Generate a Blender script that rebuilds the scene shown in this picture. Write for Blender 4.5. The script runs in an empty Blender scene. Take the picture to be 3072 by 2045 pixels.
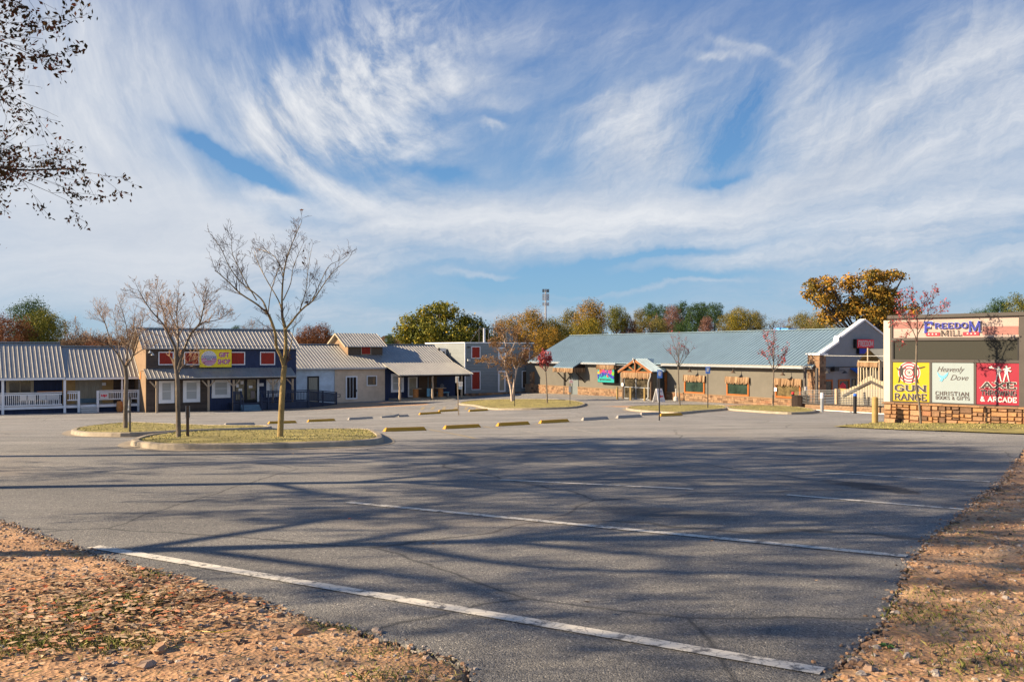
import bpy, bmesh, math, random
import numpy as np
from mathutils import Vector, Matrix
C = bpy.context.scene.collection
R = math.radians
# ---------------------------------------------------------------- camera
F, CX, HY = 2668.0, 1536.0, 1052.0          # focal length / principal point in photograph pixels
sc = bpy.context.scene
cam = bpy.data.cameras.new('camera'); co = bpy.data.objects.new('camera', cam); C.objects.link(co)
co.location = (0, 0, 0); co.rotation_euler = (R(90), 0, 0)
cam.sensor_width = 36; cam.lens = 36*F/3072; cam.shift_y = (HY-1022.5)/3072
cam.clip_start = .05; cam.clip_end = 3000
sc.camera = co
# ---------------------------------------------------------------- sun and sky
SE, SA = R(25), math.atan2(-.99, -.13)       # elevation; azimuth clockwise from +Y
sd = Vector((math.sin(SA)*math.cos(SE), math.cos(SA)*math.cos(SE), math.sin(SE)))
sl = bpy.data.lights.new('sun', 'SUN'); sl.energy = 5.0; sl.angle = R(.53); sl.color = (1, .80, .55)
so = bpy.data.objects.new('sun', sl); C.objects.link(so)
so.rotation_euler = sd.to_track_quat('Z', 'Y').to_euler()
sc.view_settings.view_transform = 'Standard'; sc.view_settings.look = 'None'
sc.view_settings.exposure = 1.4; sc.view_settings.gamma = 1
w = bpy.data.worlds.new("World"); sc.world = w; w.use_nodes = True
wn, wl = w.node_tree.nodes, w.node_tree.links
bg = wn['Background']; bg.inputs[1].default_value = .07
sky = wn.new('ShaderNodeTexSky'); sky.sky_type = 'NISHITA'; sky.sun_disc = False
sky.sun_elevation = SE; sky.sun_rotation = SA; sky.altitude = 100; sky.air_density = 1.25; sky.dust_density = .25; sky.ozone_density = 2.2
def M_(op, a, b=None, c=None, clamp=False):
    n = wn.new('ShaderNodeMath'); n.operation = op; n.use_clamp = clamp
    for i, v in enumerate((a, b, c)):
        if v is None: continue
        if isinstance(v, (int, float)): n.inputs[i].default_value = v
        else: wl.new(v, n.inputs[i])
    return n.outputs[0]
tc = wn.new('ShaderNodeTexCoord'); sx_ = wn.new('ShaderNodeSeparateXYZ'); wl.new(tc.outputs['Generated'], sx_.inputs[0])
az = M_('ARCTAN2', sx_.outputs[0], sx_.outputs[1]); el = M_('ARCSINE', sx_.outputs[2])
cb = wn.new('ShaderNodeCombineXYZ'); wl.new(az, cb.inputs[0]); wl.new(el, cb.inputs[1])
def noise_(vec, scale, detail, rough, dist=0.):
    n = wn.new('ShaderNodeTexNoise'); n.inputs['Scale'].default_value = scale; n.inputs['Detail'].default_value = detail
    n.inputs['Roughness'].default_value = rough; n.inputs['Distortion'].default_value = dist; wl.new(vec, n.inputs['Vector']); return n
wz = noise_(cb.outputs[0], 8., 5, .6)
vs = wn.new('ShaderNodeVectorMath'); vs.operation = 'SUBTRACT'; wl.new(wz.outputs['Color'], vs.inputs[0]); vs.inputs[1].default_value = (.5, .5, .5)
vm = wn.new('ShaderNodeVectorMath'); vm.operation = 'SCALE'; wl.new(vs.outputs[0], vm.inputs[0]); vm.inputs['Scale'].default_value = .06
va = wn.new('ShaderNodeVectorMath'); va.operation = 'ADD'; wl.new(cb.outputs[0], va.inputs[0]); wl.new(vm.outputs[0], va.inputs[1])
warp = va.outputs[0]
def ae(x, y):                                # sky direction (azimuth, elevation) of a spot of the photograph 2356 px wide
    x *= 1.3039; y *= 1.3039
    a = math.atan((x-CX)/F); return a, math.atan((HY-y)/F*math.cos(a))
def stroke(x, y, la, lb, ang, amp):          # soft elongated cloud patch
    a, e = ae(x, y); k = 1.3039/F
    m = wn.new('ShaderNodeMapping'); m.vector_type = 'TEXTURE'
    m.inputs['Location'].default_value = (a, e, 0); m.inputs['Rotation'].default_value = (0, 0, R(ang))
    m.inputs['Scale'].default_value = (la*k, lb*k, 1); wl.new(warp, m.inputs[0])
    l = wn.new('ShaderNodeVectorMath'); l.operation = 'DOT_PRODUCT'; wl.new(m.outputs[0], l.inputs[0]); wl.new(m.outputs[0], l.inputs[1])
    return M_('MULTIPLY', M_('EXPONENT', M_('MULTIPLY', l.outputs['Value'], -1.)), amp)
def streak(ang, sx, sy, scale, rough=.6, dist=.3):
    m = wn.new('ShaderNodeMapping'); m.vector_type = 'TEXTURE'; m.inputs['Rotation'].default_value = (0, 0, R(ang))
    m.inputs['Scale'].default_value = (sx, sy, 1); wl.new(warp, m.inputs[0])
    return noise_(m.outputs[0], scale, 7, rough, dist).outputs['Fac']
def group(strokes, tex, base, gain):
    s = None
    for t in strokes:
        o = stroke(*t); s = o if s is None else M_('ADD', s, o)
    return M_('MULTIPLY', s, M_('ADD', M_('MULTIPLY', tex, gain), base))
CLOUD = [
 # plume in the middle: bright spine and fans to the upper right
 group([(622, 225, 60, 18, 76, 1.1), (612, 285, 60, 20, -78, 1.1), (645, 345, 80, 20, -55, 1.2), (715, 410, 110, 18, -40, 1.1), (820, 480, 130, 22, -32, .8)], streak(-50, 4, 1, 9), -.1, 1.8),
 group([(700, 210, 130, 36, 50, .8), (790, 180, 170, 34, 42, .8), (930, 150, 150, 26, 18, .6), (860, 220, 200, 46, 16, .7), (1020, 215, 160, 26, 6, .6), (1120, 250, 90, 16, 4, .4), (740, 300, 120, 60, 20, .6), (900, 300, 200, 40, -4, .5), (960, 360, 200, 34, -10, .4), (860, 400, 200, 44, -26, .45)], streak(24, 6, 1, 10, .62, .5), -1.15, 4.3),
 # band sweeping from the middle to the upper right
 group([(1000, 500, 330, 52, 8, .9), (1300, 520, 380, 56, 2, .9), (1650, 480, 420, 52, 8, .9), (2050, 370, 330, 90, 22, .8), (2300, 420, 260, 160, 30, .8), (2200, 520, 420, 70, 5, .7), (1150, 555, 260, 26, -2, .6), (1750, 590, 420, 22, 6, .35)], streak(10, 6, 1, 9, .58), -.15, 2.1),
 group([(1440, 260, 90, 44, 30, .8), (1470, 330, 60, 90, 20, .8), (1400, 380, 130, 50, 45, .7), (1560, 370, 60, 60, -40, .5), (1850, 250, 50, 90, -8, .7), (1890, 330, 60, 90, 20, .6), (1960, 330, 110, 60, 40, .6), (2120, 220, 160, 60, 40, .8), (2290, 130, 90, 120, 45, .9), (1380, 240, 60, 18, 10, .5), (1500, 200, 100, 20, 20, .4), (1650, 118, 46, 8, -10, .8), (1690, 104, 60, 8, -20, .5), (1770, 140, 60, 10, -30, .4), (1135, 292, 26, 6, -8, .8)], streak(58, 4, 1, 12, .65, .6), -1.0, 4.2),
 # thin veil on the left and low down
 group([(150, 470, 420, 120, -14, .85), (100, 300, 260, 150, -25, .7), (430, 470, 300, 44, -32, .5), (560, 560, 380, 44, -8, .75), (300, 600, 450, 46, 0, .6), (60, 90, 240, 140, 0, .55), (430, 200, 200, 110, -10, .4), (150, 660, 400, 36, 0, .5), (640, 470, 70, 16, -4, .6), (2200, 640, 380, 40, 3, .5), (1000, 725, 1500, 24, 0, .35)], streak(-20, 6, 1, 7, .55), .75, 1.5),
 # scattered faint wisps
 group([(1500, 130, 900, 150, -8, .35), (1000, 60, 600, 60, -4, .25), (1900, 590, 300, 14, 4, .5), (1050, 630, 200, 8, -3, .6), (1560, 655, 240, 6, 4, .6)], streak(10, 8, 1, 9), -.5, 2.2),
]
tot = CLOUD[0]
for c in CLOUD[1:]: tot = M_('ADD', tot, c)
HOLE = group([(540, 378, 120, 24, -28, .62), (450, 330, 110, 16, -30, .35), (1600, 320, 150, 70, 25, .26), (1720, 290, 120, 80, 50, .2), (1660, 415, 110, 12, 4, .6), (1350, 640, 420, 22, 2, .5), (1550, 585, 180, 9, 6, .6), (960, 625, 130, 18, -2, .5), (1000, 395, 120, 20, -8, .3)], streak(-10, 4, 1, 8), .3, 1.0)
tot = M_('ADD', M_('SUBTRACT', tot, HOLE), group([(1620, 330, 260, 110, 10, .5), (1300, 300, 160, 60, 0, .3), (1750, 200, 200, 80, 20, .3)], streak(64, 7, 1, 15, .7, .3), -1.2, 3.6))
# bright cloud added unseen beside and behind the viewer to fill shaded fronts
back = M_('SMOOTH_MIN', M_('MAXIMUM', M_('MULTIPLY_ADD', M_('ABSOLUTE', az), 2., -1.5), 0.), 1., .2)
lowe = M_('EXPONENT', M_('MULTIPLY', M_('MULTIPLY', el, el), -6.))
bn_ = noise_(tc.outputs['Generated'], 3.5, 6, .6, .4).outputs['Fac']
tot = M_('ADD', tot, M_('MULTIPLY', M_('MULTIPLY', back, lowe), M_('MULTIPLY_ADD', bn_, 2.2, -.35)))
def polar(x, y, kr, ka, rough=.66):     # fibres bent in arcs round a spot
    a, e = ae(x, y); da, de = M_('SUBTRACT', az, a), M_('SUBTRACT', el, e); n = wn.new('ShaderNodeCombineXYZ')
    wl.new(M_('MULTIPLY', M_('SQRT', M_('ADD', M_('MULTIPLY', da, da), M_('MULTIPLY', de, de))), kr), n.inputs[0]); wl.new(M_('MULTIPLY', M_('ARCTAN2', da, M_('MULTIPLY', de, -1.)), ka), n.inputs[1])
    v2 = wn.new('ShaderNodeVectorMath'); v2.operation = 'ADD'; wl.new(n.outputs[0], v2.inputs[0]); v3 = wn.new('ShaderNodeVectorMath'); v3.operation = 'SCALE'; wl.new(vm.outputs[0], v3.inputs[0]); v3.inputs['Scale'].default_value = kr*.45; wl.new(v3.outputs[0], v2.inputs[1])
    return noise_(v2.outputs[0], 1., 9, rough, .2).outputs['Fac']
f1 = polar(1060, -20, 36., 2.6); f2 = M_('ADD', M_('MULTIPLY', streak(26, 9, 1, 16, .68, .2), .65), M_('MULTIPLY', streak(62, 5, 1, 14, .68, .3), .35)); f3 = streak(5, 10, 1, 10, .66, .2)
left = M_('SMOOTH_MIN', M_('MAXIMUM', M_('MULTIPLY_ADD', az, -6., .1), 0.), 1., .2); low = M_('SMOOTH_MIN', M_('MAXIMUM', M_('MULTIPLY_ADD', el, -12., 2.6), 0.), 1., .2)
fib = M_('ADD', M_('MULTIPLY', f1, left), M_('MULTIPLY', f2, M_('SUBTRACT', 1., left))); fib = M_('ADD', M_('MULTIPLY', f3, low), M_('MULTIPLY', fib, M_('SUBTRACT', 1., low)))
calm = M_('SMOOTH_MIN', M_('MAXIMUM', M_('MULTIPLY_ADD', az, -7., -1.75), 0.), .62, .1); fib = M_('ADD', M_('MULTIPLY', fib, M_('SUBTRACT', 1., calm)), M_('MULTIPLY', calm, .53))
fc_ = M_('MULTIPLY_ADD', fib, 4.4, -1.7, clamp=True)          # fibres of the cirrus
pos_ = M_('MAXIMUM', tot, 0.)
dens = M_('SUBTRACT', 1., M_('EXPONENT', M_('MULTIPLY', M_('MULTIPLY', pos_, M_('MULTIPLY_ADD', fc_, 1.7, .5)), -1.25)))
dens = M_('MULTIPLY', dens, .93, clamp=True)
gr = wn.new('ShaderNodeValToRGB'); e_ = gr.color_ramp.elements
while len(e_) < 5: e_.new(.5)
for i_, (p_, c_) in enumerate(((0., (2.1, 3.0, 3.85)), (.05, (1.15, 2.4, 3.7)), (.14, (.75, 1.9, 3.5)), (.34, (.42, 1.08, 2.65)), (1., (.2, .55, 1.6)))):
    e_[i_].position = p_; e_[i_].color = (c_[0]/4, c_[1]/4, c_[2]/4, 1)
wl.new(M_('MAXIMUM', sx_.outputs[2], 0.), gr.inputs[0])
g4 = wn.new('ShaderNodeVectorMath'); g4.operation = 'SCALE'; wl.new(gr.outputs[0], g4.inputs[0]); g4.inputs['Scale'].default_value = 4.
mx0 = wn.new('ShaderNodeMix'); mx0.data_type = 'RGBA'; mx0.inputs[0].default_value = .9; wl.new(sky.outputs[0], mx0.inputs[6]); wl.new(g4.outputs[0], mx0.inputs[7])
mx = wn.new('ShaderNodeMix'); mx.data_type = 'RGBA'; wl.new(dens, mx.inputs[0]); wl.new(mx0.outputs[2], mx.inputs[6]); cc_ = wn.new('ShaderNodeMix'); cc_.data_type = 'RGBA'; wl.new(M_('MULTIPLY', fc_, dens), cc_.inputs[0]); cc_.inputs[6].default_value = (2.75, 3.05, 3.6, 1); cc_.inputs[7].default_value = (4.7, 4.75, 4.85, 1); 
bk_ = wn.new('ShaderNodeMix'); bk_.data_type = 'RGBA'; wl.new(back, bk_.inputs[0]); wl.new(cc_.outputs[2], bk_.inputs[6]); bk_.inputs[7].default_value = (5.6, 6.8, 9.0, 1); wl.new(bk_.outputs[2], mx.inputs[7])  # added cloud behind the viewer, made brighter as fill
w.cycles.sampling_method = 'MANUAL'; w.cycles.sample_map_resolution = 256
wl.new(mx.outputs[2], bg.inputs[0])

# ---------------------------------------------------------------- the lie of the land
def _ctrl():
    p = []
    for x in (-18, -9, 0, 9, 18):
        for y in (-6, 0, 6, 12, 18): p.append((x, y, -(1.25+.038*y)))
    p += [(-3.7, 30.8, -2.75), (7.3, 42, -3.05), (-10.6, 49.2, -3.85), (-2.2, 59, -3.95), (-28.8, 70, -4.85), (-39, 67, -4.8), (-18.5, 76.4, -4.93), (-17, 85, -4.88),
          (-12.5, 87.7, -4.83), (-4.75, 91, -4.7), (2.3, 95.4, -4.4), (6.6, 86, -4.22), (20.6, 63.6, -4.03), (17.9, 51, -3.52), (19.3, 49, -3.47), (15.1, 36.7, -2.97), (13.86, 32.5, -2.64),
          (16.9, 29.5, -2.44), (-60, 60, -4.9), (-60, 30, -3.2), (60, 60, -3.7), (50, 30, -2.6), (-45, 0, -1.4), (45, 0, -1.3), (-60, 120, -5.), (0, 130, -4.7), (60, 120, -4.3)]
    return np.array(p, float)
_cp = _ctrl()
def _k(d2): return np.where(d2 > 1e-9, .5*d2*np.log(np.maximum(d2, 1e-9)), 0)
_n = len(_cp); _A = np.zeros((_n+3, _n+3)); _d = ((_cp[:, None, :2]-_cp[None, :, :2])**2).sum(2)/900.
_A[:_n, :_n] = _k(_d)+np.eye(_n)*.01; _A[:_n, _n] = 1; _A[:_n, _n+1:] = _cp[:, :2]/30; _A[_n:, :_n] = _A[:_n, _n:].T
_w = np.linalg.solve(_A, np.r_[_cp[:, 2], 0, 0, 0])
def gzv(x, y):
    x = np.asarray(x, float); y = np.asarray(y, float)
    xc = np.clip(x, -60, 60); yc = np.clip(y, -10, 125)
    d = ((xc[..., None]-_cp[:, 0])**2+(yc[..., None]-_cp[:, 1])**2)/900.
    return _k(d)@_w[:_n]+_w[_n]+_w[_n+1]*xc/30+_w[_n+2]*yc/30
def gz(x, y): return float(gzv(x, y))
def gp(px, py, lift=0.):                     # where the sight line through a spot of the photograph meets the ground
    k, q = (px-CX)/F, (HY-py)/F
    lo, hi = 1.0, 1.0
    f = lambda Y: q*Y-(gz(k*Y, Y)+lift)
    while f(hi) > 0 and hi < 160: lo = hi; hi *= 1.06
    for _ in range(30):
        m = (lo+hi)/2
        if f(m) > 0: lo = m
        else: hi = m
    return Vector((k*lo, lo, q*lo))
def P(px, py, Y): return Vector(((px-CX)/F*Y, Y, (HY-py)/F*Y))

# ---------------------------------------------------------------- materials
MATS = {}
def newmat(name):
    m = bpy.data.materials.new(name); m.use_nodes = True; MATS[name] = m
    return m, m.node_tree.nodes, m.node_tree.links, m.node_tree.nodes['Principled BSDF']
def nd(n, t, **kw):
    o = n.new(t)
    for k, v in kw.items():
        if k in o.inputs: o.inputs[k].default_value = v
        else: setattr(o, k, v)
    return o
def lin(c): return tuple(((v/255.)/12.92 if v/255. < .04045 else ((v/255.+.055)/1.055)**2.4) for v in c)
def ramp(n, l, fac, stops):
    r = n.new('ShaderNodeValToRGB'); e = r.color_ramp.elements
    while len(e) < len(stops): e.new(.5)
    for i, (p, c) in enumerate(stops): e[i].position = p; e[i].color = (*c, 1) if len(c) == 3 else c
    l.new(fac, r.inputs[0]); return r.outputs[0]
def pm(name, col, rough=.75, var=.18, scale=4., bump=.0, metal=0., spec=.3, stretch=None, dirt=0., bscale=None):
    """painted / natural surface: base colour broken up by two noises, optional bump"""
    m, n, l, b = newmat(name)
    t = nd(n, 'ShaderNodeTexCoord'); mp = nd(n, 'ShaderNodeMapping'); l.new(t.outputs['Object'], mp.inputs[0])
    if stretch: mp.inputs['Scale'].default_value = stretch
    a = nd(n, 'ShaderNodeTexNoise', Scale=scale, Detail=6, Roughness=.65); l.new(mp.outputs[0], a.inputs['Vector'])
    lo = tuple(c*(1-var) for c in col); hi = tuple(min(1, c*(1+var)) for c in col)
    out = ramp(n, l, a.outputs[0], [(.3, lo), (.7, hi)])
    if dirt:
        d = nd(n, 'ShaderNodeTexNoise', Scale=scale*.35, Detail=8, Roughness=.75); l.new(mp.outputs[0], d.inputs['Vector'])
        f = ramp(n, l, d.outputs[0], [(.45, (0, 0, 0)), (.7, (dirt,)*3)])
        x = nd(n, 'ShaderNodeMix', data_type='RGBA'); l.new(f, x.inputs[0]); l.new(out, x.inputs[6]); x.inputs[7].default_value = (*(c*.45 for c in col), 1); out = x.outputs[2]
    l.new(out, b.inputs['Base Color']); b.inputs['Roughness'].default_value = rough; b.inputs['Metallic'].default_value = metal
    b.inputs['Specular IOR Level'].default_value = spec
    if bump:
        bn = nd(n, 'ShaderNodeTexNoise', Scale=bscale or scale*6, Detail=5); l.new(mp.outputs[0], bn.inputs['Vector'])
        bb = nd(n, 'ShaderNodeBump', Strength=bump, Distance=.02); l.new(bn.outputs[0], bb.inputs['Height']); l.new(bb.outputs[0], b.inputs['Normal'])
    return m
def attrmat(name, stops, rough=.8, transl=0., spec=.2, bump=0.):
    """colour picked per piece (leaf, stone) from a ramp through the mesh attribute Col"""
    m, n, l, b = newmat(name)
    a = nd(n, 'ShaderNodeAttribute'); a.attribute_name = 'Col'
    c = ramp(n, l, a.outputs['Fac'], stops)
    if bump:
        t = nd(n, 'ShaderNodeTexCoord'); bn = nd(n, 'ShaderNodeTexNoise', Scale=14., Detail=6, Roughness=.7); l.new(t.outputs['Object'], bn.inputs['Vector'])
        x = nd(n, 'ShaderNodeMix', data_type='RGBA', blend_type='MULTIPLY'); x.inputs[0].default_value = .7; l.new(c, x.inputs[6])
        l.new(ramp(n, l, bn.outputs[0], [(.3, (.6, .58, .55)), (.7, (1.2, 1.15, 1.1))]), x.inputs[7]); c = x.outputs[2]
        bb = nd(n, 'ShaderNodeBump', Strength=bump, Distance=.03); l.new(bn.outputs[0], bb.inputs['Height']); l.new(bb.outputs[0], b.inputs['Normal'])
    l.new(c, b.inputs['Base Color']); b.inputs['Roughness'].default_value = rough; b.inputs['Specular IOR Level'].default_value = spec
    if transl:
        tr = nd(n, 'ShaderNodeBsdfTranslucent'); l.new(c, tr.inputs[0]); ms = nd(n, 'ShaderNodeMixShader'); ms.inputs[0].default_value = transl
        l.new(b.outputs[0], ms.inputs[1]); l.new(tr.outputs[0], ms.inputs[2]); l.new(ms.outputs[0], n['Material Output'].inputs[0])
    return m
def glassmat(name, tint, rough=.05, var=.5, scale=1.2):
    m = pm(name, tint, rough, var, scale, spec=.6); return m
# asphalt --------------------------------------------------------
def asphalt():
    m, n, l, b = newmat('asphalt')
    t = nd(n, 'ShaderNodeTexCoord'); o = t.outputs['Object']
    def N(s, d=5, r=.6, vec=None):
        a = nd(n, 'ShaderNodeTexNoise', Scale=s, Detail=d, Roughness=r); l.new(vec or o, a.inputs['Vector']); return a.outputs[0]
    def mix(a, bb, f, mode='MIX', fac=None):
        x = nd(n, 'ShaderNodeMix', data_type='RGBA', blend_type=mode)
        if fac is not None: x.inputs[0].default_value = fac
        else: l.new(f, x.inputs[0])
        l.new(a, x.inputs[6])
        if isinstance(bb, tuple): x.inputs[7].default_value = (*bb, 1)
        else: l.new(bb, x.inputs[7])
        return x.outputs[2]
    base = ramp(n, l, N(.35, 6), [(.28, (.165, .162, .155)), (.72, (.245, .239, .226))])
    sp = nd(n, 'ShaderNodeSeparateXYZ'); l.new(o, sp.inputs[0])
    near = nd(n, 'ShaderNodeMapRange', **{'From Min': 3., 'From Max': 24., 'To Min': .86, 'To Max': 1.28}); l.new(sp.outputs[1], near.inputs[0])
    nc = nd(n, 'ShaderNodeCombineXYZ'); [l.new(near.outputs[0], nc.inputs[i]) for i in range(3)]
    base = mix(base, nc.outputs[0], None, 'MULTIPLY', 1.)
    v = nd(n, 'ShaderNodeTexVoronoi', Scale=115.); l.new(o, v.inputs['Vector'])           # aggregate
    ag = ramp(n, l, v.outputs['Color'], [(.15, (.42, .42, .43)), (.5, (.95, .95, .95)), (.84, (1.3, 1.27, 1.22)), (.95, (2.7, 2.6, 2.4))])
    base = mix(base, ag, None, 'MULTIPLY', .85)
    v2 = N(28, 5, .75); base = mix(base, ramp(n, l, v2, [(.3, (.72, .72, .74)), (.7, (1.22, 1.2, 1.18))]), None, 'MULTIPLY', .8)
    # streaky wear along the driving direction
    mp = nd(n, 'ShaderNodeMapping'); mp.inputs['Rotation'].default_value = (0, 0, R(-8)); mp.inputs['Scale'].default_value = (.12, 1.1, 1); l.new(o, mp.inputs[0])
    base = mix(base, ramp(n, l, N(.8, 6, .65, mp.outputs[0]), [(.35, (.80, .81, .83)), (.65, (1.10, 1.09, 1.07))]), None, 'MULTIPLY', 1.)
    # oil stains
    st = ramp(n, l, N(.75, 5, .6), [(.62, (0, 0, 0)), (.74, (.6,)*3)]); base = mix(base, (.06, .06, .065), st)
    for (cx, cy, a, bq, ang, k) in STAINS:
        q = nd(n, 'ShaderNodeMapping', vector_type='TEXTURE'); q.inputs['Location'].default_value = (cx, cy, 0); q.inputs['Rotation'].default_value = (0, 0, ang); q.inputs['Scale'].default_value = (a, bq, 1e3); l.new(o, q.inputs[0])
        ln = nd(n, 'ShaderNodeVectorMath', operation='LENGTH'); l.new(q.outputs[0], ln.inputs[0])
        ad = nd(n, 'ShaderNodeMath', operation='ADD'); l.new(ln.outputs['Value'], ad.inputs[0]); l.new(N(3, 5, .7), ad.inputs[1])
        base = mix(base, (.035, .035, .04), ramp(n, l, ad.outputs[0], [(1.05, (0, 0, 0))] if 0 else [(.0, (k,)*3), (.85, (k*.8,)*3), (1., (0, 0, 0))]))
    # cracks
    vc = nd(n, 'ShaderNodeTexVoronoi', Scale=.24, feature='DISTANCE_TO_EDGE'); 
    wn2 = nd(n, 'ShaderNodeTexNoise', Scale=.9, Detail=6); l.new(o, wn2.inputs['Vector'])
    vmx = nd(n, 'ShaderNodeMix', data_type='VECTOR'); vmx.inputs[0].default_value = .28; l.new(o, vmx.inputs[4]); l.new(wn2.outputs['Color'], vmx.inputs[5]); l.new(vmx.outputs[1], vc.inputs['Vector'])
    cr = ramp(n, l, vc.outputs['Distance'], [(0, (.9,)*3), (.0042, (0, 0, 0))]); base = mix(base, (.05, .05, .05), cr)
    # red clay dust
    dn = ramp(n, l, N(.22, 5, .6), [(.55, (0, 0, 0)), (.78, (.4,)*3)]); base = mix(base, (.27, .205, .15), dn)
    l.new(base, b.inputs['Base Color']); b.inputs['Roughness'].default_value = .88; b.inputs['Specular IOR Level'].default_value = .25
    ad = nd(n, 'ShaderNodeMath', operation='MULTIPLY_ADD'); l.new(v.outputs['Distance'], ad.inputs[0]); ad.inputs[1].default_value = -.8; l.new(v2, ad.inputs[2])
    bb = nd(n, 'ShaderNodeBump', Strength=.5, Distance=.010); l.new(ad.outputs[0], bb.inputs['Height']); l.new(bb.outputs[0], b.inputs['Normal'])
    return m
def dirt():
    m, n, l, b = newmat('red_dirt'); t = nd(n, 'ShaderNodeTexCoord'); o = t.outputs['Object']
    def N(s, d=6, r=.65):
        a = nd(n, 'ShaderNodeTexNoise', Scale=s, Detail=d, Roughness=r); l.new(o, a.inputs['Vector']); return a.outputs[0]
    c = ramp(n, l, N(1.6), [(.25, (.21, .11, .055)), (.5, (.44, .25, .125)), (.75, (.52, .35, .195))])
    v = nd(n, 'ShaderNodeTexVoronoi', Scale=48.); l.new(o, v.inputs['Vector'])
    g = ramp(n, l, v.outputs['Color'], [(.2, (.7, .68, .66)), (.55, (1, 1, 1)), (.9, (1.25, 1.25, 1.3))])
    x = nd(n, 'ShaderNodeMix', data_type='RGBA', blend_type='MULTIPLY'); x.inputs[0].default_value = .8; l.new(c, x.inputs[6]); l.new(g, x.inputs[7])
    x2 = nd(n, 'ShaderNodeMix', data_type='RGBA'); l.new(ramp(n, l, N(9, 6, .75), [(.52, (0, 0, 0)), (.66, (.8,)*3)]), x2.inputs[0]); l.new(x.outputs[2], x2.inputs[6]); x2.inputs[7].default_value = (.13, .085, .055, 1)
    l.new(x2.outputs[2], b.inputs['Base Color']); b.inputs['Roughness'].default_value = .95
    bb = nd(n, 'ShaderNodeBump', Strength=.55, Distance=.012); ad = nd(n, 'ShaderNodeMath', operation='ADD'); l.new(v.outputs['Distance'], ad.inputs[0]); l.new(N(22), ad.inputs[1]); l.new(ad.outputs[0], bb.inputs['Height']); l.new(bb.outputs[0], b.inputs['Normal'])
    return m
def paint(name, col, wear=.5, ws=9., under=(.12, .115, .11)):
    m, n, l, b = newmat(name); t = nd(n, 'ShaderNodeTexCoord'); o = t.outputs['Object']
    a = nd(n, 'ShaderNodeTexNoise', Scale=ws, Detail=8, Roughness=.75); l.new(o, a.inputs['Vector'])
    v = nd(n, 'ShaderNodeTexVoronoi', Scale=9., feature='DISTANCE_TO_EDGE')
    nn = nd(n, 'ShaderNodeTexNoise', Scale=14., Detail=4); l.new(o, nn.inputs['Vector']); vmx = nd(n, 'ShaderNodeMix', data_type='VECTOR'); vmx.inputs[0].default_value = .08; l.new(o, vmx.inputs[4]); l.new(nn.outputs['Color'], vmx.inputs[5]); l.new(vmx.outputs[1], v.inputs['Vector'])
    f = ramp(n, l, a.outputs[0], [(wear-.03, (0, 0, 0)), (wear+.05, (1, 1, 1))])
    g = ramp(n, l, v.outputs['Distance'], [(0, (1, 1, 1)), (.035, (0, 0, 0))])
    mx2 = nd(n, 'ShaderNodeMath', operation='MAXIMUM'); l.new(f, mx2.inputs[0])
    ml = nd(n, 'ShaderNodeMath', operation='MULTIPLY'); l.new(g, ml.inputs[0]); ml.inputs[1].default_value = .75; l.new(ml.outputs[0], mx2.inputs[1])
    x = nd(n, 'ShaderNodeMix', data_type='RGBA'); l.new(mx2.outputs[0], x.inputs[0]); x.inputs[6].default_value = (*col, 1); x.inputs[7].default_value = (*under, 1)
    l.new(x.outputs[2], b.inputs['Base Color']); b.inputs['Roughness'].default_value = .8
    bb = nd(n, 'ShaderNodeBump', Strength=.4, Distance=.004); l.new(a.outputs[0], bb.inputs['Height']); l.new(bb.outputs[0], b.inputs['Normal'])
    return m
def lapmat(name, col, rows=8., var=.25, axis=2):
    """lap siding: dark joint every 1/rows m along one axis"""
    m, n, l, b = newmat(name); t = nd(n, 'ShaderNodeTexCoord'); s = nd(n, 'ShaderNodeSeparateXYZ'); l.new(t.outputs['Object'], s.inputs[0])
    mu = nd(n, 'ShaderNodeMath', operation='MULTIPLY'); l.new(s.outputs[axis], mu.inputs[0]); mu.inputs[1].default_value = rows
    fr = nd(n, 'ShaderNodeMath', operation='FRACT'); l.new(mu.outputs[0], fr.inputs[0])
    fl = nd(n, 'ShaderNodeMath', operation='FLOOR'); l.new(mu.outputs[0], fl.inputs[0])
    wn_ = nd(n, 'ShaderNodeTexWhiteNoise', noise_dimensions='1D'); l.new(fl.outputs[0], wn_.inputs['W'])
    a = nd(n, 'ShaderNodeTexNoise', Scale=3., Detail=6, Roughness=.7); l.new(t.outputs['Object'], a.inputs['Vector'])
    av = nd(n, 'ShaderNodeMath', operation='MULTIPLY_ADD'); l.new(wn_.outputs['Value'], av.inputs[0]); av.inputs[1].default_value = .35; l.new(a.outputs[0], av.inputs[2])
    c = ramp(n, l, av.outputs[0], [(.35, tuple(v*(1-var) for v in col)), (1., tuple(min(1, v*(1+var)) for v in col))])
    j = ramp(n, l, fr.outputs[0], [(.0, (.35,)*3), (.1, (.8,)*3), (.2, (1, 1, 1))])
    x = nd(n, 'ShaderNodeMix', data_type='RGBA', blend_type='MULTIPLY'); x.inputs[0].default_value = 1; l.new(c, x.inputs[6]); l.new(j, x.inputs[7])
    l.new(x.outputs[2], b.inputs['Base Color']); b.inputs['Roughness'].default_value = .7
    bb = nd(n, 'ShaderNodeBump', Strength=.6, Distance=.02); l.new(fr.outputs[0], bb.inputs['Height']); l.new(bb.outputs[0], b.inputs['Normal'])
    return m

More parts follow.
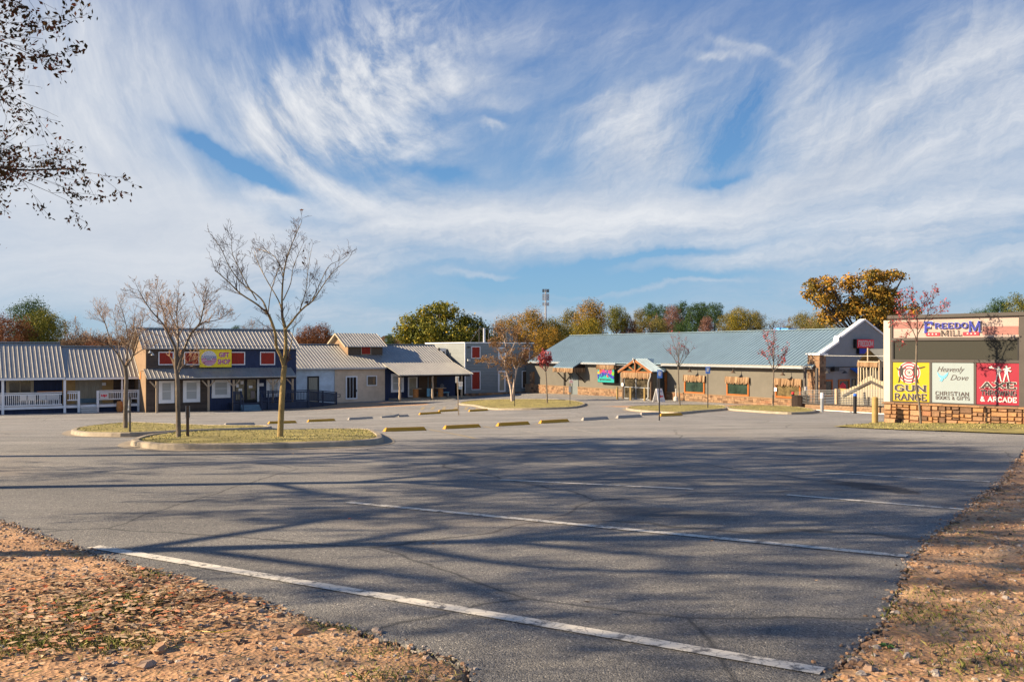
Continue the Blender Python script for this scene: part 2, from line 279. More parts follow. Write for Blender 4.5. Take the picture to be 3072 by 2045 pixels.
# ---------------------------------------------------------------- mesh helpers
class MB:
    def __init__(s): s.v, s.f, s.c, s.cur = [], [], [], .5
    def add(s, vs, fs, col=None):
        o = len(s.v); s.v += [tuple(v) for v in vs]; s.f += [tuple(i+o for i in f) for f in fs]; s.c += [s.cur if col is None else col]*len(fs); return s
    def box(s, x0, x1, y0, y1, z0, z1, col=None):
        vs = [(x, y, z) for x in (x0, x1) for y in (y0, y1) for z in (z0, z1)]
        return s.add(vs, [(0, 1, 3, 2), (4, 6, 7, 5), (0, 4, 5, 1), (2, 3, 7, 6), (0, 2, 6, 4), (1, 5, 7, 3)], col)
    def hexa(s, lo, hi, col=None):           # bottom ring and top ring of n points
        n = len(lo); return s.add(list(lo)+list(hi), [tuple(range(n))[::-1], tuple(range(n, 2*n))]+[(i, (i+1) % n, n+(i+1) % n, n+i) for i in range(n)], col)
    def tube(s, pts, rad, n=6, col=None, cap=True):
        pts = [Vector(p) for p in pts]; rings = []; u = None
        if not hasattr(rad, '__len__'): rad = [rad]*len(pts)
        for i, p in enumerate(pts):
            d = (pts[min(i+1, len(pts)-1)]-pts[max(i-1, 0)]).normalized()
            if u is None: u = d.orthogonal().normalized()
            else:
                u = u-d*u.dot(d)
                u = u.normalized() if u.length > 1e-6 else d.orthogonal().normalized()
            w2 = d.cross(u); rings.append([p+(u*math.cos(a)+w2*math.sin(a))*rad[i] for a in [2*math.pi*k/n for k in range(n)]])
        vs = [q for r in rings for q in r]; fs = []
        for i in range(len(pts)-1):
            for k in range(n): fs.append((i*n+k, i*n+(k+1) % n, (i+1)*n+(k+1) % n, (i+1)*n+k))
        if cap: fs += [tuple(range(n))[::-1], tuple(range(len(vs)-n, len(vs)))]
        return s.add(vs, fs, col)
    def bar(s, a, b, w, h=None, col=None):   # square bar between two points
        a, b = Vector(a), Vector(b); d = (b-a).normalized(); u = d.cross(Vector((0, 0, 1)))
        u = Vector((1, 0, 0)) if u.length < 1e-4 else u.normalized(); q = u.cross(d); h = h or w
        r = lambda p: [p+u*w/2+q*h/2, p-u*w/2+q*h/2, p-u*w/2-q*h/2, p+u*w/2-q*h/2]
        return s.hexa(r(a), r(b), col)
    def cyl(s, c, r, z0, z1, n=20, r1=None, col=None):
        r1 = r if r1 is None else r1
        g = lambda rr, z: [(c[0]+rr*math.cos(2*math.pi*k/n), c[1]+rr*math.sin(2*math.pi*k/n), z) for k in range(n)]
        return s.hexa(g(r, z0), g(r1, z1), col)
    def ball(s, c, r, n=8, m=6, col=None, sz=1.):
        vs = [(c[0], c[1], c[2]-r*sz)]; 
        for i in range(1, m):
            a = -math.pi/2+math.pi*i/m
            vs += [(c[0]+r*math.cos(a)*math.cos(2*math.pi*k/n), c[1]+r*math.cos(a)*math.sin(2*math.pi*k/n), c[2]+r*sz*math.sin(a)) for k in range(n)]
        vs.append((c[0], c[1], c[2]+r*sz)); L = len(vs)-1; fs = [(0, 1+(k+1) % n, 1+k) for k in range(n)]
        for i in range(m-2):
            fs += [(1+i*n+k, 1+i*n+(k+1) % n, 1+(i+1)*n+(k+1) % n, 1+(i+1)*n+k) for k in range(n)]
        fs += [(L, 1+(m-2)*n+k, 1+(m-2)*n+(k+1) % n) for k in range(n)]
        return s.add(vs, fs, col)
WM = {}
def props(o, label=None, cat=None, group=None, kind=None):
    if label: o['label'] = label
    if cat: o['category'] = cat
    if group: o['group'] = group
    if kind: o['kind'] = kind
    return o
I4 = Matrix.Identity(4)
def thing(name, label, cat, loc, rz=0., group=None):
    o = bpy.data.objects.new(name, None); C.objects.link(o); o.location = loc; o.rotation_euler = (0, 0, rz); o.empty_display_size = .3
    WM[o] = Matrix.Translation(Vector(loc))@Matrix.Rotation(rz, 4, 'Z'); return props(o, label, cat, group)
def obj(name, mb, mat, parent=None, space=I4, loc=None, rz=0., smooth=False, bevel=0., label=None):
    """one mesh object; mb is in `space` coordinates; placed in its parent's frame (or at loc)"""
    me = bpy.data.meshes.new(name)
    if parent is not None: T = WM[parent].inverted()@space; W = WM[parent]
    else:
        W = Matrix.Translation(Vector(loc) if loc is not None else Vector((0, 0, 0)))@Matrix.Rotation(rz, 4, 'Z'); T = W.inverted()@space
    a = np.array(mb.v, float).reshape(-1, 3); t = np.array(T); a = a@t[:3, :3].T+t[:3, 3]
    me.from_pydata(a.tolist(), [], mb.f)
    if any(c != .5 for c in mb.c):
        at = me.color_attributes.new('Col', 'FLOAT_COLOR', 'CORNER'); ln = np.array([len(f) for f in mb.f]); cc = np.repeat(np.array(mb.c, float), ln)
        at.data.foreach_set('color', np.stack([cc, cc, cc, np.ones_like(cc)], 1).ravel())
    me.materials.append(MATS[mat] if isinstance(mat, str) else mat)
    if smooth: me.polygons.foreach_set('use_smooth', [True]*len(me.polygons))
    o = bpy.data.objects.new(name, me); C.objects.link(o)
    if parent is not None: o.parent = parent
    else: o.location = W.translation; o.rotation_euler = (0, 0, rz)
    WM[o] = W.copy()
    if bevel:
        bm = bmesh.new(); bm.from_mesh(me); bmesh.ops.bevel(bm, geom=bm.edges[:], offset=bevel, segments=1, affect='EDGES'); bm.to_mesh(me); bm.free()
    if label: o['label'] = label
    return o
def copy_tree(o, loc=None, rz=None, label=None, parent=None):
    c = o.copy(); C.objects.link(c)
    if parent is not None: c.parent = parent
    if loc is not None: c.location = loc
    if rz is not None: c.rotation_euler = (0, 0, rz)
    if label: c['label'] = label
    for ch in [q for q in C.objects if q.parent == o]: copy_tree(ch, parent=c)
    return c
rng = random.Random(7)
# ---------------------------------------------------------------- material palette
STAINS = []
for (xa, ya, xb, yb, wd, k) in ((2505, 1443, 2740, 1478, .30, 1.), (1780, 1520, 2180, 1552, .35, .5), (1200, 1900, 1260, 1915, .2, .3)):
    a_, b_ = gp(xa, ya), gp(xb, yb); d_ = b_-a_; STAINS.append(((a_.x+b_.x)/2, (a_.y+b_.y)/2, d_.length/2*2.5, wd*2.3, math.atan2(d_.y, d_.x), k))
asphalt(); dirt()
pm('grass_top', (.27, .225, .075), .95, .5, 1.6, .8, dirt=.5, bscale=60)
pm('concrete', (.29, .245, .185), .9, .25, 3, .5, dirt=.5)
paint('white_paint', (.60, .56, .48), .55); paint('faded_paint', (.34, .315, .27), .50, 5., (.17, .165, .15)); paint('yellow_line', (.33, .25, .12), .52, 5., (.17, .165, .15))
paint('stop_yellow', (.50, .25, .012), .70, 6., (.22, .18, .12)); paint('stop_grey', (.30, .27, .235), .66, 5., (.2, .19, .17))
pm('roof_grey', (.33, .315, .285), .45, .12, 1.5, 0, .35, .5, dirt=.35); pm('roof_blue', (.160, .236, .292), .45, .10, .8, 0, .15, .5, dirt=.12)
pm('siding_brown', (.085, .055, .036), .8, .35, 4, .4, stretch=(.4, .4, 6)); pm('navy', (.018, .028, .068), .7, .3, 3, .2, stretch=(3, 3, .4))
pm('dark_wood', (.022, .013, .010), .8, .4, 3, .3, stretch=(4, 4, .4)); pm('weathered_wood', (.085, .06, .04), .85, .4, 4, .4, stretch=(6, 6, .5))
pm('beige_wall', (.22, .145, .085), .85, .12, 2, .2, dirt=.2); pm('ochre_wall', (.42, .27, .11), .85, .15, 2, .2)
pm('stucco_beige', (.60, .46, .33), .9, .14, 1.5, .5, dirt=.35, bscale=14); pm('stucco_blue', (.52, .60, .66), .9, .18, 1.5, .5, dirt=.4, bscale=14)
pm('stucco_gable_shaded', (.20, .208, .218), .92, .08, 1.2, .45, dirt=.12, bscale=30); pm('pillar_cream', (.50, .45, .36), .7, .06, 3); pm('stucco_grey', (.128, .119, .100), .92, .10, .6, .5, dirt=.35, bscale=30)  # gable stucco: blue cast and lift of its shaded side put into the colour
lapmat('lap_grey', (.185, .205, .21), 6.2, .14); lapmat('lap_brown', (.060, .040, .028), 7, .4)
pm('white', (.72, .71, .70), .6, .06, 3, 0, dirt=.15); pm('cream', (.31, .268, .19), .7, .06, 3); pm('white_metal', (.42, .42, .40), .4, .05, 3)
pm('timber', (.21, .075, .02), .6, .25, 3, .2, stretch=(1, 1, 1)); pm('post_wood', (.33, .25, .17), .85, .3, 4, .4, stretch=(6, 6, .8)); pm('orange_frame', (.30, .085, .012), .55, .12, 3)
pm('red_shutter', (.26, .02, .008), .7, .3, 5, .2, stretch=(6, 6, .6)); pm('rail_navy', (.018, .028, .055), .5, .2, 3)
pm('blinds', (.36, .37, .36), .35, .12, 2, stretch=(.3, .3, 30)); pm('pane_dark', (.035, .04, .04), .06, .7, .7, spec=.7); pm('pane_green', (.024, .040, .030), .06, .7, .9, spec=.7)
pm('pane_entry', (.055, .045, .028), .08, .85, 2.2, spec=.7); pm('pane_mixed', (.10, .075, .035), .1, .8, 2.4, spec=.7); pm('ink_dark', (.085, .065, .06), .6, .1); pm('pane_warm', (.14, .125, .075), .12, .7, 1.8, spec=.6); pm('curtain', (.30, .27, .20), .5, .25, 3, stretch=(9, 9, .4))
pm('door_grey', (.13, .15, .155), .5, .08, 2); pm('black', (.012, .012, .014), .5, .2, 3); pm('dark_metal', (.045, .042, .04), .45, .2, 3); pm('steel', (.32, .34, .36), .4, .1, 3, 0, .5)
pm('bollard_yellow', (.32, .215, .075), .6, .12, 5, 0, dirt=.4); pm('red_cap', (.6, .03, .04), .5, .05); pm('blue_cap', (.04, .14, .55), .5, .05); pm('sign_blue', (.02, .13, .48), .4, .08)
pm('sign_yellow', (.40, .30, .004), .45, .04, 2); pm('sign_gold', (.75, .56, .02), .5, .08, 2); pm('sign_mint', (.25, .30, .31), .45, .03, 2); pm('sign_red', (.25, .014, .032), .45, .05, 2)
pm('sign_cyan', (.012, .25, .23), .45, .06, 2); pm('led_dark', (.024, .024, .018), .7, .12, 60, stretch=(1, 1, 8)); pm('frame_brown', (.060, .052, .047), .55, .1, 3)
pm('ink_black', (.035, .03, .03), .6, .1); pm('ink_blue', (.022, .03, .28), .6, .1); pm('ink_red', (.62, .03, .05), .6, .1); pm('ink_white', (.55, .53, .50), .6, .03); pm('ink_magenta', (.42, .01, .16), .6, .1)
pm('ink_pink', (.36, .015, .13), .6, .05); pm('ink_green', (.11, .28, .02), .6, .05); pm('ink_orange', (.36, .05, .02), .6, .05); pm('ink_dove', (.12, .50, .72), .6, .05); pm('ink_brown', (.22, .17, .15), .6, .1); pm('ink_silver', (.42, .38, .40), .6, .1)
pm('header_pink', (.36, .28, .245), .75, .12, 2, 0, stretch=(1, 1, 6)); pm('header_red', (.27, .125, .11), .75, .2, 3, 0, stretch=(1, 1, 8)); pm('awning_blue', (.02, .10, .38), .5, .1, 2); pm('bin_blue', (.10, .17, .22), .5, .15, 3)
pm('canvas_ochre', (.30, .21, .08), .8, .15, 2); pm('canvas_grey', (.17, .17, .15), .8, .15, 2); pm('spool', (.42, .17, .05), .75, .25, 5, .3); pm('cloth_blue', (.16, .38, .52), .8, .1, 4); pm('tin', (.25, .25, .24), .4, .4, 2.5, 0, .6)
attrmat('veneer', [(0, (0.090, 0.054, 0.036)), (.25, (0.189, 0.117, 0.077)), (.5, (0.306, 0.180, 0.099)), (.72, (0.360, 0.197, 0.090)), (.88, (0.405, 0.261, 0.162)), (1, (0.270, 0.117, 0.062))], .9, bump=.6)
attrmat('veneer_pale', [(0, (0.116, 0.070, 0.046)), (.25, (0.197, 0.128, 0.081)), (.5, (0.255, 0.168, 0.104)), (.8, (0.290, 0.191, 0.116)), (1, (0.220, 0.116, 0.070))], .9, bump=.5)
pm('mortar', (.17, .125, .09), .95, .2, 8, .3)
attrmat('thatch', [(0, (.09, .05, .025)), (.5, (.235, .145, .08)), (1, (.34, .23, .14))], .9)
pm('bark_grey', (.135, .11, .085), .95, .4, 6, .8, stretch=(1, 1, .4)); pm('bark_lichen', (.25, .18, .075), .95, .5, 5, .8, stretch=(1, 1, .5), dirt=.6); pm('bark_dark', (.05, .038, .03), .95, .4, 5, .8)
pm('twig_pale', (.27, .18, .115), .9, .3, 4); pm('twig_dark', (.075, .05, .042), .9, .3, 4); pm('bark_birch', (.48, .38, .31), .8, .3, 5, .3)
LEAF = {
 'leaf_gold': [(0, (0.041, 0.049, 0.014)), (.4, (0.135, 0.128, 0.019)), (.75, (0.338, 0.230, 0.019)), (1, (0.486, 0.257, 0.024))],
 'leaf_oak_green': [(0, (0.030, 0.043, 0.012)), (.45, (0.101, 0.111, 0.016)), (.8, (0.270, 0.223, 0.022)), (1, (0.432, 0.284, 0.027))],
 'leaf_orange': [(0, (.030, .036, .010)), (.3, (.12, .10, .018)), (.6, (.34, .19, .025)), (1, (.52, .24, .035))],
 'leaf_unused': [(0, (0.074, 0.041, 0.014)), (.4, (0.230, 0.108, 0.019)), (.75, (0.432, 0.176, 0.024)), (1, (0.540, 0.270, 0.041))],
 'leaf_rust': [(0, (.05, .022, .012)), (.5, (.16, .062, .026)), (1, (.27, .12, .05))],
 'leaf_pine': [(0, (0.013, 0.026, 0.010)), (.5, (0.039, 0.078, 0.021)), (1, (0.098, 0.150, 0.036))],
 'leaf_olive': [(0, (0.054, 0.054, 0.019)), (.5, (0.155, 0.135, 0.035)), (1, (0.297, 0.223, 0.047))],
 'leaf_brown': [(0, (.05, .032, .022)), (.5, (.13, .082, .050)), (1, (.22, .145, .095))],
 'leaf_pinkish': [(0, (.09, .045, .035)), (.5, (.22, .115, .085)), (1, (.33, .19, .15))],
 'leaf_red': [(0, (.16, .02, .025)), (.5, (.38, .05, .06)), (1, (.55, .16, .14))],
 'leaf_birch': [(0, (.07, .04, .02)), (.5, (.22, .12, .045)), (1, (.38, .22, .10))],
 'leaf_near': [(0, (.018, .016, .007)), (.4, (.05, .035, .012)), (.7, (.11, .045, .016)), (1, (.17, .05, .03))],
 'litter': [(0, (.06, .035, .02)), (.25, (.20, .12, .06)), (.5, (.40, .26, .15)), (.75, (.50, .36, .22)), (.88, (.42, .10, .03)), (1, (.55, .40, .27))],
 'blades': [(0, (0.048, 0.071, 0.013)), (.4, (0.162, 0.180, 0.038)), (.7, (0.323, 0.266, 0.095)), (1, (0.418, 0.314, 0.152))],
 'pebbles': [(0, (0.075, 0.064, 0.056)), (.3, (0.203, 0.128, 0.083)), (.55, (0.338, 0.203, 0.120)), (.8, (0.285, 0.255, 0.232)), (1, (0.413, 0.345, 0.285))],
 'turf': [(0, (.09, .12, .03)), (.5, (.27, .24, .08)), (1, (.46, .37, .16))]}
for k_, st_ in LEAF.items(): attrmat(k_, st_, .75 if k_ != 'pebbles' else .9, .25 if k_.startswith('leaf') else 0)

# ---------------------------------------------------------------- ground, car park
def clip_sheet(poly, xs, ys):
    bm = bmesh.new(); bm.faces.new([bm.verts.new((x, y, 0)) for x, y in poly])
    for x in xs:
        bmesh.ops.bisect_plane(bm, geom=bm.verts[:]+bm.edges[:]+bm.faces[:], plane_co=(x, 0, 0), plane_no=(1, 0, 0))
    for y in ys:
        bmesh.ops.bisect_plane(bm, geom=bm.verts[:]+bm.edges[:]+bm.faces[:], plane_co=(0, y, 0), plane_no=(0, 1, 0))
    bmesh.ops.triangulate(bm, faces=[f for f in bm.faces if len(f.verts) > 4]); bmesh.ops.recalc_face_normals(bm, faces=bm.faces[:]); return bm
def bm_obj(name, bm, mat, smooth=False):
    me = bpy.data.meshes.new(name); bm.to_mesh(me); bm.free(); me.materials.append(MATS[mat])
    if smooth: me.polygons.foreach_set('use_smooth', [True]*len(me.polygons))
    o = bpy.data.objects.new(name, me); C.objects.link(o); WM[o] = I4.copy(); return o
def edge_noise(pts, step, amp, seed):
    r = random.Random(seed); out = []
    for (x0, y0), (x1, y1) in zip(pts[:-1], pts[1:]):
        L = math.hypot(x1-x0, y1-y0); n = max(1, int(L/step)); nx, ny = -(y1-y0)/max(L, 1e-6), (x1-x0)/max(L, 1e-6)
        for i in range(n):
            t = i/n; k = r.gauss(0, amp); out.append((x0+(x1-x0)*t+nx*k, y0+(y1-y0)*t+ny*k))
    return out+[pts[-1]]
g2 = lambda px, py: tuple(gp(px, py)[:2])
leftedge = [(-16, 17.5), (-9.5, 11.6), g2(0, 1560), g2(95, 1595), g2(223, 1637), g2(357, 1683), g2(420, 1704), g2(509, 1723), g2(637, 1767), g2(764, 1806), g2(891, 1848), g2(1044, 1882), g2(1184, 1925), g2(1337, 1970), g2(1413, 1990), g2(1410, 2040), (-.1, 2.9), (-.2, 1.2)]
rightedge = [(1.3, 1.2), (1.2, 2.6), g2(2455, 2044), g2(2487, 2027), g2(2560, 1950), g2(2634, 1880), g2(2708, 1727), g2(2748, 1660), g2(2808, 1600), g2(2894, 1533), g2(2954, 1480), g2(3008, 1440), g2(3034, 1400), g2(3061, 1360), g2(3085, 1325), (30, 27)]
pl_ = [(-100, 30), (-40, 24)]+edge_noise(leftedge, .06, .012, 1)+edge_noise(rightedge, .05, .009, 2)+[(110, 30), (110, 135), (-100, 135)]
xs = [-80, -60, -45, -35, -28]+list(np.arange(-24, 25, 1.0))+[28, 32, 38, 46, 60, 80]; ys = list(np.arange(1.5, 12, .5))+list(np.arange(12, 40, 1.5))+list(np.arange(40, 132, 4))
bm = clip_sheet(pl_, [x for x in xs], ys)
be = [e for e in bm.edges if e.is_boundary]
co_ = np.array([v.co[:2] for v in bm.verts]); zz_ = gzv(co_[:, 0], co_[:, 1])
for v, z in zip(bm.verts, zz_): v.co.z = z
ex = bmesh.ops.extrude_edge_only(bm, edges=be)['geom']
for v in [q for q in ex if isinstance(q, bmesh.types.BMVert)]: v.co.z -= .12; 
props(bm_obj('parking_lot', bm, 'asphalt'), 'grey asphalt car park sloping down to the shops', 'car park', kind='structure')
# dirt ground with small bumps
def nz(x, y, s, seed=0):
    from mathutils import noise
    return noise.noise(Vector((x*s+seed*17.3, y*s, seed)))
def ground_mesh():
    gx = np.r_[-900, -400, -200, -120, -80, -60, -40, -28, -20, np.arange(-15, -7, .5), np.arange(-7, 9, .07), np.arange(9, 16, .4), 18, 22, 28, 40, 60, 90, 130, 200, 400, 900]
    gy = np.r_[-300, -100, -40, -15, -5, 0, 1.5, np.arange(2.6, 9, .07), np.arange(9, 20, .35), np.arange(20, 40, 2), 45, 55, 70, 90, 110, 135, 200, 400, 900]
    X, Y = np.meshgrid(gx, gy); Z = gzv(X, Y)-.045; pin = np.array(pl_); inside = np.zeros(X.shape, bool); j = len(pin)-1
    for i in range(len(pin)):
        (xi, yi), (xj, yj) = pin[i], pin[j]; c = ((yi > Y) != (yj > Y)) & (X < (xj-xi)*(Y-yi)/((yj-yi) or 1e-9)+xi); inside ^= c; j = i
    from mathutils import noise
    for i in range(X.shape[0]):
        for j in range(X.shape[1]):
            x, y = X[i, j], Y[i, j]
            if abs(x) < 12 and y < 18:
                Z[i, j] += -.05 if inside[i, j] else .046+.022*noise.noise((x*1.1, y*1.1, 3))+.012*noise.noise((x*4, y*4, 7))+.006*noise.noise((x*12, y*12, 9))
    vs = np.stack([X.ravel(), Y.ravel(), Z.ravel()], 1).tolist(); nx, ny = len(gx), len(gy)
    fs = [(i*nx+j, i*nx+j+1, (i+1)*nx+j+1, (i+1)*nx+j) for i in range(ny-1) for j in range(nx-1)]
    mb = MB(); mb.v = [tuple(v) for v in vs]; mb.f = fs; mb.c = [.5]*len(fs); return mb
props(obj('ground', ground_mesh(), 'red_dirt', smooth=True), 'red clay and gravel ground beside the car park', 'ground', kind='structure')
def inpoly(x, y, poly):
    c = False; j = len(poly)-1
    for i in range(len(poly)):
        xi, yi = poly[i]; xj, yj = poly[j]
        if (yi > y) != (yj > y) and x < (xj-xi)*(y-yi)/(yj-yi)+xi: c = not c
        j = i
    return c
def strip(mb, p, q, wd, lift=.005, step=.5):
    p, q = Vector(p[:2]), Vector(q[:2]); L = (q-p).length; n = max(1, int(L/step)); d = (q-p)/L; nn = Vector((-d.y, d.x))*wd/2
    for i in range(n):
        a, b = p+(q-p)*i/n, p+(q-p)*(i+1)/n
        mb.add([(*v, gz(v.x, v.y)+lift) for v in (a+nn, a-nn, b-nn, b+nn)], [(0, 1, 2, 3)])
mw, mf, my = MB(), MB(), MB()
for a, b in (((280, 1640), (2467, 2015)), ((1045, 1507), (2721, 1669))): strip(mw, gp(*a), gp(*b), .11, .006, .12)
strip(mw, gp(1500, 1439), gp(2080, 1467), .1); strip(mw, gp(2360, 1484), gp(2891, 1528), .1); strip(mw, gp(2400, 1414), gp(2970, 1445), .1)
props(obj('parking_lines', mw, 'white_paint'), 'white painted bay lines on the near asphalt', 'road marking', kind='structure')
for a, b in (((1803, 1389), (2060, 1398)), ((2020, 1355), (2280, 1361)), ((2330, 1362), (2500, 1368)), ((2725, 1377), (2760, 1379)), ((2810, 1379), (3008, 1388)), ((2310, 1308), (2640, 1314)), ((2362, 1332), (2670, 1339)),
             ((2830, 1344), (2940, 1348)), ((2415, 1293), (2700, 1298)), ((1880, 1255), (2010, 1262)), ((2110, 1253), (2180, 1256)), ((1800, 1276), (1880, 1286)), ((1700, 1282), (1790, 1300)), ((1560, 1290), (1630, 1303)), ((1370, 1270), (1440, 1283)),
             ((1640, 1190), (1730, 1182)), ((1250, 1209), (1340, 1207)), ((1190, 1228), (1300, 1222)), ((2530, 1255), (2570, 1255)), ((720, 1222), (738, 1237)), ((785, 1223), (802, 1233)), ((1620, 1333), (1742, 1325))):
    strip(mf, gp(*a), gp(*b), .1)
a = gp(1625, 1334); b = gp(1745, 1325); strip(mf, a, b, .3, .009)
for px in (1268, 1298, 1332, 1366, 1399, 1432): strip(my, gp(px-3, 1229), gp(px+3, 1220), .25)
for a, b in (((1285, 1287), (1430, 1316)), ((1450, 1279), (1500, 1287)), ((1600, 1272), (1618, 1273)), ((1710, 1264), (1745, 1265)), ((1825, 1257), (1850, 1258)), ((2240, 1252), (2330, 1247)), ((1240, 1220), (1440, 1215))):
    strip(my, gp(*a), gp(*b), .1, .006)
props(obj('faded_lines', mf, 'faded_paint'), 'faded white bay lines and arrow across the car park', 'road marking', kind='structure')
props(obj('yellow_lines', my, 'yellow_line'), 'faint yellow lines by the wheel stops', 'road marking', kind='structure')

# islands: kerb ring + raised turf
def island(name, poly, label, dark=None):
    pts = [g2(*p) for p in poly]
    # smooth closed outline
    def cr(p0, p1, p2, p3, t): return tuple(.5*((2*b)+(-a+c)*t+(2*a-5*b+4*c-d)*t*t+(-a+3*b-3*c+d)*t**3) for a, b, c, d in zip(p0, p1, p2, p3))
    n = len(pts); sm = [cr(pts[i-1], pts[i], pts[(i+1) % n], pts[(i+2) % n], t/5) for i in range(n) for t in range(5)]
    ar = sum(sm[i][0]*sm[(i+1) % len(sm)][1]-sm[(i+1) % len(sm)][0]*sm[i][1] for i in range(len(sm)))
    if ar < 0: sm = sm[::-1]
    N = len(sm)
    def off(d):
        o = []
        for i in range(N):
            a, b, c = Vector(sm[i-1]), Vector(sm[i]), Vector(sm[(i+1) % N]); t = (c-a).normalized(); o.append(b+Vector((-t.y, t.x))*d)
        return o
    mb = MB(); prof = [(-.24, .006), (-.22, .008), (0, .012), (.02, .10), (.05, .12), (.16, .125), (.17, .08)]
    rings = [[(v.x, v.y, gz(v.x, v.y)+h) for v in off(d)] for d, h in prof]
    for r0, r1 in zip(rings[:-1], rings[1:]):
        mb.add(r0+r1, [(i, (i+1) % N, N+(i+1) % N, N+i) for i in range(N)])
    k = props(obj('kerb', mb, 'concrete'), label, 'kerb', kind='structure')
    inn = off(.165); b = bmesh.new(); b.faces.new([b.verts.new((v.x, v.y, 0)) for v in inn])
    xs_ = np.arange(min(v.x for v in inn), max(v.x for v in inn), .5); ys_ = np.arange(min(v.y for v in inn), max(v.y for v in inn), .5)
    b.free(); b = clip_sheet([tuple(v) for v in inn], xs_, ys_)
    for v in b.verts:
        e = min((v.co.xy-q).length for q in inn); v.co.z = gz(v.co.x, v.co.y)+.095+.035*min(1, e/1.)+.012*nz(v.co.x, v.co.y, 2)
    props(bm_obj('grass', b, 'grass_top', True), 'dry yellow turf inside a kerbed island', 'grass', kind='structure')
    # turf blades
    r = random.Random(len(name)+int(pts[0][0]*10)); tb = MB(); P2 = [tuple(v) for v in inn]; x0, x1 = min(v[0] for v in P2), max(v[0] for v in P2); y0, y1 = min(v[1] for v in P2), max(v[1] for v in P2)
    cnt = int(min(9000, 160*(x1-x0)*(y1-y0)*.6)) if y0 < 35 else 1800
    for _ in range(cnt):
        x, y = r.uniform(x0, x1), r.uniform(y0, y1)
        if not inpoly(x, y, P2) or nz(x, y, .9, 5) < -.28: continue
        e = min(math.hypot(x-q[0], y-q[1]) for q in P2[::3]); z = gz(x, y)+.085+.035*min(1, e/1.); a = r.uniform(0, 6.28); h = r.uniform(.012, .038); w_ = .016*max(1, y/26)
        tb.add([(x-w_*math.cos(a), y-w_*math.sin(a), z), (x+w_*math.cos(a), y+w_*math.sin(a), z), (x+r.uniform(-.04, .04), y+r.uniform(-.04, .04), z+h)], [(0, 1, 2)], max(0, min(1, .5+.35*nz(x, y, .8)+r.uniform(-.35, .35))))
    props(obj('turf', tb, 'turf'), 'short dry grass blades on a kerbed island', 'grass', kind='stuff')
island('i1', [(392, 1338), (450, 1347), (520, 1350), (700, 1349), (820, 1347), (960, 1343), (1080, 1338), (1140, 1331), (1152, 1322), (1136, 1308), (1104, 1297), (1000, 1296), (850, 1299), (700, 1301), (570, 1303), (470, 1312), (410, 1325)], 'long concrete kerb around the nearest grass island')
island('i2', [(212, 1300), (235, 1307), (287, 1310), (420, 1310), (560, 1301), (700, 1295), (806, 1290), (803, 1284), (700, 1283), (600, 1281), (500, 1276), (440, 1273), (383, 1272), (300, 1279), (235, 1289)], 'concrete kerb around the grass island behind the nearest one')
island('i3', [(1375, 1213), (1423, 1219), (1464, 1228), (1520, 1230), (1645, 1228), (1728, 1224), (1757, 1213), (1715, 1204), (1624, 1200), (1481, 1201), (1409, 1205)], 'concrete kerb around the middle island with the birch')
island('i4', [(1880, 1230), (1900, 1222), (2000, 1219), (2130, 1218), (2178, 1221), (2178, 1230), (2100, 1237), (2035, 1243), (1960, 1239)], 'concrete kerb around the island before the gabled entrance')
island('i5', [(2184, 1223), (2272, 1219), (2375, 1222), (2440, 1231), (2446, 1239), (2387, 1243), (2324, 1241), (2250, 1236), (2190, 1231)], 'concrete kerb around the island with the red maple')
# verge in front of the roadside sign
vp = [g2(2500, 1281), g2(2570, 1284), g2(2700, 1290), g2(2900, 1297), g2(3072, 1304), g2(3250, 1318), (30, 25), (34, 33), (20, 40), g2(2672, 1262), g2(2600, 1273), g2(2540, 1276)]
b = clip_sheet(vp, np.arange(11, 34, .8), np.arange(24, 40, .8))
for v in b.verts: v.co.z = gz(v.co.x, v.co.y)+.03+.015*nz(v.co.x, v.co.y, 1.5)
props(bm_obj('grass_verge', b, 'grass_top', True), 'dry grass verge below the stone sign wall', 'grass', kind='structure')
tb = MB(); r_ = random.Random(3)
for _ in range(9000):
    x, y = r_.uniform(10.5, 26), r_.uniform(25, 37)
    if not inpoly(x, y, vp): continue
    if nz(x, y, .7) < -.25: continue
    z = gz(x, y)+.02; a = r_.uniform(0, 6.28); tb.add([(x-.02*math.cos(a), y-.02*math.sin(a), z), (x+.02*math.cos(a), y+.02*math.sin(a), z), (x+r_.uniform(-.05, .05), y, z+r_.uniform(.02, .055))], [(0, 1, 2)], max(0, min(1, .4+.4*nz(x, y, .8)+r_.uniform(-.3, .3))))
props(obj('verge_grass', tb, 'turf'), 'grass blades on the verge below the sign', 'grass', kind='stuff')

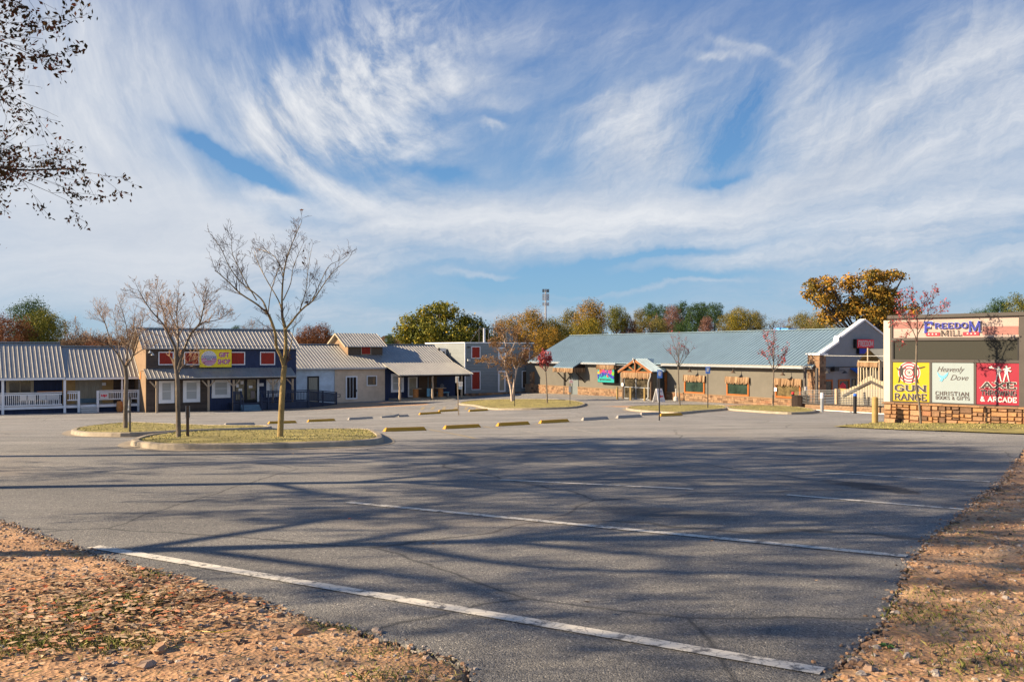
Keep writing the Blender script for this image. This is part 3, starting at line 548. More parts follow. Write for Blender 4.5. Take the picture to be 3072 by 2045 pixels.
# loose stones, leaves, tufts on the near dirt
road = [p for p in pl_]
def onroad(x, y): return inpoly(x, y, road)
def near_pts(n, r, xr, yr, keep):
    k = 0
    while k < n:
        x, y = r.uniform(*xr), yr[0]+(yr[1]-yr[0])*r.random()**1.3
        if onroad(x, y): 
            n -= 1 if r.random() < .5 else 0; continue
        if not keep(x, y, r): continue
        k += 1; yield x, y
def gtop(x, y):
    from mathutils import noise
    return gz(x, y)+.001+.022*noise.noise((x*1.1, y*1.1, 3))+.012*noise.noise((x*4, y*4, 7))
pb = MB(); r_ = random.Random(11)
def pebble(x, y, s, r):
    z = (gz(x, y)+s*.3 if onroad(x, y) else gtop(x, y)+s*.22); k = [r.uniform(.65, 1.2) for _ in range(6)]; a = r.uniform(0, 3.14); c, d = math.cos(a), math.sin(a); f = r.uniform(.55, 1)
    pt = lambda u, v, h: (x+(u*c-v*d*f)*s, y+(u*d+v*c*f)*s, z+h*s)
    ring = [pt(math.cos(t)*k[i], math.sin(t)*k[i], 0) for i, t in enumerate([j*1.047 for j in range(6)])]; tp = [pt(math.cos(t)*k[i]*.6, math.sin(t)*k[i]*.6, .5*r.uniform(.6, 1)) for i, t in enumerate([j*1.047+.3 for j in range(6)])]
    bt = [pt(math.cos(t)*.7, math.sin(t)*.7, -.5) for t in [j*1.047 for j in range(6)]]
    pb.add(bt+ring+tp, [(5, 4, 3, 2, 1, 0)]+[(i, (i+1) % 6, 6+(i+1) % 6, 6+i) for i in range(6)]+[(6+i, 6+(i+1) % 6, 12+(i+1) % 6, 12+i) for i in range(6)]+[(12, 13, 14, 15, 16, 17)], min(1, max(0, r.gauss(.55, .25))))
for x, y in near_pts(6500, r_, (-4.5, 1.2), (3.3, 9), lambda x, y, r: abs(x) < y*.62+.2): pebble(x, y, abs(r_.gauss(.006, .007))+.0035, r_)
for x, y in near_pts(4500, r_, (1.2, 8.5), (3.3, 14), lambda x, y, r: abs(x) < y*.62+.2): pebble(x, y, abs(r_.gauss(.007, .008))+.004, r_)
for px, py, s in ((905, 1900, .05), (880, 1895, .03), (830, 1915, .03), (480, 1950, .05), (440, 1995, .045), (420, 1745, .035), (560, 1785, .05), (1130, 1895, .03), (1000, 1905, .02), (2560, 1990, .025), (2590, 1995, .03), (2605, 2010, .035), (2575, 1975, .022), (2940, 1560, .04)):
    q = gp(px, py); pebble(q.x, q.y, s, r_)
for (x0, y0), (x1, y1) in zip(pl_[:-1], pl_[1:]):
    if abs(x0) < 9 and 2.8 < y0 < 15 and math.hypot(x1-x0, y1-y0) < .3:
        for _ in range(7): x, y = r_.gauss(x0, .035), r_.gauss(y0, .035); pebble(x, y, r_.uniform(.005, .017), r_) if not onroad(x, y) or r_.random() < .3 else None
props(obj('gravel', pb, 'pebbles'), 'small stones scattered over the red dirt', 'gravel', kind='stuff')
lb = MB(); r_ = random.Random(5)
lc = [gp(150, 1850), gp(330, 1790), gp(480, 1780), gp(30, 1890), gp(240, 1870), gp(520, 1760)]
def leaf_flat(mb, x, y, s, r, col, lift=.0):
    z = gtop(x, y)+.015+lift+r.random()*.015; a = r.uniform(0, 6.28); t = [r.uniform(-.35, .35)*s for _ in range(4)]
    mb.add([(x+s*math.cos(a+k*1.57)*(1 if k % 2 == 0 else .6), y+s*math.sin(a+k*1.57)*(1 if k % 2 == 0 else .6), z+abs(t[k])) for k in range(4)], [(0, 1, 2), (0, 2, 3)], col)
for _ in range(3600):
    c = r_.choice(lc); x, y = r_.gauss(c.x, .55), r_.gauss(c.y, .28)
    if onroad(x, y) : continue
    leaf_flat(lb, x, y, r_.uniform(.012, .032), r_, r_.random())
for x, y in near_pts(1500, r_, (-5, 8), (3.3, 13), lambda x, y, r: abs(x) < y*.62): leaf_flat(lb, x, y, r_.uniform(.010, .026), r_, r_.random())
for _ in range(60):
    x, y = r_.uniform(-5, 9), r_.uniform(4.5, 22)
    if onroad(x, y): leaf_flat(lb, x, y, r_.uniform(.015, .03), r_, r_.random(), .045)
props(obj('fallen_leaves', lb, 'litter'), 'dry red and tan leaves fallen on the dirt', 'leaves', kind='stuff')
gb = MB(); r_ = random.Random(8)
def tuft(x, y, n, h, sp, r, bias=0.):
    for _ in range(int(n*1.5)):
        bx, by = r.gauss(x, sp), r.gauss(y, sp*.6)
        if onroad(bx, by): continue
        z = gtop(bx, by); a = r.uniform(0, 6.28); L = h*r.uniform(.3, 1.)*.8; dx, dy = r.gauss(0, .5)*L, r.gauss(0, .5)*L; w_ = .0019
        gb.add([(bx-w_*math.cos(a), by-w_*math.sin(a), z), (bx+w_*math.cos(a), by+w_*math.sin(a), z), (bx+dx*.4+w_, by+dy*.4, z+L*.6), (bx+dx, by+dy, z+L*.9)], [(0, 1, 2), (0, 2, 3)], max(0, min(1, r.gauss(.5+bias, .25))))
for px, py, n, h, sp in ((270, 1840, 900, .06, .22), (350, 1800, 600, .055, .18), (120, 1920, 500, .06, .2), (420, 1790, 350, .05, .15), (460, 1725, 120, .05, .09), (330, 1930, 260, .05, .12), (1150, 2035, 260, .04, .15), (420, 1930, 200, .04, .12), (40, 1940, 300, .06, .15),
                         (2770, 1830, 500, .06, .22), (2850, 1850, 500, .06, .25), (2920, 1880, 250, .05, .2), (3000, 1980, 700, .07, .25), (3040, 1930, 500, .06, .25), (2950, 2010, 400, .05, .18), (2740, 1770, 200, .05, .12), (2770, 1780, 160, .04, .1), (2880, 1590, 200, .05, .25), (3040, 1800, 300, .05, .3), (2680, 1850, 100, .04, .08), (1000, 1885, 130, .04, .12), (1120, 1950, 150, .03, .15)):
    q = gp(px, py); tuft(q.x, q.y, int(n*(.3 if px > 2000 else 1.)), h*(.8 if px > 2000 else 1), sp, r_, -.22 if px > 2000 else -.12)
for x, y in near_pts(2600, r_, (-4.5, 8.5), (3.3, 12), lambda x, y, r: abs(x) < y*.62+.2):
    z = gtop(x, y)+.008; a = r_.uniform(0, 3.14); L = r_.uniform(.02, .07); c_, s2 = math.cos(a), math.sin(a); gb.add([(x-c_*L-s2*.0012, y-s2*L+c_*.0012, z+.004), (x-c_*L+s2*.0012, y-s2*L-c_*.0012, z), (x+c_*L, y+s2*L, z+r_.uniform(0, .02))], [(0, 1, 2)], r_.uniform(.6, 1))
props(obj('grass_tufts', gb, 'blades'), 'thin yellow green grass tufts in the dirt', 'grass', kind='stuff')
def litter_thing(name, label, cat, px, py, mb, mat):
    q = gp(px, py); q.z = gtop(q.x, q.y); o = obj(name, mb, mat, space=Matrix.Translation(q), loc=q); return props(o, label, cat)
m_ = MB(); m_.tube([(-.09, 0, .03), (-.05, .01, .02), (0, -.015, .025), (.05, -.005, .02), (.1, .0, .03)], .0025, 5)
litter_thing('string', 'short piece of yellow string lying on the dirt', 'string', 635, 1908, m_, 'sign_yellow')
m_ = MB(); m_.tube([(-.09, .06, .02), (-.02, 0, .018), (.08, -.07, .015)], [.004, .005, .003], 5); litter_thing('stick', 'thin bare stick lying on the dirt by the leaves', 'stick', 572, 1840, m_, 'post_wood')
m_ = MB(); r_ = random.Random(2)
for _ in range(9):
    x, y = r_.uniform(-.03, .03), r_.uniform(-.015, .015); m_.add([(x, y, .01), (x+.02, y+.005, .02), (x+.015, y+.02, .012)], [(0, 1, 2)])
litter_thing('paper_scrap', 'crumpled white paper scrap on the dirt', 'litter', 688, 1835, m_, 'white')
m_ = MB()
for k in range(7):
    a = k*.9; m_.add([(0, 0, .01), (.022*math.cos(a-.35), .022*math.sin(a-.35), .02), (.045*math.cos(a), .045*math.sin(a), .012), (.022*math.cos(a+.35), .022*math.sin(a+.35), .02)], [(0, 1, 2), (0, 2, 3)])
pm('weed_green', (.03, .085, .018), .6, .3, 20); litter_thing('weed', 'small bright green weed growing in the dirt', 'plant', 2660, 1945, m_, 'weed_green')

# ---------------------------------------------------------------- street of shops: common frame (s along the left fronts, r away from the viewer)
TH = math.atan2(.531, .848); FR = Matrix.Translation((-28.8, 70, 0))@Matrix.Rotation(TH, 4, 'Z')
def SX(px, r): k = (px-CX)/F; return (k*(70+.848*r)+28.8+.531*r)/(.848-.531*k)
def RX(px, s): k = (px-CX)/F; return (28.8-.848*s+k*(70+.531*s))/(-.531-.848*k)
def YY(s, r): return 70+.531*s+.848*r
def ZZ(py, s, r): return (HY-py)/F*YY(s, r)
def gF(s, r): v = FR@Vector((s, r, 0)); return gz(v.x, v.y)
def rect(pl, xa, xb, yt, yb):                # outline read off the photograph, laid onto a real wall plane
    if pl[0] == 'A': u0, u1 = SX(xa, pl[1]), SX(xb, pl[1]); m = ((u0+u1)/2, pl[1])
    else: u0, u1 = RX(xa, pl[1]), RX(xb, pl[1]); m = (pl[1], (u0+u1)/2)
    return min(u0, u1), max(u0, u1), ZZ(yb, *m), ZZ(yt, *m)
def pbox(mb, pl, u0, u1, z0, z1, d0, d1, col=None):
    """box on a wall plane, standing out d0..d1 from it"""
    return mb.box(u0, u1, pl[1]-d1, pl[1]-d0, z0, z1, col) if pl[0] == 'A' else mb.box(pl[1]-d1, pl[1]-d0, u0, u1, z0, z1, col)
def shop(name, label, s, r, z=None): return thing(name, label, 'building', FR@Vector((s, r, gF(s, r) if z is None else z)), TH)
def window(par, pl, rc, fw=.1, fmat='white', pmat='pane_dark', mun=(0, 0), pr=.06, name='window', sill=True, diag=False):
    u0, u1, z0, z1 = rc; m = MB()
    pbox(m, pl, u0, u0+fw, z0, z1, -.02, pr); pbox(m, pl, u1-fw, u1, z0, z1, -.02, pr); pbox(m, pl, u0+fw, u1-fw, z1-fw, z1, -.02, pr-.004); pbox(m, pl, u0+fw, u1-fw, z0, z0+fw, -.02, pr-.004)
    w = obj(name, m, fmat, par, FR)
    q = MB(); pbox(q, pl, u0+fw-.01, u1-fw+.01, z0+fw-.01, z1-fw+.01, -.02, .012); obj('panel' if pmat in ('red_shutter', 'timber') else 'pane', q, pmat, w, FR)
    k = MB(); nx, ny = mun
    for i in range(1, nx+1): x = u0+fw+(u1-u0-2*fw)*i/(nx+1); pbox(k, pl, x-.018, x+.018, z0+fw, z1-fw, .013, pr-.02)
    for i in range(1, ny+1): z = z0+fw+(z1-z0-2*fw)*i/(ny+1); pbox(k, pl, u0+fw, u1-fw, z-.02, z+.02, .013, pr-.015)
    if nx or ny: obj('mullion' if not diag else 'batten', k, fmat, w, FR)
    return w
def roof(par, name, ax, u0, u1, lo, hi, mat, pitch=.3, rib=.026, th=.07, loe=None):
    """ribbed metal sheet; ax='A': runs along s, slope lo=(r,z)->hi=(r,z); ax='B': runs along r, slope in s"""
    m = MB(); pt = (lambda u, d, z: (u, d, z)) if ax == 'A' else (lambda u, d, z: (d, u, z))
    (d0, z0), (d1, z1) = lo, hi
    m.hexa([pt(u0, d0, z0-th), pt(u1, d0, z0-th), pt(u1, d1, z1-th), pt(u0, d1, z1-th)], [pt(u0, d0, z0), pt(u1, d0, z0), pt(u1, d1, z1), pt(u0, d1, z1)])
    n = max(1, round((u1-u0)/pitch)); st = (u1-u0)/n
    for i in range(n+1):
        u = u0+i*st; a, b = max(u0, u-.035), min(u1, u+.035); c, d = max(u0, u-.022), min(u1, u+.022)
        m.hexa([pt(a, d0-.0, z0+.001), pt(b, d0, z0+.001), pt(b, d1, z1+.001), pt(a, d1, z1+.001)], [pt(c, d0, z0+rib), pt(d, d0, z0+rib), pt(d, d1, z1+rib), pt(c, d1, z1+rib)])
    return obj(name, m, mat, par, FR)
def stones(mb, pl, u0, u1, z0, z1, d, rh=.17, seed=0, lmin=.16, lmax=.5, skip=()):
    """dry-laid veneer: irregular blocks over a mortar bed"""
    r = random.Random(seed); n = max(1, round((z1-z0)/rh)); h = (z1-z0)/n
    for i in range(n):
        u = u0; za, zb = z0+i*h, z0+(i+1)*h
        while u < u1-.02:
            L = min(r.uniform(lmin, lmax), u1-u)
            if u1-u-L < .1: L = u1-u
            if not any(a < u+L/2 < b for a, b in skip):
                k = r.uniform(0, .03); sp = r.random() < .25 and L > .25
                if sp:
                    zm = za+h*r.uniform(.4, .6); pbox(mb, pl, u+.006, u+L-.006, za+.006, zm-.005, d-.04, d+k, r.random()); pbox(mb, pl, u+.006, u+L-.006, zm+.005, zb-.006, d-.04, d+r.uniform(0, .03), r.random())
                else: pbox(mb, pl, u+.006, u+L-.006, za+.006, zb-.006, d-.04, d+k, r.random())
            u += L
def thatch(mb, pl, u0, u1, ztop, h, d, seed=0):
    """fringe of dry stalks hanging from a batten"""
    r = random.Random(seed); u = u0; 
    while u < u1:
        w_ = r.uniform(.025, .06); L = h*r.uniform(.78, 1.12); o = r.uniform(0, .05); x = r.uniform(-.02, .02)
        a = (u, ztop) ; c = r.random()
        def q(uu, dd, z): return (uu, pl[1]-dd, z) if pl[0] == 'A' else (pl[1]-dd, uu, z)
        mb.hexa([q(u, d+o*.3, ztop), q(u+w_, d+o*.3, ztop), q(u+w_, d+o*.3+.03, ztop), q(u, d+o*.3+.03, ztop)], [q(u+x, d+o+.04, ztop-L), q(u+w_+x, d+o+.04, ztop-L*r.uniform(.9, 1)), q(u+w_+x, d+o+.07, ztop-L), q(u+x, d+o+.07, ztop-L)], c)
        u += w_*.8
def text_mesh(s, bold=0., font_shear=0.):
    c = bpy.data.curves.new('t', 'FONT'); c.body = s; c.offset = bold; c.shear = font_shear; c.resolution_u = 3; o = bpy.data.objects.new('t', c); C.objects.link(o)
    dg = bpy.context.evaluated_depsgraph_get(); me = bpy.data.meshes.new_from_object(o.evaluated_get(dg)); vs = [tuple(v.co[:2]) for v in me.vertices]; fs = [tuple(p.vertices) for p in me.polygons]
    bpy.data.objects.remove(o); bpy.data.curves.remove(c); bpy.data.meshes.remove(me); return vs, fs
G = {'A': ([[(.04, 0), (.5, 1), (.96, 0)], [(.24, .34), (.76, .34)]], 1.), 'B': ([[(.15, 0), (.15, 1)], [(.15, 1), (.6, 1), (.78, .88), (.78, .62), (.6, .52), (.15, .52)], [(.6, .52), (.85, .4), (.85, .12), (.65, 0), (.15, 0)]], .95),
 'C': ([[(.9, .78), (.72, .98), (.3, .98), (.08, .75), (.08, .25), (.3, .02), (.72, .02), (.9, .22)]], .95), 'D': ([[(.15, 0), (.15, 1)], [(.15, 1), (.6, 1), (.88, .75), (.88, .25), (.6, 0), (.15, 0)]], 1.),
 'E': ([[(.15, 0), (.15, 1)], [(.15, 1), (.85, 1), (.85, .8)], [(.15, .5), (.62, .5)], [(.15, 0), (.87, 0), (.87, .2)]], .9), 'F': ([[(.15, 0), (.15, 1)], [(.15, 1), (.85, 1), (.85, .78)], [(.15, .5), (.62, .5)]], .85),
 'G': ([[(.9, .78), (.72, .98), (.3, .98), (.08, .75), (.08, .25), (.3, .02), (.72, .02), (.9, .15), (.9, .42), (.6, .42)]], 1.), 'H': ([[(.15, 0), (.15, 1)], [(.85, 0), (.85, 1)], [(.15, .5), (.85, .5)]], 1.),
 'I': ([[(.5, 0), (.5, 1)]], .5), 'K': ([[(.15, 0), (.15, 1)], [(.85, 1), (.2, .45)], [(.4, .6), (.88, 0)]], .95), 'L': ([[(.15, 0), (.15, 1)], [(.15, 0), (.85, 0), (.85, .25)]], .8),
 'M': ([[(.08, 0), (.08, 1)], [(.12, 1), (.5, .1), (.88, 1)], [(.92, 1), (.92, 0)]], 1.45), 'N': ([[(.12, 0), (.12, 1)], [(.12, 1), (.88, 0)], [(.88, 0), (.88, 1)]], 1.05), 'O': ([[(.5, 1), (.22, .92), (.07, .7), (.07, .3), (.22, .08), (.5, 0), (.78, .08), (.93, .3), (.93, .7), (.78, .92), (.5, 1)]], 1.),
 'P': ([[(.15, 0), (.15, 1)], [(.15, 1), (.62, 1), (.84, .85), (.84, .6), (.62, .46), (.15, .46)]], .9), 'R': ([[(.15, 0), (.15, 1)], [(.15, 1), (.62, 1), (.82, .85), (.82, .64), (.62, .5), (.15, .5)], [(.55, .5), (.92, 0)]], 1.),
 'S': ([[(.85, .8), (.65, .98), (.3, .98), (.12, .82), (.12, .64), (.3, .53), (.68, .47), (.88, .34), (.88, .16), (.68, .02), (.32, .02), (.12, .2)]], .9), 'T': ([[(.5, 0), (.5, 1)], [(.06, .8), (.06, 1), (.94, 1), (.94, .8)]], .95),
 'U': ([[(.13, 1), (.13, .25), (.3, .03), (.7, .03), (.87, .25), (.87, 1)]], 1.), 'V': ([[(.04, 1), (.5, 0), (.96, 1)]], 1.), 'W': ([[(.02, 1), (.27, 0), (.5, .8), (.73, 0), (.98, 1)]], 1.35), 'X': ([[(.06, 1), (.94, 0)], [(.94, 1), (.06, 0)]], 1.), '&': ([[(.92, 0), (.25, .72), (.3, .95), (.5, .98), (.64, .85), (.6, .65), (.15, .35), (.12, .15), (.3, .02), (.6, .05), (.85, .4)]], 1.), ' ': ([], .5)}
def slab_text(s, t=.17, serif=.12, gap=.18):
    """heavy slab-serif lettering, as separate strokes; returns quads (polygon, layer)"""
    out = []; x = 0
    for ch in s:
        st, w_ = G[ch]
        for pl in st:
            pts = [(x+a*w_, b) for a, b in pl]
            for i in range(len(pts)-1):
                (ax, ay), (bx, by) = pts[i], pts[i+1]; L = math.hypot(bx-ax, by-ay) or 1; dx, dy = (bx-ax)/L, (by-ay)/L; e = t*.32; nx, ny = -dy*t/2, dx*t/2*.8
                ax, ay, bx, by = ax-dx*e, ay-dy*e*.6, bx+dx*e, by+dy*e*.6
                out.append([(ax+nx, ay+ny), (bx+nx, by+ny), (bx-nx, by-ny), (ax-nx, ay-ny)])
            if serif:
                for (ax, ay), (bx, by) in ((pts[0], pts[1]), (pts[-1], pts[-2])):
                    if ay in (0, 1) and abs(by-ay) > abs(bx-ax)*.8 and ch not in 'OSCGU' or (ch == 'U' and ay == 1): yy = .02 if ay == 0 else .98; out.append([(ax-serif-t*.4, yy-.055), (ax+serif+t*.4, yy-.055), (ax+serif+t*.4, yy+.055), (ax-serif-t*.4, yy+.055)])
        x += w_+gap
    return out, x-gap
def put_text(mb, s, mapf, x0, x1, y0, y1, style='slab', t=.17, serif=.12, bold=.02, shear=0., grow=0.):
    """lay text into the box; mapf(x, y, layer) -> point"""
    if style == 'slab':
        q, W_ = slab_text(s, t+grow, serif+grow*.3); 
        for i, poly in enumerate(q): mb.add([mapf(x0+(x1-x0)*a/W_, y0+(y1-y0)*b, i % 7) for a, b in poly], [(0, 1, 2, 3)])
    else:
        vs, fs = text_mesh(s, bold, shear); xs_ = [v[0] for v in vs]; ys_ = [v[1] for v in vs]; a, b, c, d = min(xs_), max(xs_), min(ys_), max(ys_)
        mb.add([mapf(x0+(x1-x0)*(v[0]-a)/(b-a), y0+(y1-y0)*(v[1]-c)/(d-c), 0) for v in vs], fs)
def wallmap(pl, d):                          # text plane standing d off a shop wall; u grows to the right in the picture
    if pl[0] == 'A': return lambda u, z, k=0: (u, pl[1]-d-.002*k, z)
    return lambda u, z, k=0: (pl[1]-d-.002*k, -u, z)
# ================================================================ buildings
def post(par, s, r, z0, z1, w_=.12, mat='post_wood', name='post'):
    m = MB(); m.box(s-w_/2, s+w_/2, r-w_/2, r+w_/2, z0, z1); return obj(name, m, mat, par, FR)
def railing(par, a, b, za, zb, h=.95, mat='white', pitch=.13, posts=True, name='railing', drop=.12):
    """a,b: (s,r) ends; za,zb: deck height at the ends"""
    m = MB(); A, B = Vector((*a, za)), Vector((*b, zb)); L = (B-A).length; n = int(L/pitch)
    m.bar(A+Vector((0, 0, h)), B+Vector((0, 0, h)), .12, .06); m.bar(A+Vector((0, 0, h-.13)), B+Vector((0, 0, h-.13)), .05, .09); m.bar(A+Vector((0, 0, drop)), B+Vector((0, 0, drop)), .05, .09)
    for i in range(1, n):
        p = A+(B-A)*i/n; m.bar(p+Vector((0, 0, drop+.045)), p+Vector((0, 0, h-.175)), .04)
    return obj(name, m, mat, par, FR)
# ---- A: long low shop with a railed porch (far left)
sA0, sAm, sA1 = SX(-260, 3), SX(195, 3), SX(416, 3); zd = -4.28
A = shop('porch_shop', 'low shop at the far left with a long metal roof over a white railed porch', (sA0+sA1)/2, 4)
rw = 5.1; m = MB()
for (a, b, c) in ((sA0, sAm, 'navy'), (sAm+.002, sA1, 'ochre_wall')):
    m = MB(); m.box(a, b, rw, rw+4.2, gF((a+b)/2, 5)-.5, -1.5); obj('wall', m, c, A, FR)
m = MB(); m.box(SX(340, rw-.03), sA1-.01, rw-.06, rw-.001, zd, -1.9); obj('wall_panel', m, 'lap_brown', A, FR)
m = MB(); m.box(sA0, sA1-.05, 2.98, rw, zd-.14, zd); m.box(sA0, SX(238, 3), 2.93, 2.979, zd-.2, zd-.002); m.box(SX(291, 3), sA1-.05, 2.93, 2.979, zd-.2, zd-.002); obj('porch_deck', m, 'white', A, FR)
m = MB(); m.box(sA0, sA1-.06, 3.25, 3.35, -5.6, zd-.15); obj('skirting', m, 'navy', A, FR)
for i in range(0): pass
roof(A, 'roof', 'A', sA0, sAm-.01, (2.65, -2.06), (6.9, .66), 'roof_grey', .31); roof(A, 'roof', 'A', sAm+.01, sA1+.0, (2.65, -2.10), (6.6, .36), 'roof_grey', .31)
roof(A, 'roof', 'A', sA0, sAm-.01, (11.2, -2.06), (6.91, .655), 'roof_grey', 1.2); roof(A, 'roof', 'A', sAm+.01, sA1, (10.6, -2.1), (6.61, .355), 'roof_grey', 1.2)
m = MB(); m.bar((sA0, 6.9, .70), (sAm-.01, 6.9, .70), .3, .05); m.bar((sAm+.01, 6.6, .40), (sA1, 6.6, .40), .3, .05); obj('ridge_cap', m, 'roof_blue', A, FR)
m = MB(); m.box(sA0, sAm-.02, 2.62, 2.66, -2.24, -2.09); m.box(sAm+.02, sA1-.0, 2.62, 2.66, -2.28, -2.13); obj('fascia', m, 'white', A, FR)
for px, zt in ((8, -2.2), (194, -2.2), (366, -2.2)):
    s_ = SX(px, 2.9); post(A, s_, 2.9, gF(s_, 2.9)-.1, -2.16, .17 if px < 300 else .12, 'white')
for px in (-120,): s_ = SX(px, 2.9); post(A, s_, 2.9, gF(s_, 2.9)-.1, -2.16, .17, 'white')
railing(A, (sA0, 2.9), (SX(186, 2.9), 2.9), zd-.02, zd-.02, 1.07); railing(A, (SX(202, 2.9), 2.9), (SX(233, 2.9), 2.9), zd, zd, 1.1, drop=.42); railing(A, (SX(297, 2.9), 2.9), (SX(412, 2.9), 2.9), zd, zd, 1.1, drop=.42)
for px in (236, 293, 415): s_ = SX(px, 2.88); post(A, s_, 2.88, gF(s_, 2.88)-.1, zd+1.12, .17, 'white')
m = MB(); u0, u1 = SX(241, 2.7), SX(288, 2.7)
for i in range(3): m.box(u0, u1, 1.95+.3*i, 2.95, -5.3 if i == 0 else zd-.13-(2-i)*.16-.15, zd-.14-(2-i)*.16)
obj('steps', m, 'white_metal', A, FR)
window(A, ('A', rw), rect(('A', rw), 18, 101, 1135, 1185), .22, 'cream', 'pane_dark', (1, 0)); 
m = MB(); u0, u1, z0, z1 = rect(('A', rw), 18, 101, 1135, 1185)
dw = window(A, ('A', rw), rect(('A', rw), 226, 306, 1136, 1209), .18, 'cream', 'curtain', (1, 0), name='door')
m = MB(); a_ = rect(('A', rw), 238, 298, 1196, 1208); m.box(a_[0], a_[1], rw-.08, rw-.05, zd+.05, zd+.42); obj('kick_panel', m, 'bin_blue', dw, FR)
m = MB(); a_ = rect(('A', rw-.1), 306, 318, 1147, 1156); m.box(a_[0], a_[1], rw-.09, rw-.07, a_[2], a_[3]); obj('notice', m, 'white', A, FR)
m = MB(); s_ = SX(422, 2.5); m.box(s_-.06, s_+.06, 2.9, 3.0, -4.55, -2.2); obj('downspout', m, 'white', A, FR)
# things on and by the porch
m = MB(); a_ = rect(('A', 4.6), 112, 205, 1164, 1172.5); m.box(a_[0], a_[1], 4.3, 4.9, zd+1.02, zd+1.1); 
cnt = thing('counter', 'long orange brown wooden counter behind the white porch railing', 'counter', FR@Vector(((a_[0]+a_[1])/2, 4.6, zd)), TH)
obj('counter_top', m, 'spool', cnt, FR); m = MB(); [m.box(x-.05, x+.05, 4.45, 4.75, zd, zd+1.02) for x in (a_[0]+.3, (a_[0]+a_[1])/2, a_[1]-.3)]; obj('leg', m, 'dark_wood', cnt, FR)
a_ = rect(('A', 2.8), 299, 326, 1176, 1195.5); bn = thing('banner', 'small white banner with red letters hung on the porch railing', 'banner', FR@Vector(((a_[0]+a_[1])/2, 2.8, a_[2])), TH)
m = MB(); m.box(a_[0], a_[1], 2.79, 2.80, a_[2], a_[3]); obj('cloth', m, 'ink_white', bn, FR)
m = MB(); put_text(m, 'up', wallmap(('A', 2.8), .02), a_[0]+.08, a_[1]-.12, a_[2]+.12, a_[3]-.18, 'font', bold=.05); obj('lettering', m, 'ink_red', bn, FR)
s_ = SX(359, 2.3); g = gF(s_, 2.3); m = MB(); cr = FR@Vector((s_, 2.3, g))
m.cyl((s_, 2.3), .2, g, g+.22, 14, .25); m.cyl((s_, 2.3), .25, g+.22, g+.6, 14, .25); m.cyl((s_, 2.3), .25, g+.6, g+.86, 14, .2)
props(obj('barrel', m, 'spool', None, FR, loc=cr, rz=TH), 'orange brown barrel standing before the porch railing', 'barrel')
for i, px in enumerate((70, 96, 128, 150, 168)):
    s_ = SX(px, 4.0); pos = FR@Vector((s_, 4.0, zd)); q = MB(); h_ = .75
    q.box(s_-.24, s_+.24, 3.8, 4.28, zd+.42, zd+.47); q.box(s_-.24, s_+.24, 4.25, 4.29, zd+.47, zd+h_+.1)
    [q.box(x-.02, x+.02, y-.02, y+.02, zd, zd+.42) for x in (s_-.2, s_+.2) for y in (3.84, 4.24)]
    props(obj('chair', q, 'white', None, FR, loc=pos, rz=TH), ('leftmost white chair behind the porch railing, nearest the corner post', 'second white chair from the left behind the porch railing', 'middle white chair behind the porch railing', 'fourth white chair from the left behind the porch railing', 'rightmost white chair behind the porch railing, nearest the second post')[i], 'chair', 'chairs on the railed porch')
# ---- B: gift shop, two storeys
gb0 = gF(2, 0); sB1 = 12.1
B = shop('gift_shop', 'two storey shop, brown and dark blue boards, metal roof and awning', sB1/2, 1)
pl = ('A', 0); sx = SX(630, 0)
m = MB(); m.box(.02, sx, 0, 5.4, -5.6, .42); obj('wall', m, 'lap_brown', B, FR, label='dark brown board wall'); m = MB(); m.box(sx+.001, sB1, 0, 5.4, -5.6, .42); obj('wall', m, 'navy', B, FR, label='dark blue board wall')
m = MB(); m.box(-.03, .019, -.02, 5.42, -5.6, .42); m.add([(-.03, -.02, .42), (.0, -.02, .42), (-.03, 2.7, 1.78), (0, 2.7, 1.78), (-.03, 5.42, .42), (0, 5.42, .42)], [(0, 2, 4), (1, 3, 5), (0, 1, 3, 2), (2, 3, 5, 4)]); obj('side_wall', m, 'beige_wall', B, FR)
roof(B, 'roof', 'A', -.35, sB1+.3, (-.35, .20), (2.7, 1.84), 'roof_grey', .31); roof(B, 'roof', 'A', -.35, sB1+.3, (5.75, .20), (2.71, 1.835), 'roof_grey', 1.2)
m = MB(); m.bar((-.35, 2.7, 1.88), (sB1+.3, 2.7, 1.88), .28, .05); obj('ridge_cap', m, 'roof_blue', B, FR)
roof(B, 'awning', 'A', -.2, SX(890, -1.6), (-1.62, -2.12), (-.01, -1.42), 'roof_grey', .31)
m = MB(); m.box(-.2, SX(889, -1.6), -1.55, -1.45, -2.34, -2.2); obj('awning_beam', m, 'dark_wood', B, FR)
def ypost(par, px, r, zt, base=None, br=(1, 1)):
    s_ = SX(px, r); z0 = gF(s_, r)-.05 if base is None else base; p_ = post(par, s_, r, z0, zt, .15)
    m = MB()
    for j, sg in ((0, -1), (1, 1)):
        if br[j]: m = MB(); m.bar((s_, r, zt-.62), (s_+sg*.5, r, zt-.05), .09); obj('brace', m, 'post_wood', p_, FR)
for px, b_ in ((470.5, (1, 0)), (625.5, (1, 1)), (701, (1, 1)), (819, (1, 1)), (878, (1, 0))): ypost(B, px, -1.35, -2.3, None, b_)
for xa, xb, yt, yb in ((476, 523, 1138, 1209), (549, 600, 1137, 1206), (635, 691, 1137, 1193), (799, 842, 1135, 1190)): window(B, pl, rect(pl, xa, xb, yt, yb), .27, 'white', 'blinds', (0, 1))
for xa, xb in ((475, 521), (552, 598), (690, 735), (780, 825)): window(B, pl, rect(pl, xa, xb, 1055, 1094.5), .07, 'white', 'red_shutter', name='shutter')
d_ = window(B, pl, rect(pl, 703, 772, 1134, 1209), .11, 'black', 'pane_warm', (1, 0), name='door')
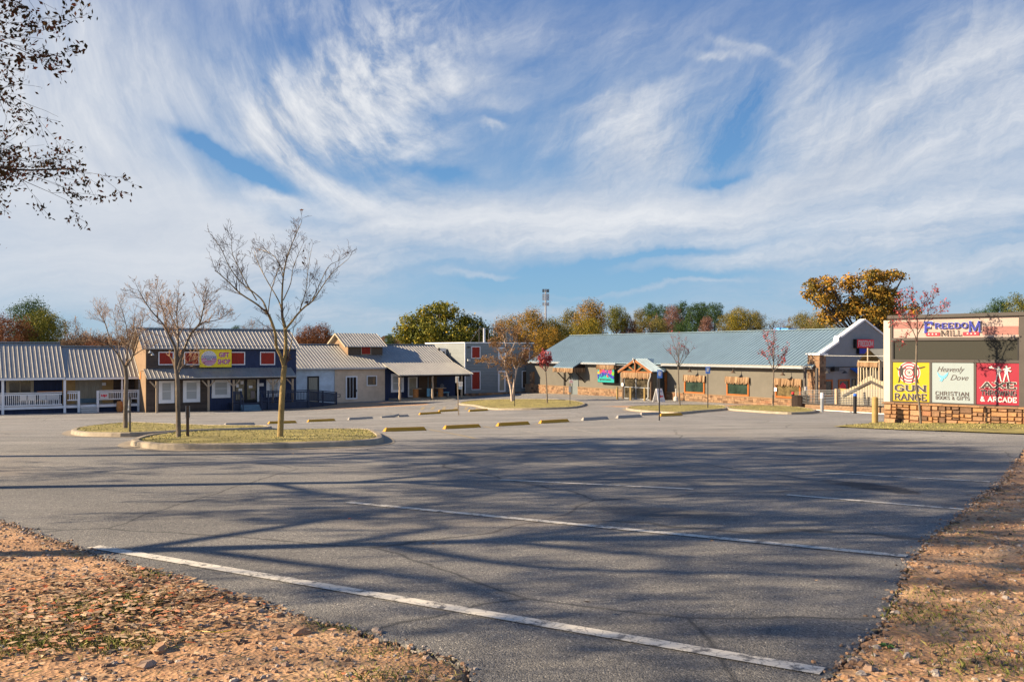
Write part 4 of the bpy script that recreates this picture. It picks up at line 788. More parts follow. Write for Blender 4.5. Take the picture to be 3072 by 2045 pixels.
m = MB(); a_ = rect(pl, 733, 741, 1134, 1209); m.box(a_[0], a_[1], -.07, -.0, a_[2], a_[3]); a_ = rect(pl, 706, 768, 1198, 1209); m.box(a_[0], a_[1], -.065, -.02, a_[2], a_[3]); obj('door_frame', m, 'black', d_, FR)
m = MB(); a_ = rect(pl, 771, 777, 1134, 1205); m.box(a_[0], a_[1], -.09, -.02, a_[2], a_[3]); obj('trim', m, 'white', B, FR)
m = MB()
for xa, xb, ya, yb in ((708, 716, 1152, 1161), (721, 730, 1142, 1152), (715, 726, 1165, 1172), (746, 757, 1156, 1163)): m = MB(); a_ = rect(pl, xa, xb, ya, yb); m.box(a_[0], a_[1], -.055, -.05, a_[2], a_[3]); obj('notice', m, 'white', d_, FR)
m = MB(); a_ = rect(pl, 777, 791, 1149, 1158); m.box(a_[0], a_[1], -.04, -.01, a_[2], a_[3]); obj('notice', m, 'white', B, FR)
m = MB(); a_ = rect(pl, 752, 764, 1172, 1194); m.box(a_[0], a_[1], -.055, -.05, a_[2], a_[3]); obj('poster', m, 'ink_brown', d_, FR)
# landing, steps, ramp with rails
zr = -4.27; sL0, sL1 = SX(700, -1.3), SX(786, -1.3); m = MB(); m.box(sL0, sB1+.6, -1.5, -.001, -5.5, zr); obj('landing', m, 'rail_navy', B, FR)
m = MB()
for i in range(3): m.box(SX(725, -2), SX(781, -2), -2.3+.27*i, -1.501, -5.5, zr-.15*(3-i)+.02)
obj('steps', m, 'bin_blue', B, FR)
m = MB(); m.hexa([(sB1+.5, -1.5, -5.6), (16.4, 1.9, -5.6), (15.7, 2.8, -5.6), (sB1+.5, -.1, -5.6)], [(sB1+.5, -1.5, zr), (16.4, 1.9, -4.72), (15.7, 2.8, -4.72), (sB1+.5, -.1, zr)]); obj('ramp', m, 'rail_navy', B, FR)
railing(B, (sL1, -1.56), (sB1+.5, -1.56), zr, zr, .95, 'rail_navy'); railing(B, (sB1+.56, -1.52), (16.45, 1.92), zr, -4.72, .98, 'rail_navy'); railing(B, (sL0, -1.56), (SX(722, -1.56), -1.56), zr, zr, .95, 'rail_navy')
for px in (702, 723, 783, 805): m = MB(); s_ = SX(px, -1.6); m.box(s_-.06, s_+.06, -1.66, -1.55, -4.95, zr+1.); obj('rail_post', m, 'rail_navy', B, FR)
for t in (0, .5, 1): m = MB(); x, y = sB1+.56+(16.45-sB1-.56)*t, -1.52+3.44*t; m.box(x-.06, x+.06, y-.06, y+.06, -5.1, zr-.45*t+1.); obj('rail_post', m, 'rail_navy', B, FR)
for px in (724, 782): m = MB(); s_ = SX(px, -1.8); m.bar((s_, -1.6, zr+.95), (s_, -2.35, zr+.45), .07); m.bar((s_, -2.35, zr+.47), (s_, -2.35, -5.1), .07); obj('handrail', m, 'rail_navy', B, FR)
m = MB(); m.bar((16.45, 1.92, -3.95), (17., 2.4, -3.95), .05); m.bar((17., 2.4, -3.95), (17., 2.4, -4.2), .05); m.bar((17., 2.4, -4.2), (16.45, 1.92, -4.2), .05)
obj('rail_end', m, 'rail_navy', B, FR)
# hanging sign on the gift shop
u0, u1, z0, z1 = rect(('A', -.16), 599, 694.5, 1048, 1101)
gs = thing('shop_sign', 'yellow board with purple letters and a round badge on the dark blue wall', 'sign', FR@Vector(((u0+u1)/2, -.16, z0)), TH)
m = MB(); m.box(u0, u1, -.2, -.06, z0, z1); obj('board', m, 'sign_gold', gs, FR)
W_ = u1-u0; H_ = z1-z0; cx, cz, rr = u0+W_*.285, z0+H_*.5, H_*.43
def disc(mb, cx, cz, r, d, n=40, clip=None, sx=1.):
    pts = [(cx+r*math.cos(2*math.pi*k/n)*sx, -d, cz+r*math.sin(2*math.pi*k/n)) for k in range(n)]; mb.add(pts, [tuple(range(n))])
m = MB(); disc(m, cx, cz, rr, .21); bd = obj('badge', m, 'ink_white', gs, FR)
m = MB()
for zf in (-.34, -.50, -.66, -.82):
    h = rr*.045; hw = math.sqrt(max(0, 1-zf*zf))*rr*.98; m.box(cx-hw, cx+hw, -.216, -.211, cz+zf*rr-h, cz+zf*rr+h)
m.box(cx-rr*.98, cx-rr*.35, -.216, -.211, cz-.2*rr, cz-.06*rr); m.box(cx+rr*.35, cx+rr*.98, -.216, -.211, cz-.2*rr, cz-.06*rr); obj('stripes', m, 'ink_magenta', bd, FR)
m = MB(); wm = lambda u, z, k=0: (u, -.218-.002*k, z); put_text(m, 'FREEDOM', wm, cx-rr*.93, cx+rr*.93, cz+.0*rr, cz+.3*rr, t=.2, serif=.06); 
for a, b in ((-.55, .62), (-.2, .75), (.15, .82), (.45, .68), (-.35, .45), (0, .5), (.3, .42), (.62, .45), (-.7, .42)): disc(m, cx+a*rr, cz+b*rr, rr*.035, .218, 5)
obj('lettering', m, 'ink_blue', bd, FR); m = MB(); put_text(m, 'MILL', wm, cx-rr*.3, cx+rr*.3, cz-.26*rr, cz-.05*rr, t=.2, serif=.06); obj('lettering', m, 'ink_black', bd, FR)
for i, (wd, a, b, c, d) in enumerate((('GIFT', .60, .92, .56, .84), ('SHOP', .56, .955, .16, .46))):
    m = MB(); put_text(m, wd, lambda u, z, k=0: (u, -.205, z), u0+W_*a, u0+W_*b, z0+H_*c, z0+H_*d, 'font', bold=.065); obj('letter_edge', m, 'ink_white', gs, FR)
    m = MB(); put_text(m, wd, lambda u, z, k=0: (u, -.215, z), u0+W_*a, u0+W_*b, z0+H_*c, z0+H_*d, 'font', bold=.02); obj('lettering', m, 'ink_magenta', gs, FR)
# lamp and bracket sign on the gable side
m = MB(); m.box(-.5, -.45, -.55, .1, -2.2, -1.65); m.bar((-.45, -.2, -1.6), (0, -.2, -1.6), .04); s0_ = MB(); o = obj('bracket_sign', m, 'spool', None, FR, loc=FR@Vector((-.48, -.2, -2.2)), rz=TH); props(o, 'small brown board hung from the beige end wall of the gift shop', 'sign')
for px in (450, 458):
    s_ = SX(px, -.3); m = MB(); z_ = ZZ(1056 if px == 450 else 1063, s_, -.3); m.bar((s_, 0, z_+.12), (s_, -.3, z_+.16), .03); m.cyl((s_, -.3), .14, z_-.06, z_+.12, 12, .04); obj('wall_lamp', m, 'white_metal', B, FR)
# ---- C: stucco shop with cupola and log porch
rC = 5.0; sC0, sCa, sCb, sC1 = sB1+.01, SX(1003.6, rC), SX(1155, rC), 30.3; pl = ('A', rC); zE = -1.62; zR = .62; rR = 10.
Cc = shop('stucco_shop', 'long low stucco shop, grey metal roof with a small cupola and a log post porch', 21, 8)
for a, b, c in ((sC0, sCa, 'stucco_blue'), (sCa+.001, sCb, 'stucco_beige'), (sCb+.001, sC1, 'navy')): m = MB(); m.box(a, b, rC, 15, -5.5, zE-.02); obj('wall', m, c, Cc, FR)
m = MB(); 
for s_ in (sC1-.03,): m.add([(s_, rC, zE-.02), (s_, 15, zE-.02), (s_, rR, zR-.06)], [(0, 1, 2)])
obj('gable', m, 'stucco_beige', Cc, FR)
roof(Cc, 'roof', 'A', sC0-.0, sCb+.0, (rC-.35, zE-.0), (rR, zR), 'roof_grey', .31); roof(Cc, 'roof', 'A', sCb+.001, sC1+.15, (5.7, -1.18), (rR, zR), 'roof_grey', .31)
roof(Cc, 'roof', 'A', sC0, sC1+.15, (15.4, zE), (rR+.01, zR-.003), 'roof_grey', 1.2)
m = MB(); m.bar((sC0, rR, zR+.04), (sC1+.15, rR, zR+.04), .28, .05); obj('ridge_cap', m, 'roof_blue', Cc, FR)
roof(Cc, 'porch_roof', 'A', sCb+.001, sC1+.2, (1.62, -2.27), (5.69, -1.19), 'roof_grey', .31)
m = MB(); m.box(sC0-.3, sCb, rC-.42, rC-.34, zE-.12, zE+.02); obj('gutter', m, 'steel', Cc, FR)
m = MB(); m.box(sCb+.05, sC1, 1.95, 2.1, -2.5, -2.33); obj('porch_beam', m, 'dark_wood', Cc, FR)
def logpost(par, px, r, z1, seed, base=None):
    q = random.Random(seed); s_ = SX(px, r); z0 = gF(s_, r)-.05 if base is None else base; n = 9
    m = MB(); m.tube([(s_+q.uniform(-.03, .03), r+q.uniform(-.03, .03), z0+(z1-z0)*i/n) for i in range(n+1)], [.11*q.uniform(.8, 1.15)*(1.15-.25*i/n) for i in range(n+1)], 8); return obj('log_post', m, 'post_wood', par, FR, smooth=True)
for i, px in enumerate((1199.5, 1298, 1385)): logpost(Cc, px, 2.0, -2.42, i)
m = MB(); m.bar((SX(1199.5, 2), 2.0, -2.8), (SX(1199.5, 2)+.35, 2.0, -2.4), .09); m.bar((SX(1199.5, 2), 2.0, -2.65), (SX(1199.5, 2)+.18, 1.9, -2.5), .12); obj('brace', m, 'post_wood', Cc, FR)
m = MB(); m.hexa([(sCb+.4, 2.3, -5.2), (sC1+.9, 2.3, -5.2), (sC1+.9, rC-.001, -5.2), (sCb+.4, rC-.001, -5.2)], [(sCb+.4, 2.3, -4.62), (sC1+.9, 2.3, -4.56), (sC1+.9, rC-.001, -4.55), (sCb+.4, rC-.001, -4.6)]); obj('porch_floor', m, 'concrete', Cc, FR)
window(Cc, pl, rect(pl, 922, 957, 1128, 1209), .13, 'black', 'curtain', name='door'); window(Cc, pl, rect(pl, 1037, 1072, 1127.5, 1197), .12, 'white', 'dark_wood', name='door', mun=(2, 0))
m = MB(); a_ = rect(('A', rC-.1), 1067, 1071, 1168, 1175); m.box(a_[0], a_[1], rC-.14, rC-.06, a_[2], a_[3]); obj('door_handle', m, 'dark_metal', Cc, FR)
window(Cc, pl, rect(pl, 1100, 1131, 1126, 1157), .09, 'white', 'pane_dark'); window(Cc, pl, rect(pl, 1173, 1211, 1121, 1176), .22, 'white', 'blinds', (0, 1))
window(Cc, pl, rect(pl, 1224, 1252, 1129, 1190), .12, 'white', 'curtain', name='door')
m = MB(); a_ = rect(pl, 1256, 1310, 1130, 1191); m.box(a_[0], a_[1], rC-.05, rC-.001, a_[2], a_[3]); obj('red_boards', m, 'siding_brown', Cc, FR)
m = MB(); z1_ = zE+.02; m.bar((sCa, rC-.03, -5), (sCa, rC-.03, zE-.1), .05); obj('downspout', m, 'steel', Cc, FR)
# cupola straddling the ridge
s0, s1 = SX(1045, 7.5), SX(1148, 7.5); cp = ('A', 7.5); zt = .58
m = MB(); m.box(s0, s1, 7.5, 12.2, -1., zt); k_ = obj('cupola', m, 'weathered_wood', Cc, FR)
m = MB(); m.box(s0-.05, s0-.002, 7.45, 12.25, -1., zt); m.add([(s0-.05, 7.45, zt), (s0-.05, 12.25, zt), (s0-.05, 9.85, 1.7), (s0+.05, 7.45, zt), (s0+.05, 12.25, zt), (s0+.05, 9.85, 1.7)], [(0, 1, 2), (3, 4, 5)]); obj('side_wall', m, 'beige_wall', k_, FR)
roof(Cc, 'cupola_roof', 'A', s0-.45, s1+.35, (7.15, .44), (9.85, 1.76), 'roof_grey', .29); roof(Cc, 'cupola_roof', 'A', s0-.45, s1+.35, (12.55, .44), (9.86, 1.757), 'roof_grey', 1.)
m = MB(); m.bar((s0-.47, 7.1, .36), (s0-.47, 9.85, 1.70), .05, .16); m.bar((s0-.47, 12.6, .36), (s0-.47, 9.86, 1.70), .05, .16); obj('barge_board', m, 'cream', Cc, FR)
dd = window(k_, cp, rect(cp, 1083, 1113, 1034, 1064), .06, 'cream', 'red_shutter', name='hatch'); a_ = rect(cp, 1085, 1111, 1036, 1062); m = MB(); xm = (a_[0]+a_[1])/2
for x0, x1 in ((a_[0], xm), (xm, a_[1])): m.bar((x0, 7.47, a_[2]), (x1, 7.47, a_[3]), .02, .07); m.bar((x0, 7.455, a_[3]), (x1, 7.455, a_[2]), .02, .07)
obj('batten', m, 'red_shutter', dd, FR)
# porch furniture
def spool(px, py, mat_l):
    s_ = SX(px, 3.6); zb = -4.58; pos = FR@Vector((s_, 3.6, zb)); t = thing('spool_table', mat_l, 'table', pos)
    m = MB(); m.cyl((s_, 3.6), .27, zb+.06, zb+.88, 24); obj('drum', m, 'spool', t, FR, smooth=False)
    m = MB(); m.cyl((s_, 3.6), .58, zb+.88, zb+.95, 28); obj('tabletop', m, 'post_wood', t, FR); m = MB(); m.cyl((s_, 3.6), .58, zb, zb+.06, 28); obj('foot', m, 'post_wood', t, FR)
spool(1247.5, 1193, 'wooden cable spool table beside the white door on the log post porch'); spool(1322, 1193, 'wooden cable spool table to the right of the middle log post')
m = MB(); 
for k, px in enumerate((1285, 1296)):
    a_ = rect(('A', 4.0), px-4, px+4, 1164.5, 1189); m = MB(); m.box(a_[0], a_[1], 3.97, 4.0, a_[2], a_[3]); m.bar(((a_[0]+a_[1])/2, 4.02, a_[3]-.03), ((a_[0]+a_[1])/2, 4.02, -2.5), .02)
    props(obj('towel', m, 'cloth_blue', None, FR, loc=FR@Vector(((a_[0]+a_[1])/2, 4, a_[2])), rz=TH), 'light blue cloth hanging '+('left of' if k == 0 else 'behind')+' the middle log post', 'cloth')
s_ = SX(1326.5, 4.8); z_ = ZZ(1158, s_, 4.8); m = MB(); n = 24
for k in range(n): a, b = 2*math.pi*k/n, 2*math.pi*(k+1)/n; m.bar((s_+.2*math.cos(a), 4.8, z_+.2*math.sin(a)), (s_+.2*math.cos(b), 4.8, z_+.2*math.sin(b)), .025)
for k in range(8): a = math.pi*k/4; m.bar((s_, 4.8, z_), (s_+.2*math.cos(a+.4), 4.8, z_+.2*math.sin(a+.4)), .02)
m.bar((s_, 4.8, z_), (s_, 4.98, z_), .05)
props(obj('round_grille', m, 'tin', None, FR, loc=FR@Vector((s_, 4.8, z_)), rz=TH), 'round wire grille on the dark porch wall above the right spool table', 'wall ornament')
s_ = SX(1335, 4.5); bn = thing('bench', 'pale low bench against the dark wall behind the right spool table', 'bench', FR@Vector((s_, 4.5, -4.57)), TH)
m = MB(); m.box(s_-.9, s_+.4, 4.3, 4.7, -4.2, -4.12); obj('seat', m, 'cloth_blue', bn, FR)
for x in (s_-.8, s_+.3): m = MB(); m.box(x-.04, x+.04, 4.34, 4.66, -4.57, -4.2); obj('leg', m, 'white_metal', bn, FR)
# ---- D: grey lap siding shop with square front
sD0, sD1, rD = 31.45, SX(1600, 5.04), 5.04; pl = ('A', rD); zT = .78
D = shop('siding_shop', 'square fronted shop in grey lap siding with red shutters', (sD0+sD1)/2, 8)
m = MB(); m.box(sD0, sD1, rD, 14, -5.2, zT); obj('wall', m, 'lap_grey', D, FR)
m = MB(); m.box(sD0-.08, sD1+.08, rD-.08, rD+.3, zT+.001, zT+.1); m.box(sD0-.08, sD0+.3, rD+.301, 14, zT+.001, zT+.1); m.box(sD0-.05, sD0+.07, rD-.05, rD-.002, -4.4, zT); obj('trim', m, 'white', D, FR)
m = MB(); m.box(sD0+.02, sD1, rD-.06, rD-.001, -5.2, -4.42); sb = obj('stone_base', m, 'mortar', D, FR); m = MB(); stones(m, pl, sD0, sD1, -5.0, -4.35, .1, .2, 3); obj('stones', m, 'veneer', sb, FR)
window(D, pl, rect(pl, 1414, 1441, 1039, 1075), .07, 'white', 'red_shutter', name='shutter'); window(D, pl, rect(pl, 1414, 1441, 1113, 1169), .07, 'white', 'red_shutter', name='shutter')
window(D, pl, rect(pl, 1566, 1588.5, 1044, 1077), .07, 'white', 'red_shutter', name='shutter'); window(D, pl, rect(pl, 1566, 1588.5, 1112, 1164), .07, 'white', 'siding_brown', name='shutter')
window(D, pl, rect(pl, 1495, 1516, 1042, 1077), .12, 'white', 'blinds'); d_ = window(D, pl, rect(pl, 1494.5, 1516.5, 1112, 1175), .16, 'white', 'curtain', name='door')
m = MB(); z_ = ZZ(1085, sD0, rD); m.bar((sD0+.35, rD, -1), (sD0+.35, rD-.2, -.9), .04); m.box(sD0+.2, sD0+.5, rD-.3, rD-.1, -1.05, -.85); obj('flood_lamp', m, 'white_metal', D, FR)
m = MB(); m.box(sD0+.3, sD0+.5, rD-.2, rD-.01, .3, .45); m.box(sD1-.3, sD1-.1, rD-.25, rD-.01, .1, .35); obj('wall_lamp', m, 'dark_metal', D, FR)
m = MB(); m.box(sD0-.1, sD0+.0, rD+.3, rD+.5, -2.2, -1.9); obj('meter_box', m, 'white', D, FR)
window(D, ('B', sD0), rect(('B', sD0), 1351, 1378, 1131, 1168), .14, 'cream', 'pane_dark', (1, 0))
m = MB(); m.box(sD0-.06, sD0-.002, rD+.02, 9.2, -5.2, -2.2); obj('dark_panel', m, 'dark_wood', D, FR)
# open steel sign frame on its roof
u0, u1 = SX(1450, 5.3), SX(1553, 5.3); z0, z1 = zT+.1, ZZ(984, u0, 5.3)
sf = thing('roof_sign_frame', 'empty steel sign frame standing on the grey siding shop roof', 'sign frame', FR@Vector(((u0+u1)/2, 5.6, z0)), TH)
m = MB()
for r in (5.3, 6.2):
    for u in (u0+.04, (u0*.84+u1*.16), u1-.04): m.bar((u, r, z0), (u, r, z1), .07)
    m.bar((u0, r, z1-.03), (u1, r, z1-.03), .07); m.bar((u0, r, z0+.1), (u1, r, z0+.1), .05)
for u in (u0+.04, u1-.04): m.bar((u, 5.3, z1-.03), (u, 6.2, z1-.03), .05); m.bar((u, 6.2, z1-.05), (u, 8.2, z0), .05)
m.bar((u1-.06, 6.3, z1-.1), (u1-1.1, 6.3, z0), .06); m.bar((u1-1.1, 6.25, z1-.1), (u1-.06, 6.25, z0), .06); obj('frame', m, 'dark_metal', sf, FR)
m = MB(); m.box(u0-.02, u0+.19, 5.2, 5.26, z0, z1); obj('side_board', m, 'white', sf, FR)
m = MB(); m.box(u1-1.0, u1-.1, 6.0, 6.04, z0+.15, z1-.2); obj('back_panel', m, 'door_grey', sf, FR)
# AC unit behind the stucco shop
s_ = SX(1325, 9.); z_ = ZZ(1082, s_, 9.); ac = thing('air_conditioner', 'white rooftop unit behind the grey gable slope, left of the siding shop', 'air conditioner', FR@Vector((s_, 9., z_-1)), TH)
z_t = ZZ(1044, s_, 9.); m = MB(); m.box(SX(1316, 9.), SX(1336, 9.), 8.8, 9.6, z_-1.5, z_t); obj('cabinet', m, 'white', ac, FR); m = MB(); m.box(SX(1329, 8.75), SX(1334, 8.75), 8.74, 8.79, z_t-.7, z_t-.35); m.box(SX(1315, 8.7), SX(1319, 8.7), 8.6, 8.79, z_t-.3, z_t+.03); obj('vent', m, 'dark_metal', ac, FR)
# ---- E: long hall with blue metal roof
S = 38.5; pl = ('B', S); r0, r1 = -33.4, 4.4; zE, zR, sR = -1.06, 1.62, 43.4
E = shop('blue_roof_hall', 'long grey stucco hall with a pale blue metal roof and stone base', 43, -15)
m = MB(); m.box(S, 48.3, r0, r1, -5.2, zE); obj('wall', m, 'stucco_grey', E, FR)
roof(E, 'roof', 'B', r0+.25, 3.2, (S-.5, zE-.02), (sR, zR), 'roof_blue', .36, .04); roof(E, 'roof', 'B', r0+.25, 3.2, (48.8, zE-.02), (sR+.01, zR-.003), 'roof_blue', 1.5)
m = MB(); m.bar((sR, r0+.25, zR+.045), (sR, 3.2, zR+.045), .3, .05); obj('ridge_cap', m, 'roof_blue', E, FR)
m = MB(); m.add([(S, 2.9, zE), (48.3, 2.9, zE), (sR, 2.9, zR-.1)], [(0, 1, 2)]); obj('gable', m, 'stucco_grey', E, FR)
vR = lambda px: RX(px, S)
pr0, pr1 = RX(1999, S), RX(1872, S)            # vestibule span
m = MB(); m.box(S-.62, S-.5, vR(1862), r1-1.2, zE-.2, zE-.05); m.box(S-.62, S-.5, r0+.3, vR(2000), zE-.2, zE-.05); m.box(S-.5, S-.001, r0+.3, r1-1.2, zE-.24, zE-.2); obj('gutter', m, 'steel', E, FR)
m = MB(); m.box(S-.64, S-.58, r0+.3, vR(2000), zE-.05, zE-.01); obj('gutter_edge', m, 'cream', E, FR)
m = MB(); skp = [(vR(1736.5), vR(1716.5)), (pr0, pr1)]
for a, b in ((r0, pr0), (pr1, vR(1736.5)), (vR(1716.5), r1)): pbox(m, pl, a, b, -5.2, -3.5, -.01, .08)
sb = obj('stone_base', m, 'mortar', E, FR); 
for q_, (a, b) in enumerate(((r0, pr0), (pr1, vR(1736.5)), (vR(1716.5), r1))): m = MB(); stones(m, pl, a, b, -4.62, -3.54, .12, .19, 8+q_, .15, .42); obj('stones', m, 'veneer_pale', sb, FR)
m = MB()
for a, b in ((r0+.7, pr0), (pr1, vR(1736.5)), (vR(1716.5), r1)): pbox(m, pl, a, b, -3.54, -3.47, -.01, .19)
obj('sill_course', m, 'beige_wall', sb, FR)
# corner stone pillars
def pillar(par, s0, s1, ra, rb, z0, z1, seed, mat='veneer_pale', cap=True):
    m = MB(); m.box(s0+.04, s1-.04, ra+.04, rb-.04, z0, z1); p = obj('stone_pillar', m, 'mortar', par, FR)
    m = MB(); stones(m, ('B', s0+.04), ra, rb, z0, z1, 0, .2, seed, .2, .5); stones(m, ('A', ra+.04), s0+.05, s1, z0, z1, 0, .2, seed+1, .15, .3); obj('stones', m, mat, p, FR)
    if cap: m = MB(); m.box(s0-.08, s1+.1, ra-.08, rb+.08, z1, z1+.13); obj('cap', m, 'white', p, FR)
pillar(E, S-.28, S+.45, r0-.12, vR(2431), -4.6, ZZ(1065, S, r0), 4); pillar(E, S-.25, S+.3, vR(1604.5), vR(1595), -5, -2.2, 7, 'veneer', False)
# parapet gable end
def gpz(px, py): s_ = SX(px, r0); return s_, ZZ(py, s_, r0)
gl = [gpz(2463, 1065), gpz(2516, 1027), gpz(2516, 1012), gpz(2524, 1012), gpz(2593, 961)]; ap = gl[-1][0]
prof = gl+[(2*ap-a, b) for a, b in gl[::-1][1:]]; prof[0] = (S-.05, prof[0][1]); prof[-1] = (2*ap-S+.05, prof[-1][1])
m = MB(); base = [(prof[0][0], -5.2), (prof[-1][0], -5.2)]; poly = [base[0]]+prof+[base[1]]
m.hexa([(a, r0-.02, b) for a, b in poly], [(a, r0+.24, b) for a, b in poly]); obj('gable_wall', m, 'stucco_gable_shaded', E, FR)
m = MB()
for (a, b), (c, d) in zip(prof[:-1], prof[1:]):
    L = math.hypot(c-a, d-b); nx, nz_ = -(d-b)/L, (c-a)/L
    if nz_ < 0: pass
    m.hexa([(a, r0-.1, b), (c, r0-.1, d), (c, r0+.32, d), (a, r0+.32, b)], [(a+nx*.12, r0-.1, b+nz_*.12), (c+nx*.12, r0-.1, d+nz_*.12), (c+nx*.12, r0+.32, d+nz_*.12), (a+nx*.12, r0+.32, b+nz_*.12)])
obj('coping', m, 'white', E, FR)
gpl = ('A', r0-.02)
window(E, gpl, rect(gpl, 2464.5, 2498, 1138, 1190), .12, 'orange_frame', 'pane_dark'); window(E, gpl, rect(gpl, 2515, 2549, 1137, 1186), .12, 'orange_frame', 'pane_dark'); window(E, gpl, rect(gpl, 2556, 2568, 1136, 1165), .06, 'frame_brown', 'pane_warm')
window(E, gpl, rect(gpl, 2585, 2640, 1120, 1190), .12, 'orange_frame', 'pane_dark')
m = MB(); a_ = rect(gpl, 2519, 2538, 1146, 1168); m.add([(a_[0], r0-.05, a_[2]), (a_[1], r0-.05, a_[2]), (a_[1], r0-.05, a_[2]+.3), ((a_[0]+a_[1])/2, r0-.05, a_[3]), (a_[0], r0-.05, a_[2]+.3)], [(0, 1, 2, 3, 4)]); obj('window_sign', m, 'ink_red', E, FR)
u0, u1, z0, z1 = rect(gpl, 2546, 2576, 1103, 1128); m = MB(); m.hexa([(u0, r0-1.1, z0), (u1+.6, r0-1.1, z0), (u1+.6, r0-.03, z1-.06), (u0+.2, r0-.03, z1-.06)], [(u0, r0-1.1, z0+.05), (u1+.6, r0-1.1, z0+.05), (u1+.6, r0-.03, z1), (u0+.2, r0-.03, z1)]); obj('awning', m, 'awning_blue', E, FR)
m = MB(); a_ = rect(gpl, 2463, 2640, 1098.5, 1100); m.box(a_[0], a_[1], r0-.05, r0-.021, a_[2], a_[3]); obj('batten', m, 'dark_metal', E, FR)
for px, py in ((2484, 1117), (2536, 1117)):
    s_ = SX(px, r0-.4); z_ = ZZ(py, s_, r0-.4); m = MB(); m.bar((s_, r0, z_+.12), (s_, r0-.4, z_+.18), .03); m.cyl((s_, r0-.4), .2, z_-.05, z_+.12, 14, .05); obj('wall_lamp', m, 'dark_metal', E, FR)
s_ = SX(2508, r0-.3); z_ = ZZ(1107, s_, r0-.3); m = MB(); m.box(s_-.28, s_+.22, r0-.45, r0-.1, z_-.14, z_+.14); m.bar((s_, r0, z_+.1), (s_, r0-.2, z_+.2), .04); obj('loudspeaker', m, 'black', E, FR)
# windows along the side, thatch, goose neck lamps
def goose(px, py):
    r_l = RX(px, S-.62); z_ = (HY-py)/F*YY(S-.62, r_l); m = MB(); rw_ = r_l
    m.tube([(S, rw_, z_+.28), (S-.15, rw_, z_+.42), (S-.35, rw_, z_+.47), (S-.55, rw_, z_+.40), (S-.62, rw_, z_+.22), (S-.62, rw_, z_+.1)], .022, 6); g = obj('wall_lamp', m, 'dark_metal', E, FR)
    m = MB(); m.cyl((S-.62, rw_), .21, z_-.09, z_+.04, 16, .08); m.cyl((S-.62, rw_), .08, z_+.041, z_+.15, 12, .04); obj('lamp_shade', m, 'siding_brown', g, FR)
for i, (xa, xb, yt, ym, yb, lx, ly) in enumerate(((2055, 2116, 1125, 1137, 1180, 2070, 1112), (2182, 2249, 1130, 1143, 1187, 2200, 1115), (2328, 2405, 1135, 1149, 1194, 2349, 1122))):
    rc = rect(pl, xa, xb, yt+4, yb); w_ = window(E, pl, rc, .13, 'orange_frame', 'pane_green' if i < 2 else 'pane_mixed', pr=.08)
    m = MB(); hh = rect(pl, xa, xb, yt, yt+12); thatch(m, pl, rc[0]-.08, rc[1]+.05, hh[3], .52, .09, i); obj('thatch_fringe', m, 'thatch', w_, FR); goose(lx, ly)
m = MB(); a_ = rect(pl, 2326, 2334, 1162, 1173); pbox(m, pl, a_[0], a_[1], a_[2], a_[3], .085, .10); obj('notice', m, 'white', E, FR)
m = MB(); a_ = rect(pl, 2345, 2392, 1176, 1191); pbox(m, pl, a_[0], a_[1], a_[2], a_[3], .013, .018); obj('reflection_board', m, 'ink_red', E, FR) if 0 else None
# left door with thatched canopy
d_ = window(E, pl, rect(pl, 1716.5, 1736.5, 1112, 1184), .08, 'door_grey', 'door_grey', name='door')
ra, rb = vR(1757), vR(1697); m = MB(); zc = -1.02
cr_ = roof(E, 'canopy', 'B', ra, rb, (S-1.5, zc-.56), (S-.45, zc-.0), 'roof_blue', .36, .04)
m = MB(); thatch(m, ('B', S-1.45), ra, rb, zc-.62, .42, 0, 5); thatch(m, ('A', ra+.05), S-1.45, S-.05, zc-.62, .42, 0, 6); obj('thatch_fringe', m, 'thatch', cr_, FR)
m = MB(); 
for r in (ra+.1, rb-.1): m.bar((S, r, zc-2.), (S-1.4, r, zc-.75), .09); m.bar((S, r, zc-.72), (S-1.45, r, zc-.72), .09)
m.add([(S-1.45, ra+.1, zc-.6), (S, ra+.1, zc-.6), (S, ra+.1, zc-.02)], [(0, 1, 2)]); obj('brace', m, 'dark_wood', cr_, FR)
m = MB(); r_d = vR(1696); m.bar((S-.12, r_d, -4.3), (S-.12, r_d, zE-.2), .1); obj('downspout', m, 'dark_metal', E, FR)
# fun zone sign cabinet
u0, u1, z0, z1 = rect(('B', S-.5), 1793.5, 1844, 1101, 1147.5)
fz = thing('wall_sign', 'bright turquoise sign box with coloured balloons and blue letters, on the grey hall', 'sign', FR@Vector((S-.25, (u0+u1)/2, z0)), TH)
m = MB(); m.box(S-.5, S-.001, u0, u1, z0, z1); obj('cabinet', m, 'black', fz, FR, bevel=.01); m = MB(); m.box(S-.52, S-.501, u0+.04, u1-.04, z0+.04, z1-.02); fc = obj('face', m, 'sign_cyan', fz, FR)
m = MB(); thatch(m, ('B', S-.5), u0-.06, u1+.06, z1+.2, .42, .03, 9); thatch(m, ('A', u0), S-.5, S-.02, z1+.2, .42, .03, 10); obj('thatch_fringe', m, 'thatch', fz, FR)
W_, H_ = u1-u0, z1-z0; fm = lambda k0: (lambda x, y, k=0: (S-.525-.004*k0-.0015*k, u1-W_*x, z0+H_*y))
for i, (x, y, r_b, c) in enumerate(((.07, .60, .06, 'sign_yellow'), (.21, .76, .10, 'ink_orange'), (.38, .74, .09, 'ink_pink'), (.56, .70, .07, 'ink_orange'), (.76, .74, .11, 'ink_pink'), (.93, .60, .07, 'ink_green'), (.62, .45, .06, 'ink_orange'))):
    m = MB(); mp_ = fm(i); n = 22; m.add([mp_(x+r_b*math.cos(2*math.pi*k/n), y+r_b*1.1*math.sin(2*math.pi*k/n)*W_/H_) for k in range(n)], [tuple(range(n))]); obj('balloon', m, c, fc, FR)
